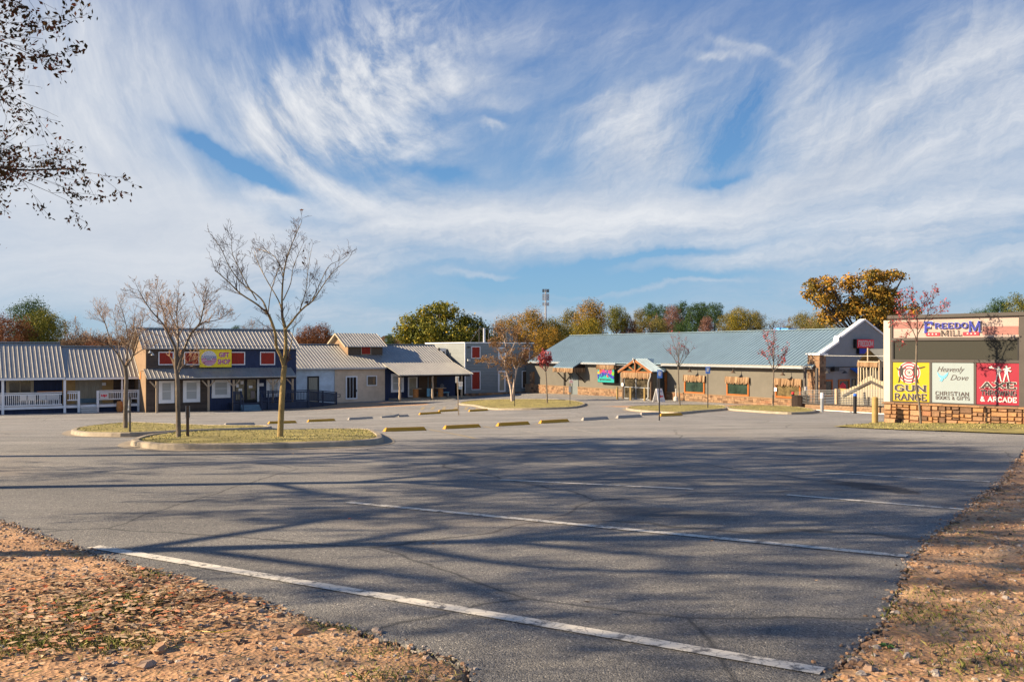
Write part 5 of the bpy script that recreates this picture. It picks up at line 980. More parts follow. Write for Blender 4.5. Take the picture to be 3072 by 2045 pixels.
def arc_text(s, pos, size, k0, mat, par):
    for ch, (x, y, a, sc_) in zip(s, pos):
        vs, fs = text_mesh(ch, .05); cx_ = (min(v[0] for v in vs)+max(v[0] for v in vs))/2; cy_ = (min(v[1] for v in vs)+max(v[1] for v in vs))/2; hh = max(v[1] for v in vs)-min(v[1] for v in vs)
        ca, sa = math.cos(a), math.sin(a); f = size*sc_/hh; m = MB(); mp_ = fm(k0); m.add([mp_(x+((v[0]-cx_)*ca-(v[1]-cy_)*sa)*f/W_*H_, y+((v[0]-cx_)*sa+(v[1]-cy_)*ca)*f) for v in vs], fs); obj('letter', m, mat, par, FR)
arc_text('FUNZone', [(.08, .40, .25, 1), (.24, .50, .3, 1), (.41, .57, .1, .95), (.57, .66, -.2, .9), (.70, .52, .1, .75), (.83, .42, -.25, .75), (.93, .36, -.1, .7)], .30, 9, 'ink_blue', fc)
m = MB(); mp_ = fm(8); put_text(m, '@FREEDOM MILL', lambda x, y, k=0: mp_(x, y), .14, .82, .14, .25, 'font', bold=.03); obj('lettering', m, 'ink_black', fc, FR)
m = MB(); thatch_w = None
# red sign on the gable end
u0, u1, z0, z1 = rect(('A', r0-.25), 2569, 2621, 1017, 1044)
rs = thing('gable_sign', 'small red sign with white letters above a blue strip, on the grey gable end', 'sign', FR@Vector(((u0+u1)/2, r0-.1, z0-.3)), TH)
m = MB(); m.box(u0, u1, r0-.28, r0-.03, z0, z1); m.box(u0+.35, u1-.5, r0-.25, r0-.03, z0-.42, z0-.001); obj('cabinet', m, 'black', rs, FR)
m = MB(); m.box(u0+.1, u1, r0-.30, r0-.281, z0+.02, z1-.02); obj('face', m, 'ink_red', rs, FR); m = MB(); m.box(u0+.38, u1-.55, r0-.27, r0-.251, z0-.4, z0-.03); obj('lower_face', m, 'ink_blue', rs, FR)
m = MB(); put_text(m, 'FREEDOM', lambda x, y, k=0: (x, r0-.305-.002*k, y), u0+.2, u1-.1, z0+.16, z1-.14, t=.2, serif=.06); obj('lettering', m, 'ink_white', rs, FR)
m = MB(); put_text(m, 'Munch', lambda x, y, k=0: (x, r0-.275, y), u0+.5, u1-.7, z0-.33, z0-.1, 'font', bold=.02); obj('lettering', m, 'ink_white', rs, FR) if 0 else None
# roof unit
s_ = 44.6; r_u0, r_u1 = RX(2366, s_), RX(2322, s_); m = MB(); zt_ = (HY-984)/F*YY(s_, r_u0); m.box(s_, s_+1.0, r_u0, (r_u0+r_u1)/2, 1., zt_); m.box(s_, s_+.8, (r_u0+r_u1)/2+.15, r_u1, 1., zt_+.05); m.box(s_+.1, s_+.7, (r_u0+r_u1)/2, (r_u0+r_u1)/2+.15, 1., zt_-.15)
pm('unit_blue', (.06, .26, .55), .5, .1, 2); props(obj('roof_unit', m, 'unit_blue', None, FR, loc=FR@Vector((s_, r_u0, 1.)), rz=TH), 'bright blue equipment box behind the ridge of the pale blue roof', 'roof unit')
# ---- entrance vestibule with timber gable
SP = S-1.75; fr = ('B', SP); rv0, rv1 = RX(1956, SP), RX(1869, SP); rf0, rf1 = RX(1961, SP), RX(1859, SP); rm = (rf0+rf1)/2
rm = RX(1908.7, SP); hw = (rf1-rf0)/2; rf0, rf1 = rm-hw, rm+hw; zg = gF(SP, rm); zr_ = (HY-1076)/F*YY(SP, rm); ze_ = (HY-1113)/F*YY(SP, rm)
V = E
for sg, re in ((1, rf1), (-1, rf0)):
    m = MB(); th = .06; ds = S+1.9
    m.hexa([(SP-.15, re, ze_-th), (S-.45, re, ze_-th), (ds, rm, zr_-th), (SP-.15, rm, zr_-th)], [(SP-.15, re, ze_), (S-.45, re, ze_), (ds, rm, zr_), (SP-.15, rm, zr_)])
    n = 9
    for i in range(n):
        t = (i+.0)/n; s_ = SP-.13+t*(S-.4-SP+.1)+0; e = s_ ; k1 = 1.
        m.hexa([(e-.03, re, ze_+.001), (e+.03, re, ze_+.001), (e+.03, rm, zr_+.001), (e-.03, rm, zr_+.001)], [(e-.02, re, ze_+.04), (e+.02, re, ze_+.04), (e+.02, rm, zr_+.04), (e-.02, rm, zr_+.04)])
    obj('porch_roof', m, 'roof_blue', V, FR)
m = MB()
for re in (rf1, rf0): m.bar((SP-.14, re, ze_-.12), (SP-.14, rm, zr_-.12), .1, .2)
for sgn in (1, -1): m.bar((SP-.05, rm+sgn*.08, ze_-.02), (SP-.05, rm+sgn*hw*.48, ze_+(zr_-ze_)*.45), .08, .13)
m.bar((SP-.08, rm, ze_-.2), (SP-.08, rm, zr_-.15), .12, .16); m.box(SP-.1, SP+.0, rf0+.1, rf1-.1, ze_-.12, ze_-.0); obj('gable_truss', m, 'timber', V, FR)
m = MB(); m.add([(SP+.06, rf0+.15, ze_), (SP+.06, rf1-.15, ze_), (SP+.06, rm, zr_-.15)], [(0, 1, 2)]); obj('gable_pane', m, 'pane_green', V, FR)
m = MB(); thatch(m, ('B', SP-.1), rv0, rv1, ze_-.12, .5, .04, 21); obj('thatch_fringe', m, 'thatch', V, FR)
for a in (rv1-.08, rv0+.08): 
    m = MB(); m.box(SP-.09, SP+.09, a-.09, a+.09, zg-.1, ze_-.1); obj('porch_post', m, 'siding_brown' if a < 0 else 'timber', V, FR)
m = MB(); m.box(S-.25, S-.05, rv0-.0, rv0+.14, zg-.1, ze_-.1); obj('porch_post', m, 'timber', V, FR)
m = MB(); m.box(SP+.02, SP+.03, rv0+.17, rv1-.17, zg+.02, ze_-.13); obj('front_glass', m, 'pane_entry', V, FR); m = MB(); m.box(SP+.14, S-.3, rv0+.05, rv0+.06, zg+.02, ze_-.13); obj('side_glass', m, 'pane_dark', V, FR)
m = MB()
for a in (rv1-.2, rm+.0, rv0+.2): m.box(SP-.02, SP+.019, a-.04, a+.04, zg, ze_-.13)
for z in (zg+.05, zg+1.02, ze_-.35): m.box(SP-.015, SP+.018, rv0+.2, rv1-.2, z-.035, z+.035)
m.box(SP+.6, SP+.66, rv0+.02, rv0+.048, zg, ze_-.13); obj('door_frame', m, 'steel', V, FR)
m = MB(); a0, a1, b0, b1 = rect(fr, 1915, 1932, 1127, 1134.5); put_text(m, 'OPEN', lambda u, z, k=0: (SP-.02, -u, z), -a1, -a0, b0, b1, 'font', bold=.03)
me_ = bpy.data.materials.new('neon_red'); me_.use_nodes = True; MATS['neon_red'] = me_; b_ = me_.node_tree.nodes['Principled BSDF']; b_.inputs['Base Color'].default_value = (.7, .02, .02, 1); b_.inputs['Emission Color'].default_value = (1, .05, .03, 1); b_.inputs['Emission Strength'].default_value = .8
props(obj('open_sign', m, 'neon_red', None, FR, loc=FR@Vector((SP-.02, (a0+a1)/2, b0)), rz=TH), 'lit red letters in the glass of the gabled entrance', 'neon sign')
m = MB(); m.tube([(SP-.25, rf0+.08, ze_-.1), (SP-.25, rf0+.08, ze_-.4), (SP-.2, rf0+.35, ze_-.75), (SP-.2, rf0+.42, ze_-.95), (SP-.2, rf0+.42, zg+.25), (SP-.35, rf0+.55, zg+.06)], .055, 8); obj('downspout', m, 'white_metal', V, FR)
m = MB(); m.ball((SP-.3, rm, zr_-.02), .09); m.bar((SP-.25, rm, zr_-.05), (SP-.25, rm, zr_-.35), .06); obj('camera_lamp', m, 'white_metal', V, FR)
m = MB(); m.box(SP+.0, S, rv0+.03, rv1-.03, zg-.2, zg+.03); obj('threshold', m, 'concrete', V, FR)
m = MB(); rr_ = rv1-.1; zz = (HY-1153)/F*YY(SP, rr_); m.tube([(SP-.13, rr_, zz), (SP-.1, rr_, zz)], .17, 18); obj('round_notice', m, 'ink_white', V, FR)
# timber posts of the terrace in front of the corner pillar
trc = thing('pergola', 'brown timber posts and thin beam in front of the stone corner pillar', 'pergola', FR@Vector((S-.9, r0-.6, gF(S-.9, r0-.6))), TH)
for px, rr in ((2416, r0+.1), (2452, r0-1.4)):
    k_ = (px-CX)/F; s_ = S-1.0 if px < 2430 else SX(px, rr); rr = RX(px, s_) if px < 2430 else rr
    m = MB(); z0 = gF(s_, rr); m.box(s_-.07, s_+.07, rr-.07, rr+.07, z0, ZZ(1103, s_, rr)); obj('post', m, 'frame_brown', trc, FR)
    if px < 2430: P0 = (s_, rr, ZZ(1103, s_, rr))
m = MB(); m.bar(P0, (SX(2640, r0-1.4), r0-1.4, ZZ(1101, 40, r0-1.4)), .07); m.bar(P0, (S-.05, P0[1]+.2, P0[2]+.05), .07); obj('beam', m, 'frame_brown', trc, FR)
m = MB(); m.box(P0[0]-.12, P0[0]+.08, P0[1]-.12, P0[1]-.08, ZZ(1171, P0[0], P0[1]), ZZ(1159, P0[0], P0[1])); obj('notice', m, 'white', trc, FR)
# ================================================================ small things
def on(px, py): q = gp(px, py); return q
# wheel stops: trapezoid bar with sloped ends
def stop_mb():
    m = MB(); L, w_, h = 1.83, .15, .125; lo = [(-L/2, -w_/2-.01, 0), (L/2, -w_/2-.01, 0), (L/2, w_/2+.01, 0), (-L/2, w_/2+.01, 0)]; hi = [(-L/2+.09, -w_/2+.04, h), (L/2-.09, -w_/2+.04, h), (L/2-.09, w_/2-.04, h), (-L/2+.09, w_/2-.04, h)]
    return m.hexa(lo, hi)
STOPS = [  # left end, right end (base), colour, what singles it out
 (1152, 1295, 1278, 1290, 'y', 'yellow wheel stop beside the tip of the nearest grass island'), (1332, 1287, 1441, 1281, 'y', 'yellow wheel stop in the front row, second from the island tip'),
 (1491, 1279, 1588, 1272, 'y', 'yellow wheel stop in the front row, third from the island tip'), (1619, 1270, 1706, 1265, 'y', 'yellow wheel stop in the front row next to the grey ones'),
 (1746, 1262, 1824, 1256, 'g', 'grey wheel stop next to the last front yellow one'), (1850, 1255, 1924, 1250, 'g', 'grey wheel stop in the middle of the three grey front ones'),
 (1921, 1247, 1984, 1241, 'g', 'grey wheel stop farthest right, behind the blue sign pole'), (1979, 1250, 2046, 1244, 'y', 'short yellow wheel stop touching the blue sign pole'),
 (804, 1272, 890, 1268, 'y', 'yellow wheel stop seen behind the tallest bare tree trunk'), (922, 1267, 1006, 1261, 'y', 'yellow wheel stop in the back row between the bare tree and a grey stop'), (1044, 1260, 1119, 1255, 'g', 'whole grey wheel stop in the back row'),
 (1257, 1245, 1323, 1239, 'y', 'yellow wheel stop in the back row left of the leaning sign post'), (1315, 1236, 1377, 1231, 'y', 'yellow wheel stop at the foot of the leaning sign post'), (1406, 1236, 1464, 1230, 'y', 'yellow wheel stop right of the leaning sign post with a worn grey end'), (672, 1278, 766, 1274, 'g', 'low grey wheel stop left of the tallest bare tree')]
proto = {}
for xa, ya, xb, yb, c, lab in STOPS:
    a, b_ = gp(xa, ya), gp(xb, yb); ctr = (a+b_)/2; rz = math.atan2(.71, .704)
    # slide along the sight line so that the real length matches
    k1, k2 = (xa-CX)/F, (xb-CX)/F; d = Vector((.704, .71)); t = 1.83; Y_ = (d.x-k2*d.y)*t/(k2-k1) if k2 > k1 else a.y
    Y_ = min(max(Y_, a.y*.9), a.y*1.15) if 0 else a.y
    g0 = a.copy(); dv = Vector((b_.x-a.x, b_.y-a.y)); dv = dv.normalized() if dv.length > .1 else d; ang = math.atan2(d.y, d.x)
    xc = (xa+xb)/2; q = gp(xc, (ya+yb)/2); k = (xc-CX)/F; pw = (xb-xa)/F*q.y; L = pw/max(.2, (d.x-k*d.y)); L = max(1.4, min(2.2, L))
    slope = (gz(q.x+d.x, q.y+d.y)-gz(q.x-d.x, q.y-d.y))/2
    o = bpy.data.objects.new('wheel_stop', proto[c]) if c in proto else None
    if o is None:
        o = obj('wheel_stop', stop_mb(), 'stop_yellow' if c == 'y' else 'stop_grey', bevel=.012); proto[c] = o.data
    else: C.objects.link(o)
    o.location = (q.x, q.y, gz(q.x, q.y)+.004); o.rotation_euler = (0, -math.atan(slope), ang); o.scale = (L/1.83, 1, 1)
    props(o, lab, 'wheel stop', 'wheel stops across the car park')
# broken wheel stop
q = gp(1184, 1251); m = MB(); m.tube([(-.95, 0, .05), (-.5, .02, .03), (0, .03, .06), (.3, .02, .13)], [.05, .08, .08, .06], 6); m.hexa([(.3, -.08, 0), (1., -.08, 0), (1., .08, 0), (.3, .08, 0)], [(.33, -.05, .12), (.9, -.05, .12), (.9, .05, .12), (.33, .05, .12)])
props(obj('wheel_stop', m, 'stop_grey', None, Matrix.Translation((q.x, q.y, gz(q.x, q.y)))@Matrix.Rotation(R(45), 4, 'Z'), loc=(q.x, q.y, gz(q.x, q.y)), rz=R(45)), 'broken bent grey wheel stop in the back row', 'wheel stop', 'wheel stops across the car park')
# entrance bollards
def bollard(px, pyb, pyt, r, lab, mats=('bollard_yellow',), split=.82, grp=None):
    q = gp(px, pyb); h = (pyb-pyt)/F*q.y; T = Matrix.Translation(q); t = thing('bollard', lab, 'bollard', q, 0, grp)
    m = MB(); m.cyl((0, 0), r, -.03, h*split if len(mats) > 1 else h-.04, 18); 
    if len(mats) == 1: m.cyl((0, 0), r, h-.039, h, 18, r*.6)
    obj('tube', m, mats[0], t, T)
    if len(mats) > 1: m = MB(); m.cyl((0, 0), r*1.04, h*split+.001, h-.03, 18); m.cyl((0, 0), r*1.04, h-.029, h, 18, r*.6); obj('cap', m, mats[1], t, T)
    return t
g = 'yellow posts before the gabled entrance'
bollard(1852, 1197, 1160, .085, 'pale yellow post left of the gabled entrance, apart from the other two', grp=g); bollard(1892, 1200, 1161, .085, 'pale yellow post before the left glass door of the gabled entrance', grp=g); bollard(1934, 1202, 1163, .085, 'pale yellow post before the right glass door of the gabled entrance', grp=g)
bollard(2625, 1270, 1190, .105, 'large yellow post at the left end of the stone sign wall')
bollard(2379, 1222, 1175, .095, 'black post with a red cap at the corner of the wire fence', ('black', 'red_cap'), .86); b_ = bollard(2466, 1235, 1178, .10, 'grey post with a white cap before the wire fence', ('steel', 'white'), .72)
bollard(2565, 1240, 1180, .09, 'black post with a blue cap before the cream picket wall', ('black', 'blue_cap'), .88)
# signs on posts
def signpost(name, lab, px, pyb, pyt, plates, r=.03, mat='dark_metal', lean=0.):
    q = gp(px, pyb, .2 if pyb < 1300 and name != 'x' else 0); k = q.y/F; h = (pyb-pyt)*k; T = Matrix.Translation(q); t = thing(name, lab, 'sign', q)
    m = MB(); m.bar((0, 0, -.2), (lean*h, 0, h), r*1.6, r*1.6); obj('post', m, mat, t, T)
    for (xa, ya, xb, yb, c, tx, d) in plates:
        m = MB(); x0, x1, z0, z1 = (xa-px)*k, (xb-px)*k, (pyb-yb)*k, (pyb-ya)*k; m.box(x0, x1, -d-.012, -d, z0, z1); p_ = obj('plate', m, c, t, T, bevel=.003)
        for (s, a, b, cc, dd, tc_) in tx:
            m = MB(); X0, X1, Z0, Z1 = x0+(x1-x0)*a, x0+(x1-x0)*b, z0+(z1-z0)*cc, z0+(z1-z0)*dd
            if s == 'box': m.box(X0, X1, -d-.016, -d-.0125, Z0, Z1)
            elif s == 'arrow':
                zc = (Z0+Z1)/2; m.add([(X0, -d-.015, zc), (X0+(X1-X0)*.45, -d-.015, Z0), (X0+(X1-X0)*.45, -d-.015, Z1)], [(0, 1, 2)]); m.add([(X0+(X1-X0)*.451, -d-.015, zc-.25*(Z1-Z0)), (X1, -d-.015, zc-.25*(Z1-Z0)), (X1, -d-.015, zc+.25*(Z1-Z0)), (X0+(X1-X0)*.451, -d-.015, zc+.25*(Z1-Z0))], [(0, 1, 2, 3)])
            elif s == 'chair':
                cx, cz, rr = (X0+X1)/2, Z0+(Z1-Z0)*.38, (X1-X0)*.3
                for i in range(12): a0, a1 = -2.6+i*.33, -2.6+(i+1)*.33; m.bar((cx+rr*math.cos(a0), -d-.018, cz+rr*math.sin(a0)), (cx+rr*math.cos(a1), -d-.018, cz+rr*math.sin(a1)), .012, .004)
                m.bar((cx-.01, -d-.018, cz+.1*(Z1-Z0)), (cx-.01, -d-.018, Z1-.12*(Z1-Z0)), .014, .004); m.bar((cx-.01, -d-.018, cz+.25*(Z1-Z0)), (cx+rr, -d-.018, cz+.2*(Z1-Z0)), .012, .004); m.bar((cx, -d-.018, cz+.02), (cx+rr*1.2, -d-.018, cz-.02), .012, .004)
            else: put_text(m, s, lambda x, z, k=0: (x, -d-.016, z), X0, X1, Z0, Z1, 'font', bold=.02)
            obj('symbol' if s in ('box', 'arrow', 'chair') else 'lettering', m, tc_, p_, T)
    return t
hc = [('box', .22, .78, .28, .72, 'ink_white'), ('chair', .26, .74, .30, .70, 'sign_blue'), ('RESERVED', .12, .88, .82, .88, 'ink_white'), ('PARKING', .12, .88, .74, .80, 'ink_white'), ('PERMIT REQUIRED', .1, .9, .14, .18, 'ink_white')]
signpost('parking_sign', 'tall blue disabled parking sign before the gabled entrance', 1978, 1246, 1112, [(1971.5, 1109, 1986.5, 1133.5, 'sign_blue', hc, .035)])
signpost('parking_sign', 'blue disabled parking sign between the two dark framed windows of the hall', 2123.5, 1220, 1102, [(2116.5, 1099.5, 2130, 1120.5, 'sign_blue', hc, .035)])
signpost('post_sign', 'red and white notice on a short black post on the middle island', 1710, 1208, 1140, [(1707, 1138.5, 1720, 1149, 'ink_white', [('NO', .3, .7, .55, .85, 'ink_red'), ('PARKING', .1, .9, .15, .4, 'ink_red')], .035), (1706, 1158, 1713, 1176, 'steel', [], .035)])
signpost('post_sign', 'leaning wooden post with a grey sign back and white notices before the log porch', 1376, 1234, 1131, [(1366, 1129, 1377, 1148, 'white_metal', [], -.05), (1376, 1144.5, 1388, 1158, 'ink_white', [('STOP', .15, .85, .72, .9, 'ink_black'), ('SIGNAGE', .1, .9, .42, .58, 'ink_black'), ('AHEAD', .2, .8, .14, .3, 'ink_black')], .045), (1376, 1158.5, 1387, 1167, 'sign_mint', [('EXIT', .2, .8, .3, .7, 'ink_blue')], .045)], .035, 'post_wood', -.045)
signpost('post_sign', 'dark red post with the plain grey back of a sign on the nearest islands', 563, 1299, 1217, [(555.5, 1217, 568.5, 1253, 'steel', [], -.03)], .032, 'siding_brown')
signpost('post_sign', 'thin grey post with a small plate beside the leftmost bare tree', 390, 1285, 1190, [(388, 1192, 393, 1206, 'steel', [], -.03)], .022)
signpost('bare_post', 'thin black post standing before the birch trunks on the middle island', 1544, 1215, 1125, [], .03, 'black')
q = gp(380, 1276, .2); T = Matrix.Translation(q); k = q.y/F; t = thing('leaning_board', 'tilted white board leaning against the leftmost bare tree', 'sign', q)
m = MB(); m.hexa([(-1*k, .12, 45*k), (5*k, .12, 44*k), (4*k, .17, 66*k), (0, .17, 66*k)], [(1*k, .13, 45*k), (9*k, .05, 62*k), (8*k, .1, 78*k), (1*k, .1, 76*k)]) if 0 else m.hexa([(0, .10, 44*k), (3*k, .10, 44*k), (10*k, .10, 74*k), (2*k, .10, 78*k)], [(0, .13, 44*k), (3*k, .13, 44*k), (10*k, .13, 74*k), (2*k, .13, 78*k)]); obj('board', m, 'white', t, T)
m = MB(); m.bar((-9*k, .0, 0), (-5*k, .05, 22*k), .03); m.bar((-1.5*k, .1, 60*k), (2*k, .12, 44*k), .02); m.bar((-5*k, .05, 22*k), (1*k, .12, 50*k), .025); obj('stake', m, 'steel', t, T)
# sandwich board
q = gp(1977, 1205); k = q.y/F; T = Matrix.Translation(q)@Matrix.Rotation(R(28), 4, 'Z'); t = thing('sandwich_board', 'white folding pavement sign with a red arrow, right of the gabled entrance', 'sandwich board', q, R(28))
h = 40*k; 
for sg in (-1, 1):
    m = MB(); m.hexa([(-.36, sg*.36, 0), (.36, sg*.36, 0), (.36, sg*.36+.03, 0), (-.36, sg*.36+.03, 0)], [(-.28, sg*.04, h), (.28, sg*.04, h), (.28, sg*.04+.03, h), (-.28, sg*.04+.03, h)]); obj('panel', m, 'white', t, T)
fmap = lambda x, z, k_=0: (x*(1-.22*z/h), -.36+.32*z/h-.012, z)
m = MB(); m.add([fmap(-.24, h*.42), fmap(-.0, h*.30), fmap(-.0, h*.54)], [(0, 1, 2)]); m.add([fmap(.0, h*.37), fmap(.26, h*.37), fmap(.26, h*.47), fmap(.0, h*.47)], [(0, 1, 2, 3)]); obj('arrow', m, 'ink_red', t, T)
m = MB(); put_text(m, 'ARCADE', fmap, -.22, .24, h*.74, h*.84, 'font', bold=.02); obj('lettering', m, 'ink_blue', t, T); m = MB(); m.bar(fmap(-.25, h*.18), fmap(.2, h*.18), .01); m.bar(fmap(-.25, h*.12), fmap(.1, h*.12), .01); obj('lines', m, 'ink_silver', t, T)
# ash urns, trash can
def urn(px, pyb, pyt, lab):
    q = gp(px, pyb); h = (pyb-pyt)/F*q.y; T = Matrix.Translation(q); t = thing('ash_urn', lab, 'ashtray', q)
    m = MB(); m.cyl((0, 0), .19, 0, h*.06, 18, .21); m.cyl((0, 0), .21, h*.061, h*.30, 18, .19); m.cyl((0, 0), .19, h*.301, h*.38, 18, .06); obj('base', m, 'white_metal', t, T); m = MB(); m.cyl((0, 0), .055, h*.38, h*.9, 12, .045); m.ball((0, 0, h*.93), .08); obj('neck', m, 'white_metal', t, T)
urn(2028, 1202, 1166, 'grey bottle shaped ash urn against the stone base right of the gabled entrance'); urn(796, 1223, 1188, 'white bottle shaped ash urn by the right foot of the gift shop steps')
q = gp(680.5, 1228); h = 29.5/F*q.y; T = Matrix.Translation(q); t = thing('trash_can', 'blue grey plastic bin with a pale liner against the dark blue shop wall', 'bin', q)
m = MB(); m.cyl((0, 0), .23, 0, h*.9, 20, .29); m.cyl((0, 0), .31, h*.9, h*.95, 20); m.box(-.36, -.28, -.05, .05, h*.7, h*.76); m.box(.28, .36, -.05, .05, h*.7, h*.76); obj('body', m, 'bin_blue', t, T)
m = MB(); m.cyl((0, 0), .33, h*.93, h, 16, .28); obj('liner', m, 'white', t, T)
q = gp(2402, 1224); T = Matrix.Translation(q); m = MB(); m.cyl((0, 0), .55, 0, .8, 14, .6); m.cyl((0, 0), .62, .8, .87, 14)
props(obj('planter', m, 'dark_wood', None, T, loc=q), 'dark round tub behind the wire fence beside the red capped post', 'tub')

# ---------------------------------------------------------------- courtyard wall, wire fence, picket wall, play tower
cA, cB = gp(2417, 1227), gp(2700, 1244); cA = Vector((cA.x, cA.y, 0)); cB = Vector((cB.x, cB.y, 0)); cd = (cB-cA).normalized(); cn = Vector((-cd.y, cd.x, 0)); cth = math.atan2(cd.y, cd.x); CF = Matrix.Translation(cA)@Matrix.Rotation(cth, 4, 'Z')
def CU(px, v=0.):                            # distance along the courtyard line of a spot seen at px, v behind the line
    k = (px-CX)/F; o = cA+cn*v; return (k*o.y-o.x)/(cd.x-k*cd.y)
def CZ(py, u, v=0.): return (HY-py)/F*(cA.y+cd.y*u+cn.y*v)
def cg(u, v=0.): p = cA+cd*u+cn*v; return gz(p.x, p.y)
wl_ = thing('courtyard_wall', 'low pale block wall under the wire fence', 'wall', CF@Vector((5, .1, cg(5))), cth)
m = MB(); n = 24; U1 = (cB-cA).length
us = [U1*i/n for i in range(n+1)]; zt_ = lambda u: CZ(1211+(1221-1211)*u/U1, u)
for a, b in zip(us[:-1], us[1:]): m.hexa([(a, 0, cg(a)-.2), (b, 0, cg(b)-.2), (b, .25, cg(b)-.2), (a, .25, cg(a)-.2)], [(a, 0, zt_(a)), (b, 0, zt_(b)), (b, .25, zt_(b)), (a, .25, zt_(a))])
obj('wall', m, 'mortar', wl_, CF); m = MB(); r_ = random.Random(4)
for i in range(3):
    u = 0.
    while u < U1-.3:
        L = r_.uniform(.3, .5); f = lambda x, t: (cg(x)+.02)*(1-t)+(zt_(x)-.05)*t; a, b = u+.01, u+L-.01; t0, t1 = i/3, (i+1)/3
        m.hexa([(a, -.05, f(a, t0)+.01), (b, -.05, f(b, t0)+.01), (b, .01, f(b, t0)+.01), (a, .01, f(a, t0)+.01)], [(a, -.05, f(a, t1)-.01), (b, -.05, f(b, t1)-.01), (b, .01, f(b, t1)-.01), (a, .01, f(a, t1)-.01)], r_.uniform(.35, .8)); u += L
obj('blocks', m, 'veneer_pale', wl_, CF); m = MB(); [m.box(a, b-.002, -.08, .3, zt_((a+b)/2), zt_((a+b)/2)+.05) for a, b in zip(us[:-1], us[1:])]; obj('coping', m, 'frame_brown', wl_, CF)
m = MB(); 
for a, b in zip(us[:-1], us[1:]): m.hexa([(a, -.3, cg(a)-.05), (b, -.3, cg(b)-.05), (b, -.08, cg(b)-.05), (a, -.08, cg(a)-.05)], [(a, -.3, cg(a)+.03), (b, -.3, cg(b)+.03), (b, -.08, cg(b)+.03), (a, -.08, cg(a)+.03)])
obj('footing', m, 'white', wl_, CF)
wf = thing('wire_fence', 'metal cable fence with wooden posts on top of the low wall', 'fence', CF@Vector((5, .12, zt_(5))), cth)
for px, h, w_, c in ((2416, 1184, .10, 'frame_brown'), (2507, 1166, .26, 'post_wood'), (2600, 1190, .08, 'frame_brown')):
    u = CU(px); m = MB(); m.box(u-w_/2, u+w_/2, .12-w_/2, .12+w_/2, zt_(u)+.05, CZ(h, u)); obj('post', m, c, wf, CF)
m = MB(); 
for i in range(9):
    f = .10+i*.10
    for a, b in ((CU(2416), CU(2507)), (CU(2507), U1)): m.bar((a, .12, zt_(a)+f), (b, .12, zt_(b)+f), .03 if i == 8 else .022)
obj('cable', m, 'steel', wf, CF)
e0 = FR@Vector((S-1.2, r0+1.5, 0)); m = MB(); a3 = CF@Vector((0, .12, 0)); pr = gp(2383, 1222)
for i in range(9): f = .1+i*.1; m.bar((a3.x, a3.y, zt_(0)+f), (pr.x+.3, pr.y+.3, gz(pr.x, pr.y)+.15+f), .022)
obj('return_cable', m, 'steel', wf, I4)
# cream picket wall, stepped up to a gable
pk = thing('picket_wall', 'tall cream picket wall with a brown inverted V rail', 'fence', CF@Vector((9, 1.2, cg(9))), cth)
v_ = 1.2; m = MB(); r_ = random.Random(6); tops = [(2517, 1176), (2530, 1172), (2545, 1166), (2560, 1160), (2575, 1152), (2590, 1138), (2605, 1128), (2618, 1130), (2632, 1140), (2650, 1142), (2700, 1150)]
def topy(px):
    for (a, b), (c, d) in zip(tops[:-1], tops[1:]):
        if px <= c: return b+(d-b)*(px-a)/(c-a)
    return tops[-1][1]
px = 2516.
while px < 2705:
    u = CU(px, v_); ub = CU(px+6.6, v_); zt1 = CZ(topy(px+3)+r_.uniform(-1.5, 1.5), u, v_); m.hexa([(u, v_, cg(u)+.1), (ub, v_, cg(u)+.1), (ub, v_+.04, cg(u)+.1), (u, v_+.04, cg(u)+.1)], [(u, v_, zt1), (ub, v_, zt1+r_.uniform(-.06, .06)), (ub, v_+.04, zt1), (u, v_+.04, zt1)]); px += 7.9
obj('pickets', m, 'cream', pk, CF)
m = MB(); m.box(CU(2517, v_+.08), CU(2700, v_+.08), v_+.08, v_+.12, cg(9)+.3, CZ(1180, 9, v_)); obj('backing', m, 'canvas_ochre', pk, CF)
m = MB(); pts = [(2528, 1188), (2612, 1144.5), (2690, 1182)]
for (a, b), (c, d) in zip(pts[:-1], pts[1:]): ua, uc = CU(a, v_-.06), CU(c, v_-.06); m.bar((ua, v_-.06, CZ(b, ua, v_)), (uc, v_-.06, CZ(d, uc, v_)), .06, .14)
obj('rail', m, 'frame_brown', pk, CF)
m = MB(); u = CU(2595, v_); m.bar((u, v_-.05, CZ(1176, u, v_)), (u+.1, v_-.08, CZ(1206, u, v_)), .1, .1); m.box(u+.1, u+.5, v_-.12, v_-.02, cg(u)+.2, CZ(1198, u, v_)); obj('fittings', m, 'frame_brown', pk, CF)
tw = thing('play_tower', 'wooden play tower with cream slats, thatch fringe and a small peaked canvas roof', 'play tower', CF@Vector((CU(2608, 2.4), 2.6, cg(9))), cth)
v2 = 1.9; U = lambda px, v=v2: CU(px, v); Zt = lambda py, px, v=v2: CZ(py, CU(px, v), v)
for px, v, yt in ((2578, v2, 1080), (2640, v2, 1080), (2586, v2+1.6, 1086), (2646, v2+1.6, 1086)): m = MB(); u = U(px, v); m.box(u-.07, u+.07, v-.07, v+.07, cg(u), Zt(yt, px, v)); obj('post', m, 'post_wood', tw, CF)
m = MB(); m.box(U(2584, v2+.3), U(2640, v2+.3), v2+.3, v2+.34, Zt(1150, 2600), Zt(1102, 2600)); m.box(U(2578), U(2578)+.04, v2, v2+1.6, Zt(1150, 2600), Zt(1102, 2600)); obj('side_boards', m, 'frame_brown', tw, CF)
m = MB(); r_ = random.Random(9)
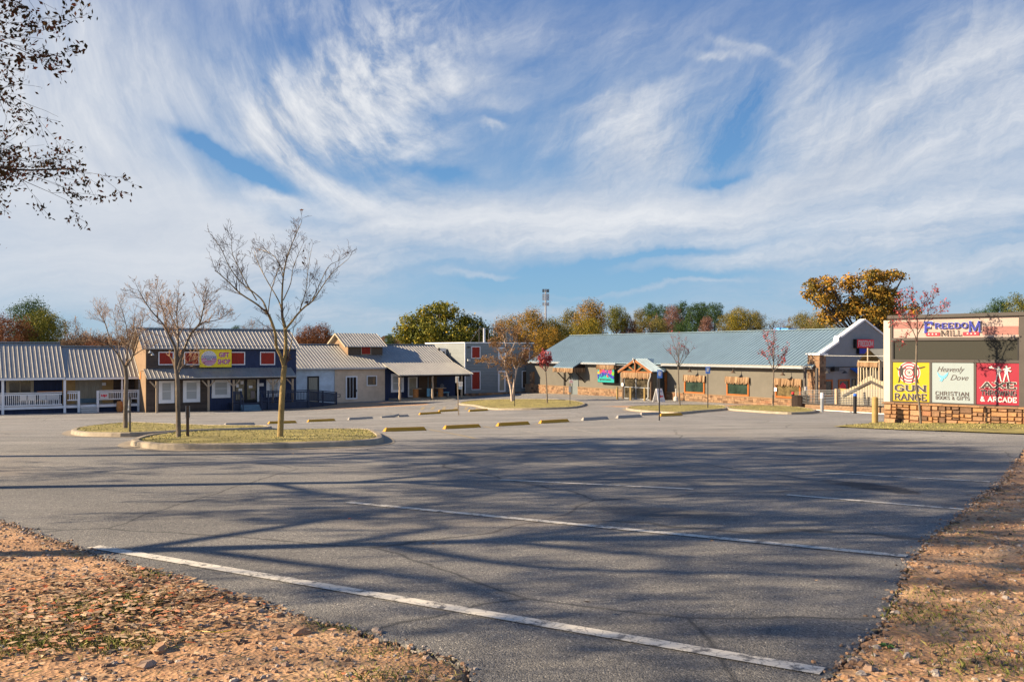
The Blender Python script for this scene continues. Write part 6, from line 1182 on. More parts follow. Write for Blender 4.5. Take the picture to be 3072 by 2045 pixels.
for i, px in enumerate((2584, 2593.5, 2603, 2612, 2621, 2630)): u = U(px); w_ = .12; sl_ = r_.uniform(-.08, .08); z0_ = Zt(1145, px); z1_ = Zt(1101+r_.uniform(-2, 2), px); m.hexa([(u, v2-.08, z0_), (u+w_, v2-.08, z0_), (u+w_, v2-.05, z0_), (u, v2-.05, z0_)], [(u+sl_, v2-.08, z1_), (u+sl_+w_, v2-.08, z1_), (u+sl_+w_, v2-.05, z1_), (u+sl_, v2-.05, z1_)])
obj('slats', m, 'cream', tw, CF)
m = MB(); m.box(U(2578), U(2640), v2-.1, v2+.0, Zt(1088, 2608), Zt(1083, 2608)); obj('beam', m, 'post_wood', tw, CF)
m = MB(); r_ = random.Random(12); u = U(2578)
while u < U(2638):
    c = r_.random(); L = r_.uniform(.24, .32); zz = Zt(1086, 2608); m.hexa([(u, v2-.16, zz-L), (u+.05, v2-.16, zz-L), (u+.05, v2-.12, zz-L), (u, v2-.12, zz-L)], [(u, v2-.14, zz), (u+.05, v2-.14, zz), (u+.05, v2-.1, zz), (u, v2-.1, zz)], c); u += .04
obj('thatch_fringe', m, 'thatch', tw, CF)
zl, zh = Zt(1083, 2608), Zt(1046, 2608); ul, um, ur = U(2579), U(2608), U(2648)
m = MB(); m.add([(ul, v2-.05, zl), (um, v2-.05, zh), (um+.1, v2+1.7, zh), (ul+.1, v2+1.7, zl)], [(0, 1, 2, 3)]); obj('roof_canvas', m, 'canvas_ochre', tw, CF); m = MB(); m.add([(ur, v2-.05, zl), (um, v2-.05, zh), (um+.45, v2+1.7, zh), (ur+.2, v2+1.7, zl)], [(0, 1, 2, 3)]); obj('roof_canvas', m, 'canvas_grey', tw, CF)
m = MB(); m.box(um-.06, um+.06, v2-.12, v2-.06, zl, zh+.05); obj('king_post', m, 'post_wood', tw, CF)
ca = FR@Vector((S+.1, r0-.1, ZZ(1066, S, r0))); cb2 = P(2700, 1067, 50.); m = MB(); m.tube([ca, (ca+cb2)/2-Vector((0, 0, .03)), cb2], .018, 5)
props(obj('cable', m, 'white_metal', None, I4, loc=ca), 'thin pale cable stretched from the corner pillar across the grey gable', 'cable')

# ---------------------------------------------------------------- roadside sign on a stone wall
SO = Vector(((2674-CX)/F*32.5, 32.5, 0)); sdv = Vector((.712, -.702, 0)); sth = math.atan2(sdv.y, sdv.x); SF = Matrix.Translation(SO)@Matrix.Rotation(sth, 4, 'Z')
def TU(px, v=0.): k = (px-CX)/F; ox, oy = SO.x-sdv.y*v*1, SO.y+sdv.x*v; return (k*oy-ox)/(sdv.x-k*sdv.y)
def TZ(py, u, v=0.): return (HY-py)/F*(SO.y+sdv.y*u+sdv.x*v)
ug = lambda u, v=0.: gz(*(SF@Vector((u, v, 0)))[:2])
RS = thing('roadside_sign', 'large roadside sign of printed panels on a low stone wall', 'sign', SF@Vector((2.5, 0, ug(2.5))), sth)
uL, uR, uE = TU(2650, -.35), TU(3066), 9.5; zs = TZ(1205, 0)
m = MB(); m.box(uL+.06, uE, -.29, .6, -3.0, zs-.06); st_ = obj('stone_wall', m, 'mortar', RS, SF)
m = MB(); r_ = random.Random(31); zb = -2.85; rows = [(zb, zb+.25), (zb+.25, zb+.5), (zb+.5, zb+.70), (zb+.70, zb+.86), (zb+.86, zs-.05)]
def block(u0, u1, z0, z1):
    g0, b0, d = .007, .016, r_.uniform(0, .04); t = lambda: r_.uniform(0, .012)
    lo = [(u0+g0, -.30, z0+g0), (u1-g0, -.30, z0+g0), (u1-g0, -.30, z1-g0), (u0+g0, -.30, z1-g0)]; hi = [(u0+g0+b0+t(), -.335-d, z0+g0+b0+t()), (u1-g0-b0-t(), -.335-d-t(), z0+g0+b0+t()), (u1-g0-b0-t(), -.335-d, z1-g0-b0-t()), (u0+g0+b0+t(), -.335-d-t(), z1-g0-b0-t())]
    m.hexa(lo, hi, min(1, max(0, r_.choice((.15, .32, .45, .5, .55, .62, .68, .74, .82, .95))+r_.uniform(-.05, .05))))
def fill(u0, u1, z0, z1):                    # random ashlar: keep halving the wall unevenly
    w_, h = u1-u0, z1-z0
    if w_ > .62 or (w_ > .34 and w_ > 2.1*h and r_.random() < .8) : c = u0+w_*r_.uniform(.35, .65); fill(u0, c, z0, z1); fill(c, u1, z0, z1)
    elif h > .27 or (h > .2 and r_.random() < .55): c = z0+h*r_.uniform(.38, .62); fill(u0, u1, z0, c); fill(u0, u1, c, z1)
    elif w_ > .42 and r_.random() < .4: c = u0+w_*r_.uniform(.4, .6); fill(u0, c, z0, z1); fill(c, u1, z0, z1)
    else: block(u0, u1, z0, z1)
u = uL+.02
while u < uE-.3:
    W0 = min(r_.uniform(.9, 1.5), uE-u); zc_ = zb+(zs-.05-zb)*r_.uniform(.42, .6)
    for (z0, z1) in ((zb, zc_), (zc_, zs-.05)): fill(u, u+W0, z0, z1)
    u += W0
for i in range(5): za, zb_ = rows[i]; m.box(uL-.0, uL+.06, -.28, .25, za+.012, zb_-.012, r_.uniform(.2, .5)); m.box(uL, uL+.06, .27, .6, za+.012, zb_-.012, r_.uniform(.2, .5))
obj('stones', m, 'veneer', st_, SF, bevel=0)
m = MB(); u = uL-.04
while u < uE: L = r_.uniform(.35, .7); m.box(u, u+L-.012, -.39, .62, zs-.05, zs+r_.uniform(-.008, .008), r_.uniform(.3, .6)); u += L
obj('coping', m, 'veneer', st_, SF)
zT_ = TZ(948, 0); hdr = (TZ(959, 0), TZ(1014, 0)); z_led = (.40, -.29); z_pan = (TZ(1085.5, 0), TZ(1202.5, 0))
m = MB(); m.box(.0, uR, .0, .5, zs, zT_-.1); m.box(-.1, uR+.1, -.12, .62, zT_-.1, zT_+.02); fr_ = m
m.box(0, uR, -.06, -.001, hdr[1]-.1, hdr[1]); m.box(0, uR, -.06, -.001, z_pan[0], z_pan[0]+.1); m.box(-.0, .06, -.055, -.001, zs, zT_-.1)
pxs = [(2675, 2791), (2795.5, 2923.5), (2928, 3064)]
m.box(uR-.07, uR+.12, -.07, -.001, zs, zT_-.1); [m.box(TU(px)-.04, TU(px)+.04, -.05, -.001, zs+.04, z_pan[0]-.001) for px in (2793, 2926)]; m.box(.06, uR-.07, -.05, -.001, zs, z_pan[1]-.0); obj('frame', m, 'frame_brown', RS, SF)
m = MB(); m.box(TU(2652), -.03, -.04, .45, zs, TZ(961, 0)); obj('side_pillar', m, 'pillar_cream', RS, SF); m = MB(); m.box(uR+.2, uE, .1, .6, zs, zT_-.15); obj('far_cabinet', m, 'black', RS, SF)
m = MB(); m.box(.08, uR-.09, -.02, -.002, hdr[1]+.002, zT_-.12); hp = obj('header', m, 'header_pink', RS, SF)
m = MB(); m.box(TU(2948), uR-.1, -.026, -.021, hdr[1]+.08, hdr[1]+.36); obj('flag_stripe', m, 'header_red', hp, SF); m = MB(); m.box(.09, TU(2790), -.026, -.021, hdr[1]+.34, hdr[1]+.58); obj('flag_stripe', m, 'header_red', hp, SF)
smap = lambda d: (lambda u, z, k=0: (u, -d-.0015*k, z))
hz = lambda py: TZ(py, 2.0)
a, b = TU(2778), TU(2938); z0_, z1_ = TZ(977+10.5, TU(2860)), TZ(967, TU(2860))
m = MB(); put_text(m, 'REEDO', smap(.045), a+.32, b-.36, z0_+.04, z1_-.02, t=.2, serif=.09, grow=.13); put_text(m, 'F', smap(.04), a-.04, a+.26, z0_-.1, z1_+.02, t=.2, serif=.09, grow=.16); put_text(m, 'M', smap(.04), b-.31, b+.05, z0_-.1, z1_+.02, t=.2, serif=.09, grow=.14); obj('letter_edge', m, 'ink_white', hp, SF)
m = MB(); put_text(m, 'REEDO', smap(.07), a+.32, b-.36, z0_+.04, z1_-.02, t=.22, serif=.07); obj('lettering', m, 'ink_blue', hp, SF)
m = MB(); put_text(m, 'F', smap(.075), a-.04, a+.26, z0_-.1, z1_+.02, t=.22, serif=.08); put_text(m, 'M', smap(.075), b-.31, b+.05, z0_-.1, z1_+.02, t=.2, serif=.08); obj('lettering', m, 'ink_blue', hp, SF)
m = MB(); put_text(m, 'MILL', smap(.05), TU(2824), TU(2887), z0_-.23, z0_-.04, t=.15, serif=.07); obj('lettering', m, 'ink_black', hp, SF)
for a0_, b0_ in ((2779, 2820), (2890, 2938)): m = MB(); m.box(TU(a0_), TU(b0_), -.05, -.04, z0_-.22, z0_-.1); obj('ribbon', m, 'ink_red', hp, SF)
def star(mb, x, z, r, d):
    pts = [(x+(r if i % 2 == 0 else r*.42)*math.sin(math.pi*i/5), -d, z+(r if i % 2 == 0 else r*.42)*math.cos(math.pi*i/5)) for i in range(10)]; mb.add(pts, [tuple(range(10))])
for px in (2788, 2799, 2810, 2904, 2915, 2927): m = MB(); star(m, TU(px), z0_-.16, .04, .055); obj('star', m, 'ink_white', hp, SF)
m = MB(); m.box(.1, uR-.12, -.012, -.002, TZ(1078, 0)+.02, z_led[0]+.01); obj('led_screen', m, 'led_dark', RS, SF)
m = MB(); zb_, zt3 = TZ(1078, 0), z_led[0]+.03; m.box(.08, uR-.1, -.05, -.003, zb_-.03, zb_+.015); m.box(.06, .1, -.05, -.003, zb_, zt3); m.box(uR-.12, uR-.08, -.06, -.003, zb_, zt3); m.box(.08, uR-.1, -.045, -.003, zt3-.02, zt3+.02); obj('screen_frame', m, 'black', RS, SF)
pan = []
for (xa, xb), c, nm in zip(pxs, ('sign_yellow', 'sign_mint', 'sign_red'), ('gun', 'dove', 'axe')):
    u0, u1 = TU(xa), TU(xb); m = MB(); m.box(u0, u1, -.035, -.002, z_pan[1]+.015, z_pan[0]-.01); pan.append((obj('panel', m, c, RS, SF), u0, u1))
PH = z_pan[0]-z_pan[1]
def put(i, s, xa, xb, ya, yb, mat, style='slab', d=.045, **kw):
    p_, u0, u1 = pan[i]; m = MB(); put_text(m, s, smap(d), u0+(u1-u0)*xa, u0+(u1-u0)*xb, z_pan[1]+PH*ya, z_pan[1]+PH*yb, style, **kw); obj('lettering', m, mat, p_, SF)
def ring(i, x, y, ro, ri, mat, d):
    p_, u0, u1 = pan[i]; cx, cz, W_ = u0+(u1-u0)*x, z_pan[1]+PH*y, (u1-u0); n = 36; m = MB(); a = [(cx+ro*W_*math.cos(2*math.pi*k/n), -d, cz+ro*W_*math.sin(2*math.pi*k/n)) for k in range(n)]; b = [(cx+ri*W_*math.cos(2*math.pi*k/n), -d, cz+ri*W_*math.sin(2*math.pi*k/n)) for k in range(n)]
    m.add(a+b, [(k, (k+1) % n, n+(k+1) % n, n+k) for k in range(n)]); obj('ring', m, mat, p_, SF)
ring(0, .47, .74, .29, 0, 'ink_white', .040)
for i, (ro, ri) in enumerate(((.27, .235), (.20, .16), (.125, .09))): ring(0, .47, .74, ro, ri, 'ink_red', .044)
ring(0, .47, .74, .062, .05, 'ink_black', .044); m = MB(); p_, u0, u1 = pan[0]; star(m, u0+(u1-u0)*.47, z_pan[1]+PH*.74, .06, .045); obj('star', m, 'ink_black', p_, SF)
def figure(i, pts_list, mat, x, y, sc_, d=.05, flip=1):
    p_, u0, u1 = pan[i]; cx, cz, W_ = u0+(u1-u0)*x, z_pan[1]+PH*y, (u1-u0)*sc_; m = MB()
    for j, pl_2 in enumerate(pts_list): m.add([(cx+flip*a*W_, -d-.0015*j, cz+b*W_) for a, b in pl_2], [tuple(range(len(pl_2)))])
    obj('figure', m, mat, p_, SF)
man = [[(-.05+.07*math.cos(t*.628), .93+.07*math.sin(t*.628)) for t in range(10)], [(-.14, .86), (.06, .86), (.07, .7), (.04, .5), (-.12, .5), (-.15, .7)], [(-.12, .52), (-.03, .52), (-.12, .2), (-.16, .02), (-.26, .0), (-.22, .05), (-.18, .25)], [(-.04, .52), (.05, .52), (.10, .28), (.14, .03), (.22, 0), (.08, .0), (.03, .28)], [(-.14, .84), (-.1, .76), (-.24, .7), (-.22, .76)], [(.04, .84), (.05, .76), (.22, .84), (.2, .9)]]
arm = [[(.0, .84), (.02, .77), (.45, .9), (.55, .97), (.42, .94)]]
figure(0, man+[[(-.2, .76), (-.24, .72), (-.34, .86), (-.3, .88)]], 'ink_black', .29, .48, .46); figure(0, man+arm, 'ink_black', .64, .48, .46)
put(0, 'GUN', .10, .90, .27, .42, 'ink_silver', d=.042, t=.24, serif=.07, grow=.10); put(0, 'GUN', .10, .90, .27, .42, 'ink_black', d=.055, t=.22, serif=.07); put(0, 'RANGE', .09, .92, .045, .20, 'ink_silver', d=.042, t=.2, serif=.08, grow=.10); put(0, 'RANGE', .09, .92, .045, .20, 'ink_black', d=.055, t=.19, serif=.08)
put(1, 'Heavenly', .14, .78, .73, .90, 'ink_dark', 'font', bold=-.004, shear=.45); put(1, 'Dove', .45, .87, .57, .70, 'ink_dark', 'font', bold=-.004, shear=.45); put(1, 'CHRISTIAN', .10, .88, .195, .285, 'ink_dark', t=.2, serif=.07); put(1, 'BOOKS & GIFTS', .10, .90, .095, .17, 'ink_dark', t=.2, serif=.05)
figure(1, [[(-.5, .5), (-.3, .2), (0, .1), (.1, .12), (.5, .48), (.42, .2), (.2, -.1), (-.1, -.15), (-.35, .05)], [(-.1, -.13), (.08, -.13), (0, -.3), (-.15, -.45), (-.12, -.3), (-.32, -.34)]], 'ink_dove', .27, .64, .27)
figure(2, man+arm, 'ink_white', .50, .56, .37, flip=-1); figure(2, [[(a, b) for a, b in q_] for q_ in man]+[[(.0, .84), (.05, .75), (.26, .68), (.2, .6), (.1, .64)]], 'ink_white', .70, .56, .39)
m = MB(); p_, u0, u1 = pan[2]; a_ = u0+(u1-u0)*.34; zz = z_pan[1]+PH*.90; m.add([(a_-.05, -.052, zz), (a_+.04, -.052, zz+.05), (a_+.06, -.052, zz-.02), (a_-.04, -.052, zz-.07)], [(0, 1, 2, 3)]); obj('axe_head', m, 'ink_white', p_, SF)
put(2, 'AXE', .14, .90, .40, .54, 'ink_white', d=.042, t=.24, serif=.1, grow=.12); put(2, 'AXE', .14, .90, .40, .54, 'ink_black', d=.055, t=.22, serif=.1)
put(2, 'THROWING', .12, .90, .235, .35, 'ink_silver', d=.042, t=.2, serif=.07, grow=.10); put(2, 'THROWING', .12, .90, .235, .35, 'ink_black', d=.055, t=.18, serif=.07); put(2, '& ARCADE', .11, .91, .085, .19, 'ink_white', t=.26, serif=.05)
# ================================================================ trees
def limb(mb, pts, r0, r1, n=6, sub=3):
    """smooth tapered limb through control points; returns the sampled centre line"""
    P_ = [Vector(p) for p in pts]; P_ = [P_[0]*2-P_[1]]+P_+[P_[-1]*2-P_[-2]]; out = []
    for i in range(1, len(P_)-2):
        for t in range(sub):
            u = t/sub; a, b, c, d = P_[i-1:i+3]; out.append(.5*((2*b)+(c-a)*u+(2*a-5*b+4*c-d)*u*u+(-a+3*b-3*c+d)*u**3))
    out.append(P_[-2]); N = len(out)-1; rad = [r0+(r1-r0)*(i/N)**.8 for i in range(N+1)]
    mb.tube(out, rad, n, cap=False); return out, rad
def twig(mb, p, d, L, r, rg, depth, leaves=None, up=.25, spread=.6, nseg=5, kids=3, ends=None):
    pts = [p.copy()]; q = p.copy(); d = d.normalized(); w_ = Vector((rg.gauss(0, .12), rg.gauss(0, .12), rg.gauss(0, .06)))
    for i in range(nseg):
        d = (d+Vector((rg.gauss(0, .13), rg.gauss(0, .13), rg.gauss(0, .10)+up*.22))+w_*.4).normalized(); q = q+d*L/nseg; pts.append(q.copy())
    mb.tube(pts, [max(.0028, r*(1-.78*i/nseg)) for i in range(nseg+1)], 4 if depth > 1 else 3, cap=False)
    if ends is not None and depth <= 1: ends.append(pts)
    if depth > 0:
        for i in range(kids):
            k = rg.uniform(.25, .95); j = min(nseg-1, int(k*nseg)); b = pts[j].lerp(pts[j+1], k*nseg-j); dd = (pts[j+1]-pts[j]).normalized(); o = Vector((rg.gauss(0, 1), rg.gauss(0, 1), rg.gauss(0, .6)+up)); o = (o-dd*o.dot(dd)).normalized()
            twig(mb, b, dd*(1-spread*.5)+o*spread, L*rg.uniform(.4, .68)*(1.15-.4*k), r*.55*(1-.3*k), rg, depth-1, leaves, up, spread, max(3, nseg-1), max(2, kids-1), ends)
def leafq(mb, p, s, rg, col, drop=0.):
    a = Vector((rg.gauss(0, 1), rg.gauss(0, 1), rg.gauss(0, .7))).normalized(); b = a.orthogonal().normalized(); t = rg.uniform(0, 6.28); b = b*math.cos(t)+a.cross(b)*math.sin(t)
    w_ = s*rg.uniform(.35, .6); mb.add([p-b*s*.5, p+a.cross(b)*w_*.5, p+b*s*.5, p-a.cross(b)*w_*.5], [(0, 1, 2, 3)], col)
def px_tree(name, lab, base, limbs, Y=None, bark='bark_grey', twigm='twig_dark', seed=1, tw=(3, .9, .012), dens=7, leaf=None, nleaf=0, lsize=.07, up=.3, group=None, lift=.2, cat='tree', rs=.62):
    """tree whose main limbs follow the photograph; each limb swings to its own depth"""
    rg = random.Random(seed); q = gp(*base, lift) if Y is None else P(*base, Y); Y = q.y; k = Y/F; t = thing(name, lab, cat, q, 0, group)
    mt, mc = MB(), MB(); ends = []; first = True
    for (pts, r0, r1, dz0, dz1, nk) in limbs:
        n = len(pts); W3 = []
        for i, (x, y) in enumerate(pts):
            dz = dz0+(dz1-dz0)*(i/(n-1))**1.1; YY_ = Y+dz; W3.append(Vector(((x-CX)/F*YY_, YY_, (HY-y)/F*YY_)))
        if first: W3[0].z -= .12; W3[0].z = min(W3[0].z, q.z-.1)
        line, rad = limb(mt, W3, r0*k*rs, r1*k*rs, 10 if first else 7, 4 if first else 3); first = False
        N = len(line)
        for j in range(int(nk*(1.1 if bark == 'bark_lichen' else 1.45))):
            u = rg.uniform(.28, .98); i = min(N-2, int(u*(N-1))); b = line[i].lerp(line[i+1], rg.random()); dd = (line[i+1]-line[i]).normalized(); o = Vector((rg.gauss(0, 1), rg.gauss(0, 1), rg.gauss(0, .4)+.35)); o = (o-dd*o.dot(dd)).normalized()
            twig(mc, b, dd*.7+o*.75, tw[1]*rg.uniform(.45, 1.)*(1.25-.7*u), max(.004, rad[i]*.5) if rad[i]*.5 < tw[2] else tw[2], rg, tw[0]-1, None, up, .6, 5, 3, ends)
        twig(mc, line[-1], line[-1]-line[-2], tw[1]*.45, r1*k*rs, rg, tw[0]-1, None, up, .5, 5, 3, ends)
    obj('trunk', mt, bark, t, I4, smooth=True); obj('branches', mc, twigm, t, I4)
    if leaf and nleaf and ends:
        ml = MB()
        for _ in range(nleaf):
            e = rg.choice(ends); p = rg.choice(e)+Vector((rg.gauss(0, .03), rg.gauss(0, .03), rg.gauss(-.02, .03)))
            leafq(ml, p, lsize*rg.uniform(.6, 1.3), rg, rg.random())
        obj('leaves', ml, leaf, t, I4)
    return t, Y
g3 = 'bare young trees on the grass islands'
px_tree('bare_tree', 'tallest bare tree with a yellow lichened trunk, on the right of the nearest island', (840, 1299),
 [([(840, 1299), (845, 1215), (850, 1130), (854, 1095)], 15, 12, 0, 0, 0), ([(852, 1100), (857, 1050), (856, 990), (848, 955)], 11, 7.5, 0, .1, 4),
  ([(852, 1100), (840, 1062), (829, 1039), (826, 1000), (811, 955), (804, 941)], 8.5, 6, 0, -.5, 5), ([(804, 941), (770, 912), (722, 881), (690, 850), (657, 820), (645, 812)], 5, 1.6, -.5, -1.3, 14),
  ([(804, 941), (790, 905), (765, 880), (722, 846), (688, 800), (668, 755), (645, 718)], 4.5, 1.2, -.5, .4, 14), ([(770, 900), (740, 850), (715, 800), (697, 760), (695, 715)], 3, 1, -.5, -1.8, 10),
  ([(848, 955), (846, 900), (850, 830), (862, 770), (885, 710), (904, 668)], 6, 1.2, .1, .3, 16), ([(850, 830), (838, 790), (812, 760), (770, 745)], 2.6, 1, .2, 1.2, 9), ([(848, 940), (835, 900), (800, 840), (775, 790), (762, 752)], 4, 1, .2, 1.4, 12),
  ([(855, 990), (875, 965), (894, 941), (915, 920), (936, 904), (960, 870), (978, 843), (1000, 815), (1043, 778)], 6, 1, 0, -.8, 16), ([(936, 904), (960, 850), (985, 800), (1010, 785), (1030, 776)], 2.4, .8, -.3, .6, 7), ([(900, 930), (918, 870), (925, 800), (935, 745)], 2.6, .8, -.2, 1.2, 8),
  ([(856, 1095), (872, 1040), (880, 990), (888, 960)], 3, 1, 0, .4, 3), ([(850, 900), (872, 850), (880, 800), (905, 740)], 2.8, .9, .2, -1, 9), ([(804, 941), (812, 880), (830, 820), (850, 790)], 2.6, .9, -.3, -1.2, 7)],
 bark='bark_lichen', seed=3, tw=(3, .62, .010), leaf='leaf_rust', nleaf=26, lsize=.09, group=g3)
px_tree('bare_tree', 'bare tree with pale dense low sprouts at the left end of the nearest island', (536, 1299),
 [([(536, 1299), (534, 1215), (532, 1137), (527.5, 1099)], 12, 10, 0, 0, 0), ([(527.5, 1099), (527, 1048), (516, 1022), (505, 1000), (489, 971), (457, 936), (429, 895), (415, 868)], 8, 1.2, 0, -.8, 24), ([(505, 1000), (492, 940), (478, 900), (466, 860)], 4, 1, -.2, .8, 16),
  ([(527.5, 1099), (534, 1040), (534, 987), (530, 940), (534, 882)], 7, 1.2, 0, .5, 18), ([(534, 1110), (548, 1060), (572, 1003), (598, 971), (607, 939), (615, 905), (623, 875)], 8, 1.2, 0, -.4, 24), ([(598, 971), (625, 965), (655, 958), (677, 945)], 3.5, 1, -.2, .6, 12),
  ([(533, 1137), (542, 1105), (560, 1090), (580, 1080)], 4, 1.5, 0, .5, 9), ([(534, 987), (510, 940), (505, 900)], 3, 1, .2, 1., 9)],
 bark='bark_grey', twigm='twig_pale', seed=5, tw=(3, .66, .009), leaf='leaf_rust', nleaf=40, lsize=.07, group=g3)
t_, Y_ = px_tree('bare_tree', 'leftmost bare tree, small, behind the nearest island', (376, 1277),
 [([(376, 1277), (377, 1200), (379, 1137), (376, 1105)], 11, 9, 0, 0, 0), ([(376, 1105), (360, 1073), (335, 1041), (297, 1022), (262, 1012)], 6, 1, 0, -.6, 20), ([(335, 1041), (316, 971), (298, 940), (281, 914)], 3.5, 1, -.3, .5, 18),
  ([(377, 1110), (383, 1041), (379, 978), (357, 904)], 5, 1, 0, .6, 24), ([(379, 1100), (399, 1067), (412, 1030), (421, 993), (432, 950)], 5, 1, 0, -.5, 20), ([(399, 1067), (425, 1050), (450, 1040)], 3, 1, 0, .6, 10), ([(383, 1041), (400, 990), (405, 930)], 3, 1, 0, .6, 14), ([(360, 1073), (352, 1000), (340, 940)], 3, 1, 0, 1., 14)],
 bark='bark_grey', twigm='twig_pale', seed=8, tw=(3, .66, .008), leaf='leaf_rust', nleaf=20, lsize=.07, group=g3)
# dense pale water sprouts low in the second tree's crown belong to its branches
px_tree('birch_tree', 'two stemmed birch with thin brown leaves on the middle island', (1540, 1200),
 [([(1536, 1201), (1532, 1165), (1522, 1125), (1517, 1105), (1514, 1085), (1520, 1050)], 6, 2, 0, -.3, 26), ([(1540, 1201), (1541, 1160), (1549, 1110), (1558, 1090), (1566, 1070)], 6, 2.5, .1, .3, 20), ([(1549, 1112), (1537, 1085), (1530, 1060)], 3, 1.2, .1, .8, 14),
  ([(1558, 1092), (1580, 1078), (1605, 1065)], 3, 1, .3, .3, 16), ([(1517, 1103), (1495, 1090), (1470, 1088), (1445, 1085)], 3, 1, 0, -.3, 18), ([(1514, 1085), (1495, 1050), (1480, 1030)], 2.5, 1, 0, -.6, 18), ([(1520, 1050), (1512, 1015), (1505, 990)], 2.2, 1, 0, -.2, 16),
  ([(1530, 1060), (1545, 1025), (1550, 1000)], 2.2, 1, .3, .2, 18), ([(1566, 1070), (1575, 1045), (1590, 1030)], 2.2, 1, .4, .2, 14), ([(1500, 1092), (1520, 1090), (1570, 1092)], 2., 1, .4, .8, 16)],
 bark='bark_birch', twigm='twig_pale', seed=11, tw=(3, 1.25, .012), leaf='leaf_birch', nleaf=5200, lsize=.13, up=.12)
px_tree('red_maple', 'thin maple with a bright red crown beside the birch', (1642, 1206), [([(1642, 1206), (1640, 1160), (1637, 1112)], 3.5, 3, 0, 0, 0), ([(1637, 1112), (1634, 1085), (1630, 1060)], 3, 1, 0, 0, 22), ([(1637, 1115), (1645, 1095), (1650, 1070)], 2, 1, 0, .4, 16), ([(1637, 1115), (1627, 1100), (1622, 1080)], 2, 1, 0, -.3, 16)],
 seed=14, tw=(2, .8, .012), leaf='leaf_red', nleaf=900, lsize=.16, up=.7)
px_tree('red_maple', 'nearly bare young maple with a few dark red leaves, before the gabled entrance', (2040, 1213), [([(2040, 1213), (2036, 1160), (2035, 1100)], 4, 3, 0, 0, 0), ([(2035, 1100), (2036, 1060), (2038, 1015)], 3, .8, 0, 0, 20), ([(2035, 1102), (2020, 1070), (1995, 1045)], 2, .8, 0, -.4, 12), ([(2035, 1102), (2050, 1060), (2058, 1025)], 2, .8, 0, .5, 12), ([(2035, 1104), (2055, 1075), (2078, 1045)], 1.8, .8, 0, .3, 9), ([(2036, 1080), (2026, 1045), (2014, 1010)], 1.6, .8, 0, .4, 9)],
 seed=15, tw=(2, .85, .010), leaf='leaf_red', nleaf=70, lsize=.14, up=.8, twigm='twig_dark')
px_tree('red_maple', 'young maple with dusty red leaves before the right half of the blue roof', (2319, 1214), [([(2319, 1214), (2320, 1160), (2321, 1110)], 4.2, 3.2, 0, 0, 0), ([(2321, 1110), (2321, 1060), (2322, 1000)], 3.2, 1, 0, 0, 20), ([(2321, 1112), (2303, 1075), (2285, 1060)], 2.2, 1, 0, -.4, 13), ([(2321, 1112), (2342, 1075), (2362, 1045)], 2.2, 1, 0, .5, 13), ([(2321, 1085), (2306, 1040), (2298, 1005)], 2, 1, 0, .4, 13), ([(2321, 1112), (2340, 1095), (2348, 1085)], 2, 1, 0, -.5, 9)],
 seed=16, tw=(2, .75, .010), leaf='leaf_red', nleaf=520, lsize=.13, up=.6)
px_tree('red_maple', 'young maple with pinkish red leaves standing before the roadside sign', (2762, 1276), [([(2764, 1277), (2758, 1215), (2749, 1160), (2749, 1080), (2750, 1030)], 5.5, 4.5, 0, 0, 0), ([(2750, 1030), (2752, 1000), (2750, 950), (2738, 900), (2737, 868)], 3.5, 1, 0, .1, 16), ([(2751, 1020), (2735, 985), (2715, 955), (2700, 930)], 2.6, 1, 0, -.25, 14), ([(2735, 985), (2702, 970), (2685, 975)], 1.8, .8, -.1, .2, 8),
  ([(2752, 1005), (2775, 960), (2795, 910), (2804, 870)], 2.6, 1, 0, .2, 14), ([(2765, 980), (2805, 945), (2832, 925), (2842, 918)], 2, 1, 0, -.3, 10), ([(2750, 950), (2768, 915), (2775, 890)], 1.8, .8, 0, .4, 9), ([(2738, 990), (2715, 1010), (2705, 1032)], 1.5, .8, 0, -.2, 5), ([(2738, 920), (2715, 905), (2700, 890)], 1.6, .8, 0, .2, 8)],
 seed=17, tw=(2, .5, .008), leaf='leaf_red', nleaf=620, lsize=.085, up=.5, Y=29.6)

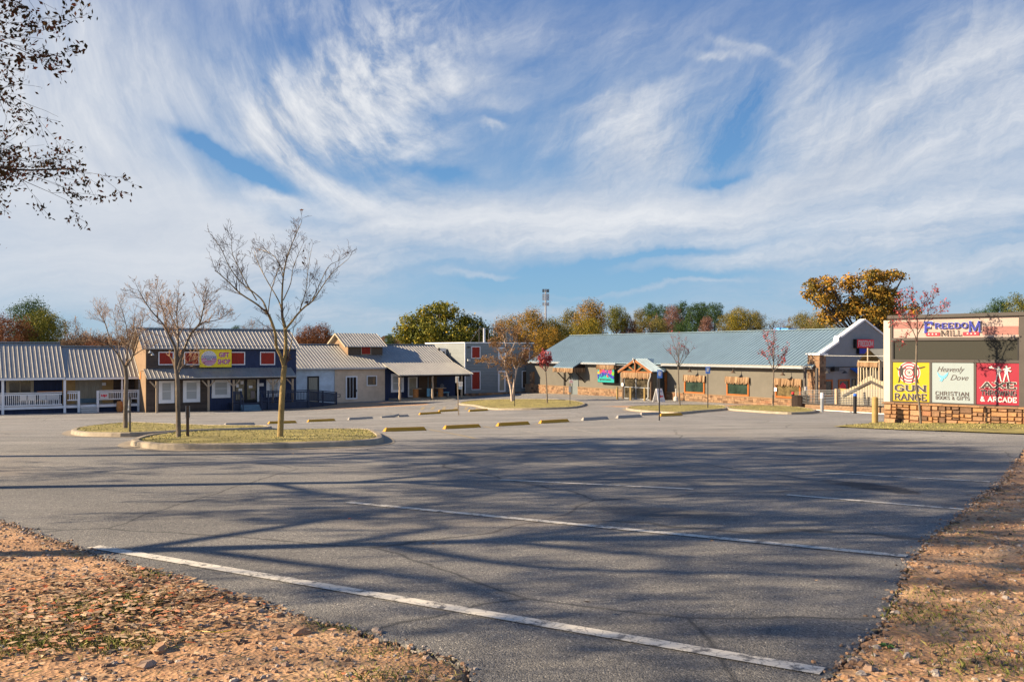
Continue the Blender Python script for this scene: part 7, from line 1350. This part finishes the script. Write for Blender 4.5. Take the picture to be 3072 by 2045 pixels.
# ---- background crowns: proto meshes of many small leaf clumps on branch masses
def crown_mesh(name, lobes, n, s, rg, stiff=.35, flat=1.):
    mb = MB(); tot = sum(l[3]*l[4]*l[3] for l in lobes)
    for (cx, cy, cz, rx, rz) in lobes:
        k = int(n*rx*rx*rz/tot); sub = [(rg.gauss(0, .5), rg.gauss(0, .5), rg.gauss(0, .5), rg.uniform(.25, .5), rg.random()) for _ in range(16)]
        for _ in range(k):
            a = Vector((rg.gauss(0, 1), rg.gauss(0, 1), rg.gauss(0, 1))).normalized()
            if rg.random() < .6:
                b = rg.choice(sub); v = Vector(b[:3]); v = v.normalized()*min(.85, v.length) if v.length > 0 else v; p = v+a*b[3]*rg.random()**.35; c0 = b[4]
            else: p = a*rg.random()**.4; c0 = .5
            if rg.random() < .09: p = a*rg.uniform(.95, 1.28)
            q = Vector((cx+p.x*rx, cy+p.y*rx, cz+p.z*rz)); nrm = (a*.8+Vector((rg.gauss(0, .5), rg.gauss(0, .5), rg.gauss(0, .5)+.3))).normalized(); u = nrm.orthogonal().normalized(); t = rg.uniform(0, 6.28); u = u*math.cos(t)+nrm.cross(u)*math.sin(t); v2 = nrm.cross(u); w_ = s*rg.uniform(.5, 1.2)
            h = (q.z-cz)/rz
            mb.add([q-u*w_, q-v2*w_*.6, q+u*w_, q+v2*w_*.6], [(0, 1, 2, 3)], max(0, min(1, c0*.45+rg.random()*.45+.08+nz(q.x, q.y+q.z, .6, 3)*.2)))
    me = bpy.data.meshes.new(name); me.from_pydata([tuple(v) for v in mb.v], [], mb.f); at = me.color_attributes.new('Col', 'FLOAT_COLOR', 'CORNER'); cc = np.repeat(np.array(mb.c), 4); at.data.foreach_set('color', np.stack([cc, cc, cc, np.ones_like(cc)], 1).ravel()); me.materials.append(MATS['leaf_gold']); return me
def trunk_mesh(name, rg, spread=.5, n=9, h=1., twigs=0):
    mb = MB(); mb.tube([(0, 0, -.1), (rg.gauss(0, .015), 0, .25), (0, rg.gauss(0, .015), .5), (.01, 0, .75)], [.028, .022, .016, .008], 7, cap=False)
    for i in range(n):
        z = rg.uniform(.25, .7); a = rg.uniform(0, 6.28); L = spread*rg.uniform(.6, 1)*(1.1-z*.6); d = Vector((math.cos(a), math.sin(a), rg.uniform(.5, 1.2))).normalized(); pts = [Vector((0, 0, z))+d*L*k/3+Vector((rg.gauss(0, .015), rg.gauss(0, .015), .03*k*k/9)) for k in range(4)]; mb.tube(pts, [.011, .008, .005, .002], 5, cap=False)
        for _ in range(twigs):
            twig(mb, rg.choice(pts), d+Vector((rg.gauss(0, .6), rg.gauss(0, .6), .5)), L*.55, .0035, rg, 2, None, .5, .6, 4, 3)
    me = bpy.data.meshes.new(name); me.from_pydata([tuple(v) for v in mb.v], [], mb.f); me.materials.append(MATS['bark_dark']); return me
rg = random.Random(21)
# unit trees: height 1, radius about .5
def rl(n, R_, z0, z1, rr=(.14, .26), flat=.8):
    o = []; zc, hz_ = (z0+z1)/2, (z1-z0)/2
    for i in range(n):
        t = 1-2*(i+.5)/n; f = math.sqrt(max(0, 1-t*t)); a = i*2.4+rg.uniform(-.4, .4); r = rg.uniform(*rr); d = max(0, (R_-r*.7))*f*rg.uniform(.75, 1.05); o.append((d*math.cos(a), d*math.sin(a), zc+t*(hz_-r*flat*.5), r, r*flat))
    o.append((0, 0, zc, R_*.6, hz_*.7)); return o
PROTO = {'round': [crown_mesh('crown_round', rl(20, .5, .22, .98, (.15, .24)), 12000, .0150, rg) for _ in range(3)], 'tall': [crown_mesh('crown_tall', rl(17, .34, .15, .98, (.12, .19)), 8500, .0140, rg) for _ in range(2)],
         'pine': [crown_mesh('crown_pine', rl(17, .31, .25, .99, (.10, .16), .7), 8500, .0125, rg) for _ in range(2)], 'thin': [crown_mesh('crown_thin', rl(15, .38, .3, .97, (.10, .18)), 2800, .011, rg) for _ in range(2)],
         'bush': [crown_mesh('crown_bush', rl(12, .6, .15, .75, (.2, .3)), 7000, .022, rg)]}
TR = {'n': [trunk_mesh('trunk_n', rg) for _ in range(3)], 't': [trunk_mesh('trunk_t', rg, .38, 12, 1, 4) for _ in range(3)]}
BG = [ # centre x, top y, half width px, distance, kind, leaf, label
 (28, 940, 85, 88, 'round', 'leaf_rust', 'tree with pale orange foliage at the left edge behind the long metal roof'), (88, 893, 78, 96, 'round', 'leaf_pine', 'tall dark green tree near the left edge behind the long metal roof'), (132, 930, 74, 90, 'round', 'leaf_oak_green', 'green tree with yellow patches right of the tall dark green one at the left'),
 (215, 950, 55, 125, 'thin', 'leaf_brown', None), (262, 968, 60, 120, 'bush', 'leaf_brown', None), (330, 972, 60, 122, 'bush', 'leaf_brown', None), (395, 960, 60, 124, 'thin', 'leaf_brown', None), (440, 975, 50, 122, 'bush', 'leaf_rust', None), (180, 985, 60, 118, 'bush', 'leaf_brown', None), (300, 985, 60, 116, 'bush', 'leaf_rust', None),
 (500, 965, 45, 135, 'thin', 'leaf_brown', None), (570, 975, 45, 135, 'thin', 'leaf_pinkish', None), (650, 968, 50, 133, 'bush', 'leaf_rust', 'rust coloured tree above the middle of the gift shop roof'), (708, 975, 22, 140, 'pine', 'leaf_pine', 'small dark pine above the gift shop roof'), (753, 956, 34, 138, 'thin', 'leaf_brown', None), (800, 968, 36, 136, 'thin', 'leaf_pinkish', None),
 (868, 985, 40, 120, 'bush', 'leaf_rust', 'low rust brown tree right of the gift shop roof'), (925, 978, 55, 116, 'round', 'leaf_rust', 'rounded rust brown tree left of the small cupola'), (968, 968, 46, 120, 'tall', 'leaf_rust', 'taller reddish brown tree touching the cupola on its left'), (1172, 1000, 24, 150, 'pine', 'leaf_pine', 'dark pine seen low between the cupola and the big golden oak'), (1200, 1005, 26, 150, 'thin', 'leaf_brown', None),
 (1522, 945, 60, 112, 'round', 'leaf_orange', 'orange brown tree behind the empty roof sign frame'), (1590, 923, 62, 110, 'round', 'leaf_orange', 'bright orange tree left of the phone mast'), (1660, 955, 55, 112, 'round', 'leaf_gold', 'golden tree just right of the phone mast'), (1640, 975, 60, 106, 'round', 'leaf_orange', 'low orange tree behind the left end of the pale blue roof'), (1480, 985, 45, 108, 'bush', 'leaf_olive', None),
 (1712, 925, 48, 128, 'tall', 'leaf_olive', 'olive tree left of the tallest orange tree'), (1772, 896, 64, 122, 'round', 'leaf_orange', 'tallest orange brown tree above the left part of the blue roof'), (1768, 950, 60, 116, 'round', 'leaf_gold', 'low golden tree under the tallest orange one'), (1850, 918, 46, 120, 'round', 'leaf_oak_green', 'dark green and yellow tree right of the tallest orange one'), (1880, 950, 34, 122, 'round', 'leaf_rust', None),
 (1920, 926, 32, 126, 'tall', 'leaf_olive', 'slender pale yellow tree between the dark oak and the pines'), (1950, 940, 26, 124, 'thin', 'leaf_gold', None), (1955, 908, 34, 136, 'pine', 'leaf_pine', 'leftmost of the tall pines above the blue roof'), (1990, 912, 34, 134, 'pine', 'leaf_pine', 'second pine from the left in the pine group'), (2018, 916, 34, 124, 'tall', 'leaf_pinkish', 'pinkish brown tree standing in front of the pines'),
 (2048, 902, 40, 134, 'pine', 'leaf_pine', 'tallest pine right of the pinkish tree'), (2085, 908, 40, 130, 'pine', 'leaf_pine', 'broad pine in the middle of the pine group'), (2110, 905, 32, 140, 'pine', 'leaf_pine', None), (2145, 906, 36, 134, 'pine', 'leaf_pine', 'rightmost tall pine of the group'), (2122, 948, 26, 122, 'tall', 'leaf_pinkish', 'small reddish tree at the right foot of the pines'),
 (1975, 955, 40, 120, 'round', 'leaf_olive', None), (2050, 960, 50, 118, 'round', 'leaf_pine', None), (2185, 935, 40, 128, 'round', 'leaf_olive', None), (2220, 922, 48, 124, 'round', 'leaf_gold', 'rounded golden green tree right of the pines'), (2265, 930, 40, 128, 'round', 'leaf_olive', 'olive tree just right of the rounded golden green one'), (2310, 952, 42, 130, 'thin', 'leaf_olive', None), (2355, 950, 40, 135, 'thin', 'leaf_brown', None),
 (2330, 965, 50, 125, 'bush', 'leaf_gold', None), (2405, 935, 50, 118, 'round', 'leaf_olive', 'olive brown tree left of the great orange oak'), (2450, 925, 46, 112, 'thin', 'leaf_olive', None), (2470, 945, 60, 106, 'round', 'leaf_olive', 'low olive tree beneath the left side of the great orange oak'), (2150, 968, 60, 116, 'bush', 'leaf_brown', None), (1900, 970, 60, 118, 'bush', 'leaf_rust', None), (2240, 968, 60, 118, 'bush', 'leaf_olive', None),
 (2640, 930, 60, 92, 'round', 'leaf_gold', 'golden tree low behind the right slope of the grey gable'), (2800, 958, 50, 100, 'bush', 'leaf_pine', None), (2945, 922, 48, 75, 'round', 'leaf_pine', 'dark green tree behind the right half of the roadside sign'), (3000, 892, 46, 66, 'tall', 'leaf_pine', 'bright green tree above the right end of the roadside sign'), (3052, 882, 50, 64, 'tall', 'leaf_oak_green', 'tall green tree at the right edge of the photo'), (3120, 900, 60, 66, 'round', 'leaf_pine', None)]
cnt_ = 0
for i, (cx, ty, hw, Y, kd, lf, lab) in enumerate(BG):
    x = (cx-CX)/F*Y; g = gz(x, Y); H = (HY-ty)/F*Y-g; me = PROTO[kd][i % len(PROTO[kd])]; wf_ = hw/F*Y/({'round': .5, 'tall': .34, 'pine': .31, 'thin': .38, 'bush': .62}[kd])*.92
    bare = kd == 'thin'
    t = thing('pine_tree' if kd == 'pine' else 'background_tree', lab or '', 'tree', (x, Y, g), rg.uniform(0, 6.28), 'trees behind the shops')
    if lab is None:
        col = {'leaf_brown': 'brown', 'leaf_pinkish': 'pinkish', 'leaf_rust': 'rust coloured', 'leaf_olive': 'olive', 'leaf_gold': 'golden', 'leaf_pine': 'dark green'}[lf]; wh = 'behind the long low roof at the left' if cx < 445 else 'above the gift shop roof' if cx < 850 else 'behind the siding shop' if cx < 1500 else 'behind the left half of the blue roof' if cx < 2000 else 'behind the middle of the blue roof' if cx < 2290 else 'behind the right end of the blue roof' if cx < 2500 else 'behind the roadside sign'
        t['label'] = f'{"half bare" if bare else "low dense"} {col} tree {wh}'; t['group'] = f'{"half bare" if bare else "low dense"} {col} trees {wh}'
    c = bpy.data.objects.new('crown', me); C.objects.link(c); c.parent = t; hc = min(H*.95, {'round': 2.25, 'tall': 3.2, 'pine': 3.2, 'thin': 2.8, 'bush': 2.1}[kd]*hw/F*Y); c.location = (0, 0, H-hc); c.scale = (wf_, wf_, hc); c.material_slots[0].link = 'OBJECT'; c.material_slots[0].material = MATS[lf]
    c2 = bpy.data.objects.new('trunk', TR['t' if bare else 'n'][i % 3]); C.objects.link(c2); c2.parent = t; c2.scale = (max(wf_, H*.6), max(wf_, H*.6), H)
    if bare: c2.material_slots[0].link = 'OBJECT'; c2.material_slots[0].material = MATS['twig_pale']
by_ = {}
for o in list(C.objects):
    if o.get('category') == 'tree' and o.get('group', '').startswith(('half bare', 'low dense')): by_.setdefault(o['label'], []).append(o)
for lab, os_ in by_.items():
    os_.sort(key=lambda o: o.location.x/o.location.y)
    if len(os_) > 1:
        wd_ = ['leftmost', 'rightmost'] if len(os_) == 2 else ['leftmost', 'middle', 'rightmost'] if len(os_) == 3 else ['leftmost']+['%s from the left' % q for q in ('second', 'third', 'fourth', 'fifth')][:len(os_)-2]+['rightmost']
        for o, q in zip(os_, wd_): o['label'] = f"{q} {lab}"
    else: del os_[0]['group']; os_[0]['group'] = 'trees behind the shops'
# two great oaks, lobes read off the photograph
def oak(name, lab, lobes, Y, base, leaf, n, s, limbs, dep=1.):
    x0 = (base-CX)/F*Y; g = gz(x0, Y); k = Y/F; t = thing(name, lab, 'tree', (x0, Y, g)); rg = random.Random(int(base))
    L = [((px-base)*k, rg.uniform(-1, 1)*r*k*dep, (HY-py)*k-g, r*k*1.02, rz*k*1.02) for px, py, r, rz in lobes]
    me = crown_mesh('oak_crown', L, n, s, rg); c = bpy.data.objects.new('crown', me); C.objects.link(c); c.parent = t; me.materials.clear(); me.materials.append(MATS[leaf])
    m = MB(); m.tube([(0, 0, -.1), (.1, 0, 2), (0, 0, 4.5)], [.4, .32, .25], 9, cap=False)
    for (cx, cy, cz, r, rz) in L: limb(m, [(0, 0, 3.5+rg.random()), (cx*.4, cy*.4, 3.8+(cz-3.8)*.45), (cx, cy, cz), (cx*1.1, cy, cz+rz*.6)], .16, .03, 5, 3)
    obj('trunk', m, 'bark_dark', t, WM[t])
oak('oak_tree', 'broad golden green oak behind the log porch shop and the siding shop', [(1290, 945, 44, 34), (1340, 935, 40, 28), (1240, 975, 42, 34), (1215, 1000, 34, 26), (1390, 968, 44, 30), (1430, 985, 36, 30), (1300, 990, 60, 36), (1370, 1005, 50, 30), (1265, 1015, 60, 30), (1320, 925, 30, 18), (1450, 1010, 32, 26), (1410, 1020, 40, 24)], 108, 1325, 'leaf_oak_green', 15000, .17, 0)
oak('oak_tree', 'great orange and green oak above the grey gable and left of the roadside sign', [(2440, 860, 34, 26), (2475, 850, 30, 22), (2500, 885, 36, 30), (2455, 900, 34, 22), (2555, 850, 34, 30), (2600, 830, 36, 24), (2645, 835, 36, 20), (2690, 822, 30, 14), (2715, 828, 18, 10), (2620, 880, 44, 34), (2570, 910, 40, 30), (2660, 890, 38, 30), (2530, 935, 46, 30), (2600, 945, 50, 30), (2680, 930, 40, 36), (2495, 950, 36, 26), (2640, 990, 50, 34), (2720, 945, 30, 40), (2425, 885, 22, 16)], 86, 2600, 'leaf_orange', 17000, .145, 0)
# far woodland strip that reads as one mass
mb = MB(); rg = random.Random(77)
for _ in range(16000):
    px = rg.uniform(-250, 3350); Y = rg.uniform(150, 175); x = (px-CX)/F*Y; top = 7.1+.7*nz(x, 0, .05, 1)+.8*nz(x, 0, .25, 2); z = gz(x, Y)+top*rg.random()**.6; s = rg.uniform(.25, .6); a = rg.uniform(0, 6.28)
    q = Vector((x, Y, z)); u = Vector((math.cos(a), math.sin(a)*.5, rg.gauss(0, .5))).normalized(); v = u.cross(Vector((rg.gauss(0, .3), 1, rg.gauss(0, .3)))).normalized(); mb.add([q-u*s, q-v*s*.7, q+u*s, q+v*s*.7], [(0, 1, 2, 3)], min(1, max(0, rg.gauss(.5, .2)+.3*nz(x, z, .08))))
props(obj('far_woods', mb, 'leaf_brown'), 'distant brown autumn woodland beyond the shops', 'woodland', kind='stuff')
# ---- roadside trees at the left: one hangs into the picture, all shade the asphalt
def crown_branches(rgx, H, Rr, seed, vase=False, nl=44000, nb=22, nt=22):
    mt, mc, ml = MB(), MB(), MB(); rg = random.Random(seed); ends = []
    mt.tube([(0, 0, -1.5), (.05, 0, 1.3), (-.03, .05, 2.6), (0, 0, 3.8)], [.22, .17, .15, .13], 12, cap=False)
    for i in range(nb):
        z = 4.0+i*4.5/nb; a = i*2.4+rg.uniform(-.3, .3); L = Rr*rg.uniform(.75, 1.05)*(1.05-.55*max(0, (z-4.6)/5)); up = .08+.10*max(0, z-4.2); d = Vector((math.cos(a), math.sin(a), up)).normalized(); b0 = Vector((0, 0, 3.7+(z-4)*.8))
        d = Vector((math.cos(a), math.sin(a), .55+.07*max(0, z-4))).normalized() if vase else d; L = L*.92 if vase else L
        pts = [b0]+[b0+d*L*k/5+Vector((rg.gauss(0, .12), rg.gauss(0, .12), rg.gauss(0, .1)+.06*k-.02*k*k)) for k in range(1, 6)]; line, rad = limb(mt, pts, .065, .013, 6, 3)
        for j in range(nt):
            u = rg.uniform(.2, 1); q = min(len(line)-2, int(u*(len(line)-1))); dd = (line[q+1]-line[q]).normalized(); o = Vector((rg.gauss(0, 1), rg.gauss(0, 1), rg.gauss(0, .35)-.1)); twig(mc, line[q], dd*.6+o.normalized()*.7, rg.uniform(1., 1.9), .009, rg, 2, None, .05, .6, 5, 3, ends)
    mt.tube([(0, 0, 3.5), (.1, 0, 5.5), (.0, .1, 7.5), (0, 0, 9)], [.13, .1, .06, .02], 8, cap=False)
    for _ in range(nl):
        e = rg.choice(ends); p = rg.choice(e)+Vector((rg.gauss(0, .06), rg.gauss(0, .06), rg.gauss(-.03, .05))); leafq(ml, p, rg.uniform(.065, .115), rg, min(1, max(0, rg.gauss(.45, .28))))
    return mt, mc, ml
mt, mc, ml = crown_branches(0, 9, 5.6, 43); mt2, mc2, ml2 = crown_branches(0, 9, 5.6, 44, True, 27000, 15, 16)
def roadside(x, y, lab, rz, sc_=1.):
    g = gz(x, y)
    t = thing('roadside_tree', lab, 'tree', (x, y, g), rz, 'leafy trees along the left verge'); t.scale = (sc_, sc_, sc_)
    return t
tC = roadside(-13.15, 14.9, 'leafy brown tree hanging into the upper left corner of the photo', 4.2)
T = WM[tC]; oa = [obj('trunk', mt, 'bark_dark', tC, T, smooth=True), obj('branches', mc, 'twig_dark', tC, T), obj('leaves', ml, 'leaf_near', tC, T)]
ob = None
for x, y, lab, rz, s_ in ((-10.5, 5.7, 'nearest verge tree at the left, casting its shadow on the near asphalt', 2.1, .95), (-11.0, 10.2, 'middle one of the three verge trees at the left', 4.0, 1.0)):
    t = roadside(x, y, lab, rz, s_)
    if ob is None: ob = [obj('trunk', mt2, 'bark_dark', t, WM[t], smooth=True), obj('branches', mc2, 'twig_dark', t, WM[t]), obj('leaves', ml2, 'leaf_near', t, WM[t])]; continue
    for o in ob: c = o.copy(); C.objects.link(c); c.parent = t
tC.location.z += 1.25; 
# phone mast
Y = 190.; x = (1637-CX)/F*Y; g = gz(x, Y); k = Y/F; t = thing('phone_mast', 'grey phone mast with stacked antenna arrays rising over the trees', 'mast', (x, Y, g)); T = Matrix.Translation((x, Y, 0))
m = MB(); m.tube([(0, 0, g), (0, 0, (HY-868)*k)], [.34, .16], 8); obj('pole', m, 'steel', t, T)
for py in (872, 886, 896, 912):
    m = MB(); z = (HY-py)*k
    for a in range(3):
        c, s_ = math.cos(a*2.09+.4), math.sin(a*2.09+.4); m.bar((0, 0, z), (c*.5, s_*.5, z), .08); 
        for j in (-1, 0, 1): X, Y2 = c*.6-s_*j*.32, s_*.6+c*j*.32; m.box(X-.06, X+.06, Y2-.05, Y2+.05, z-.36, z+.36)
    obj('antenna', m, 'steel' if py != 872 else 'dark_metal', t, T)

for o in C.objects:
    if o.get('label') and len(o['label'].split()) > 16: print('LONG', o.name, len(o['label'].split()), o['label'])
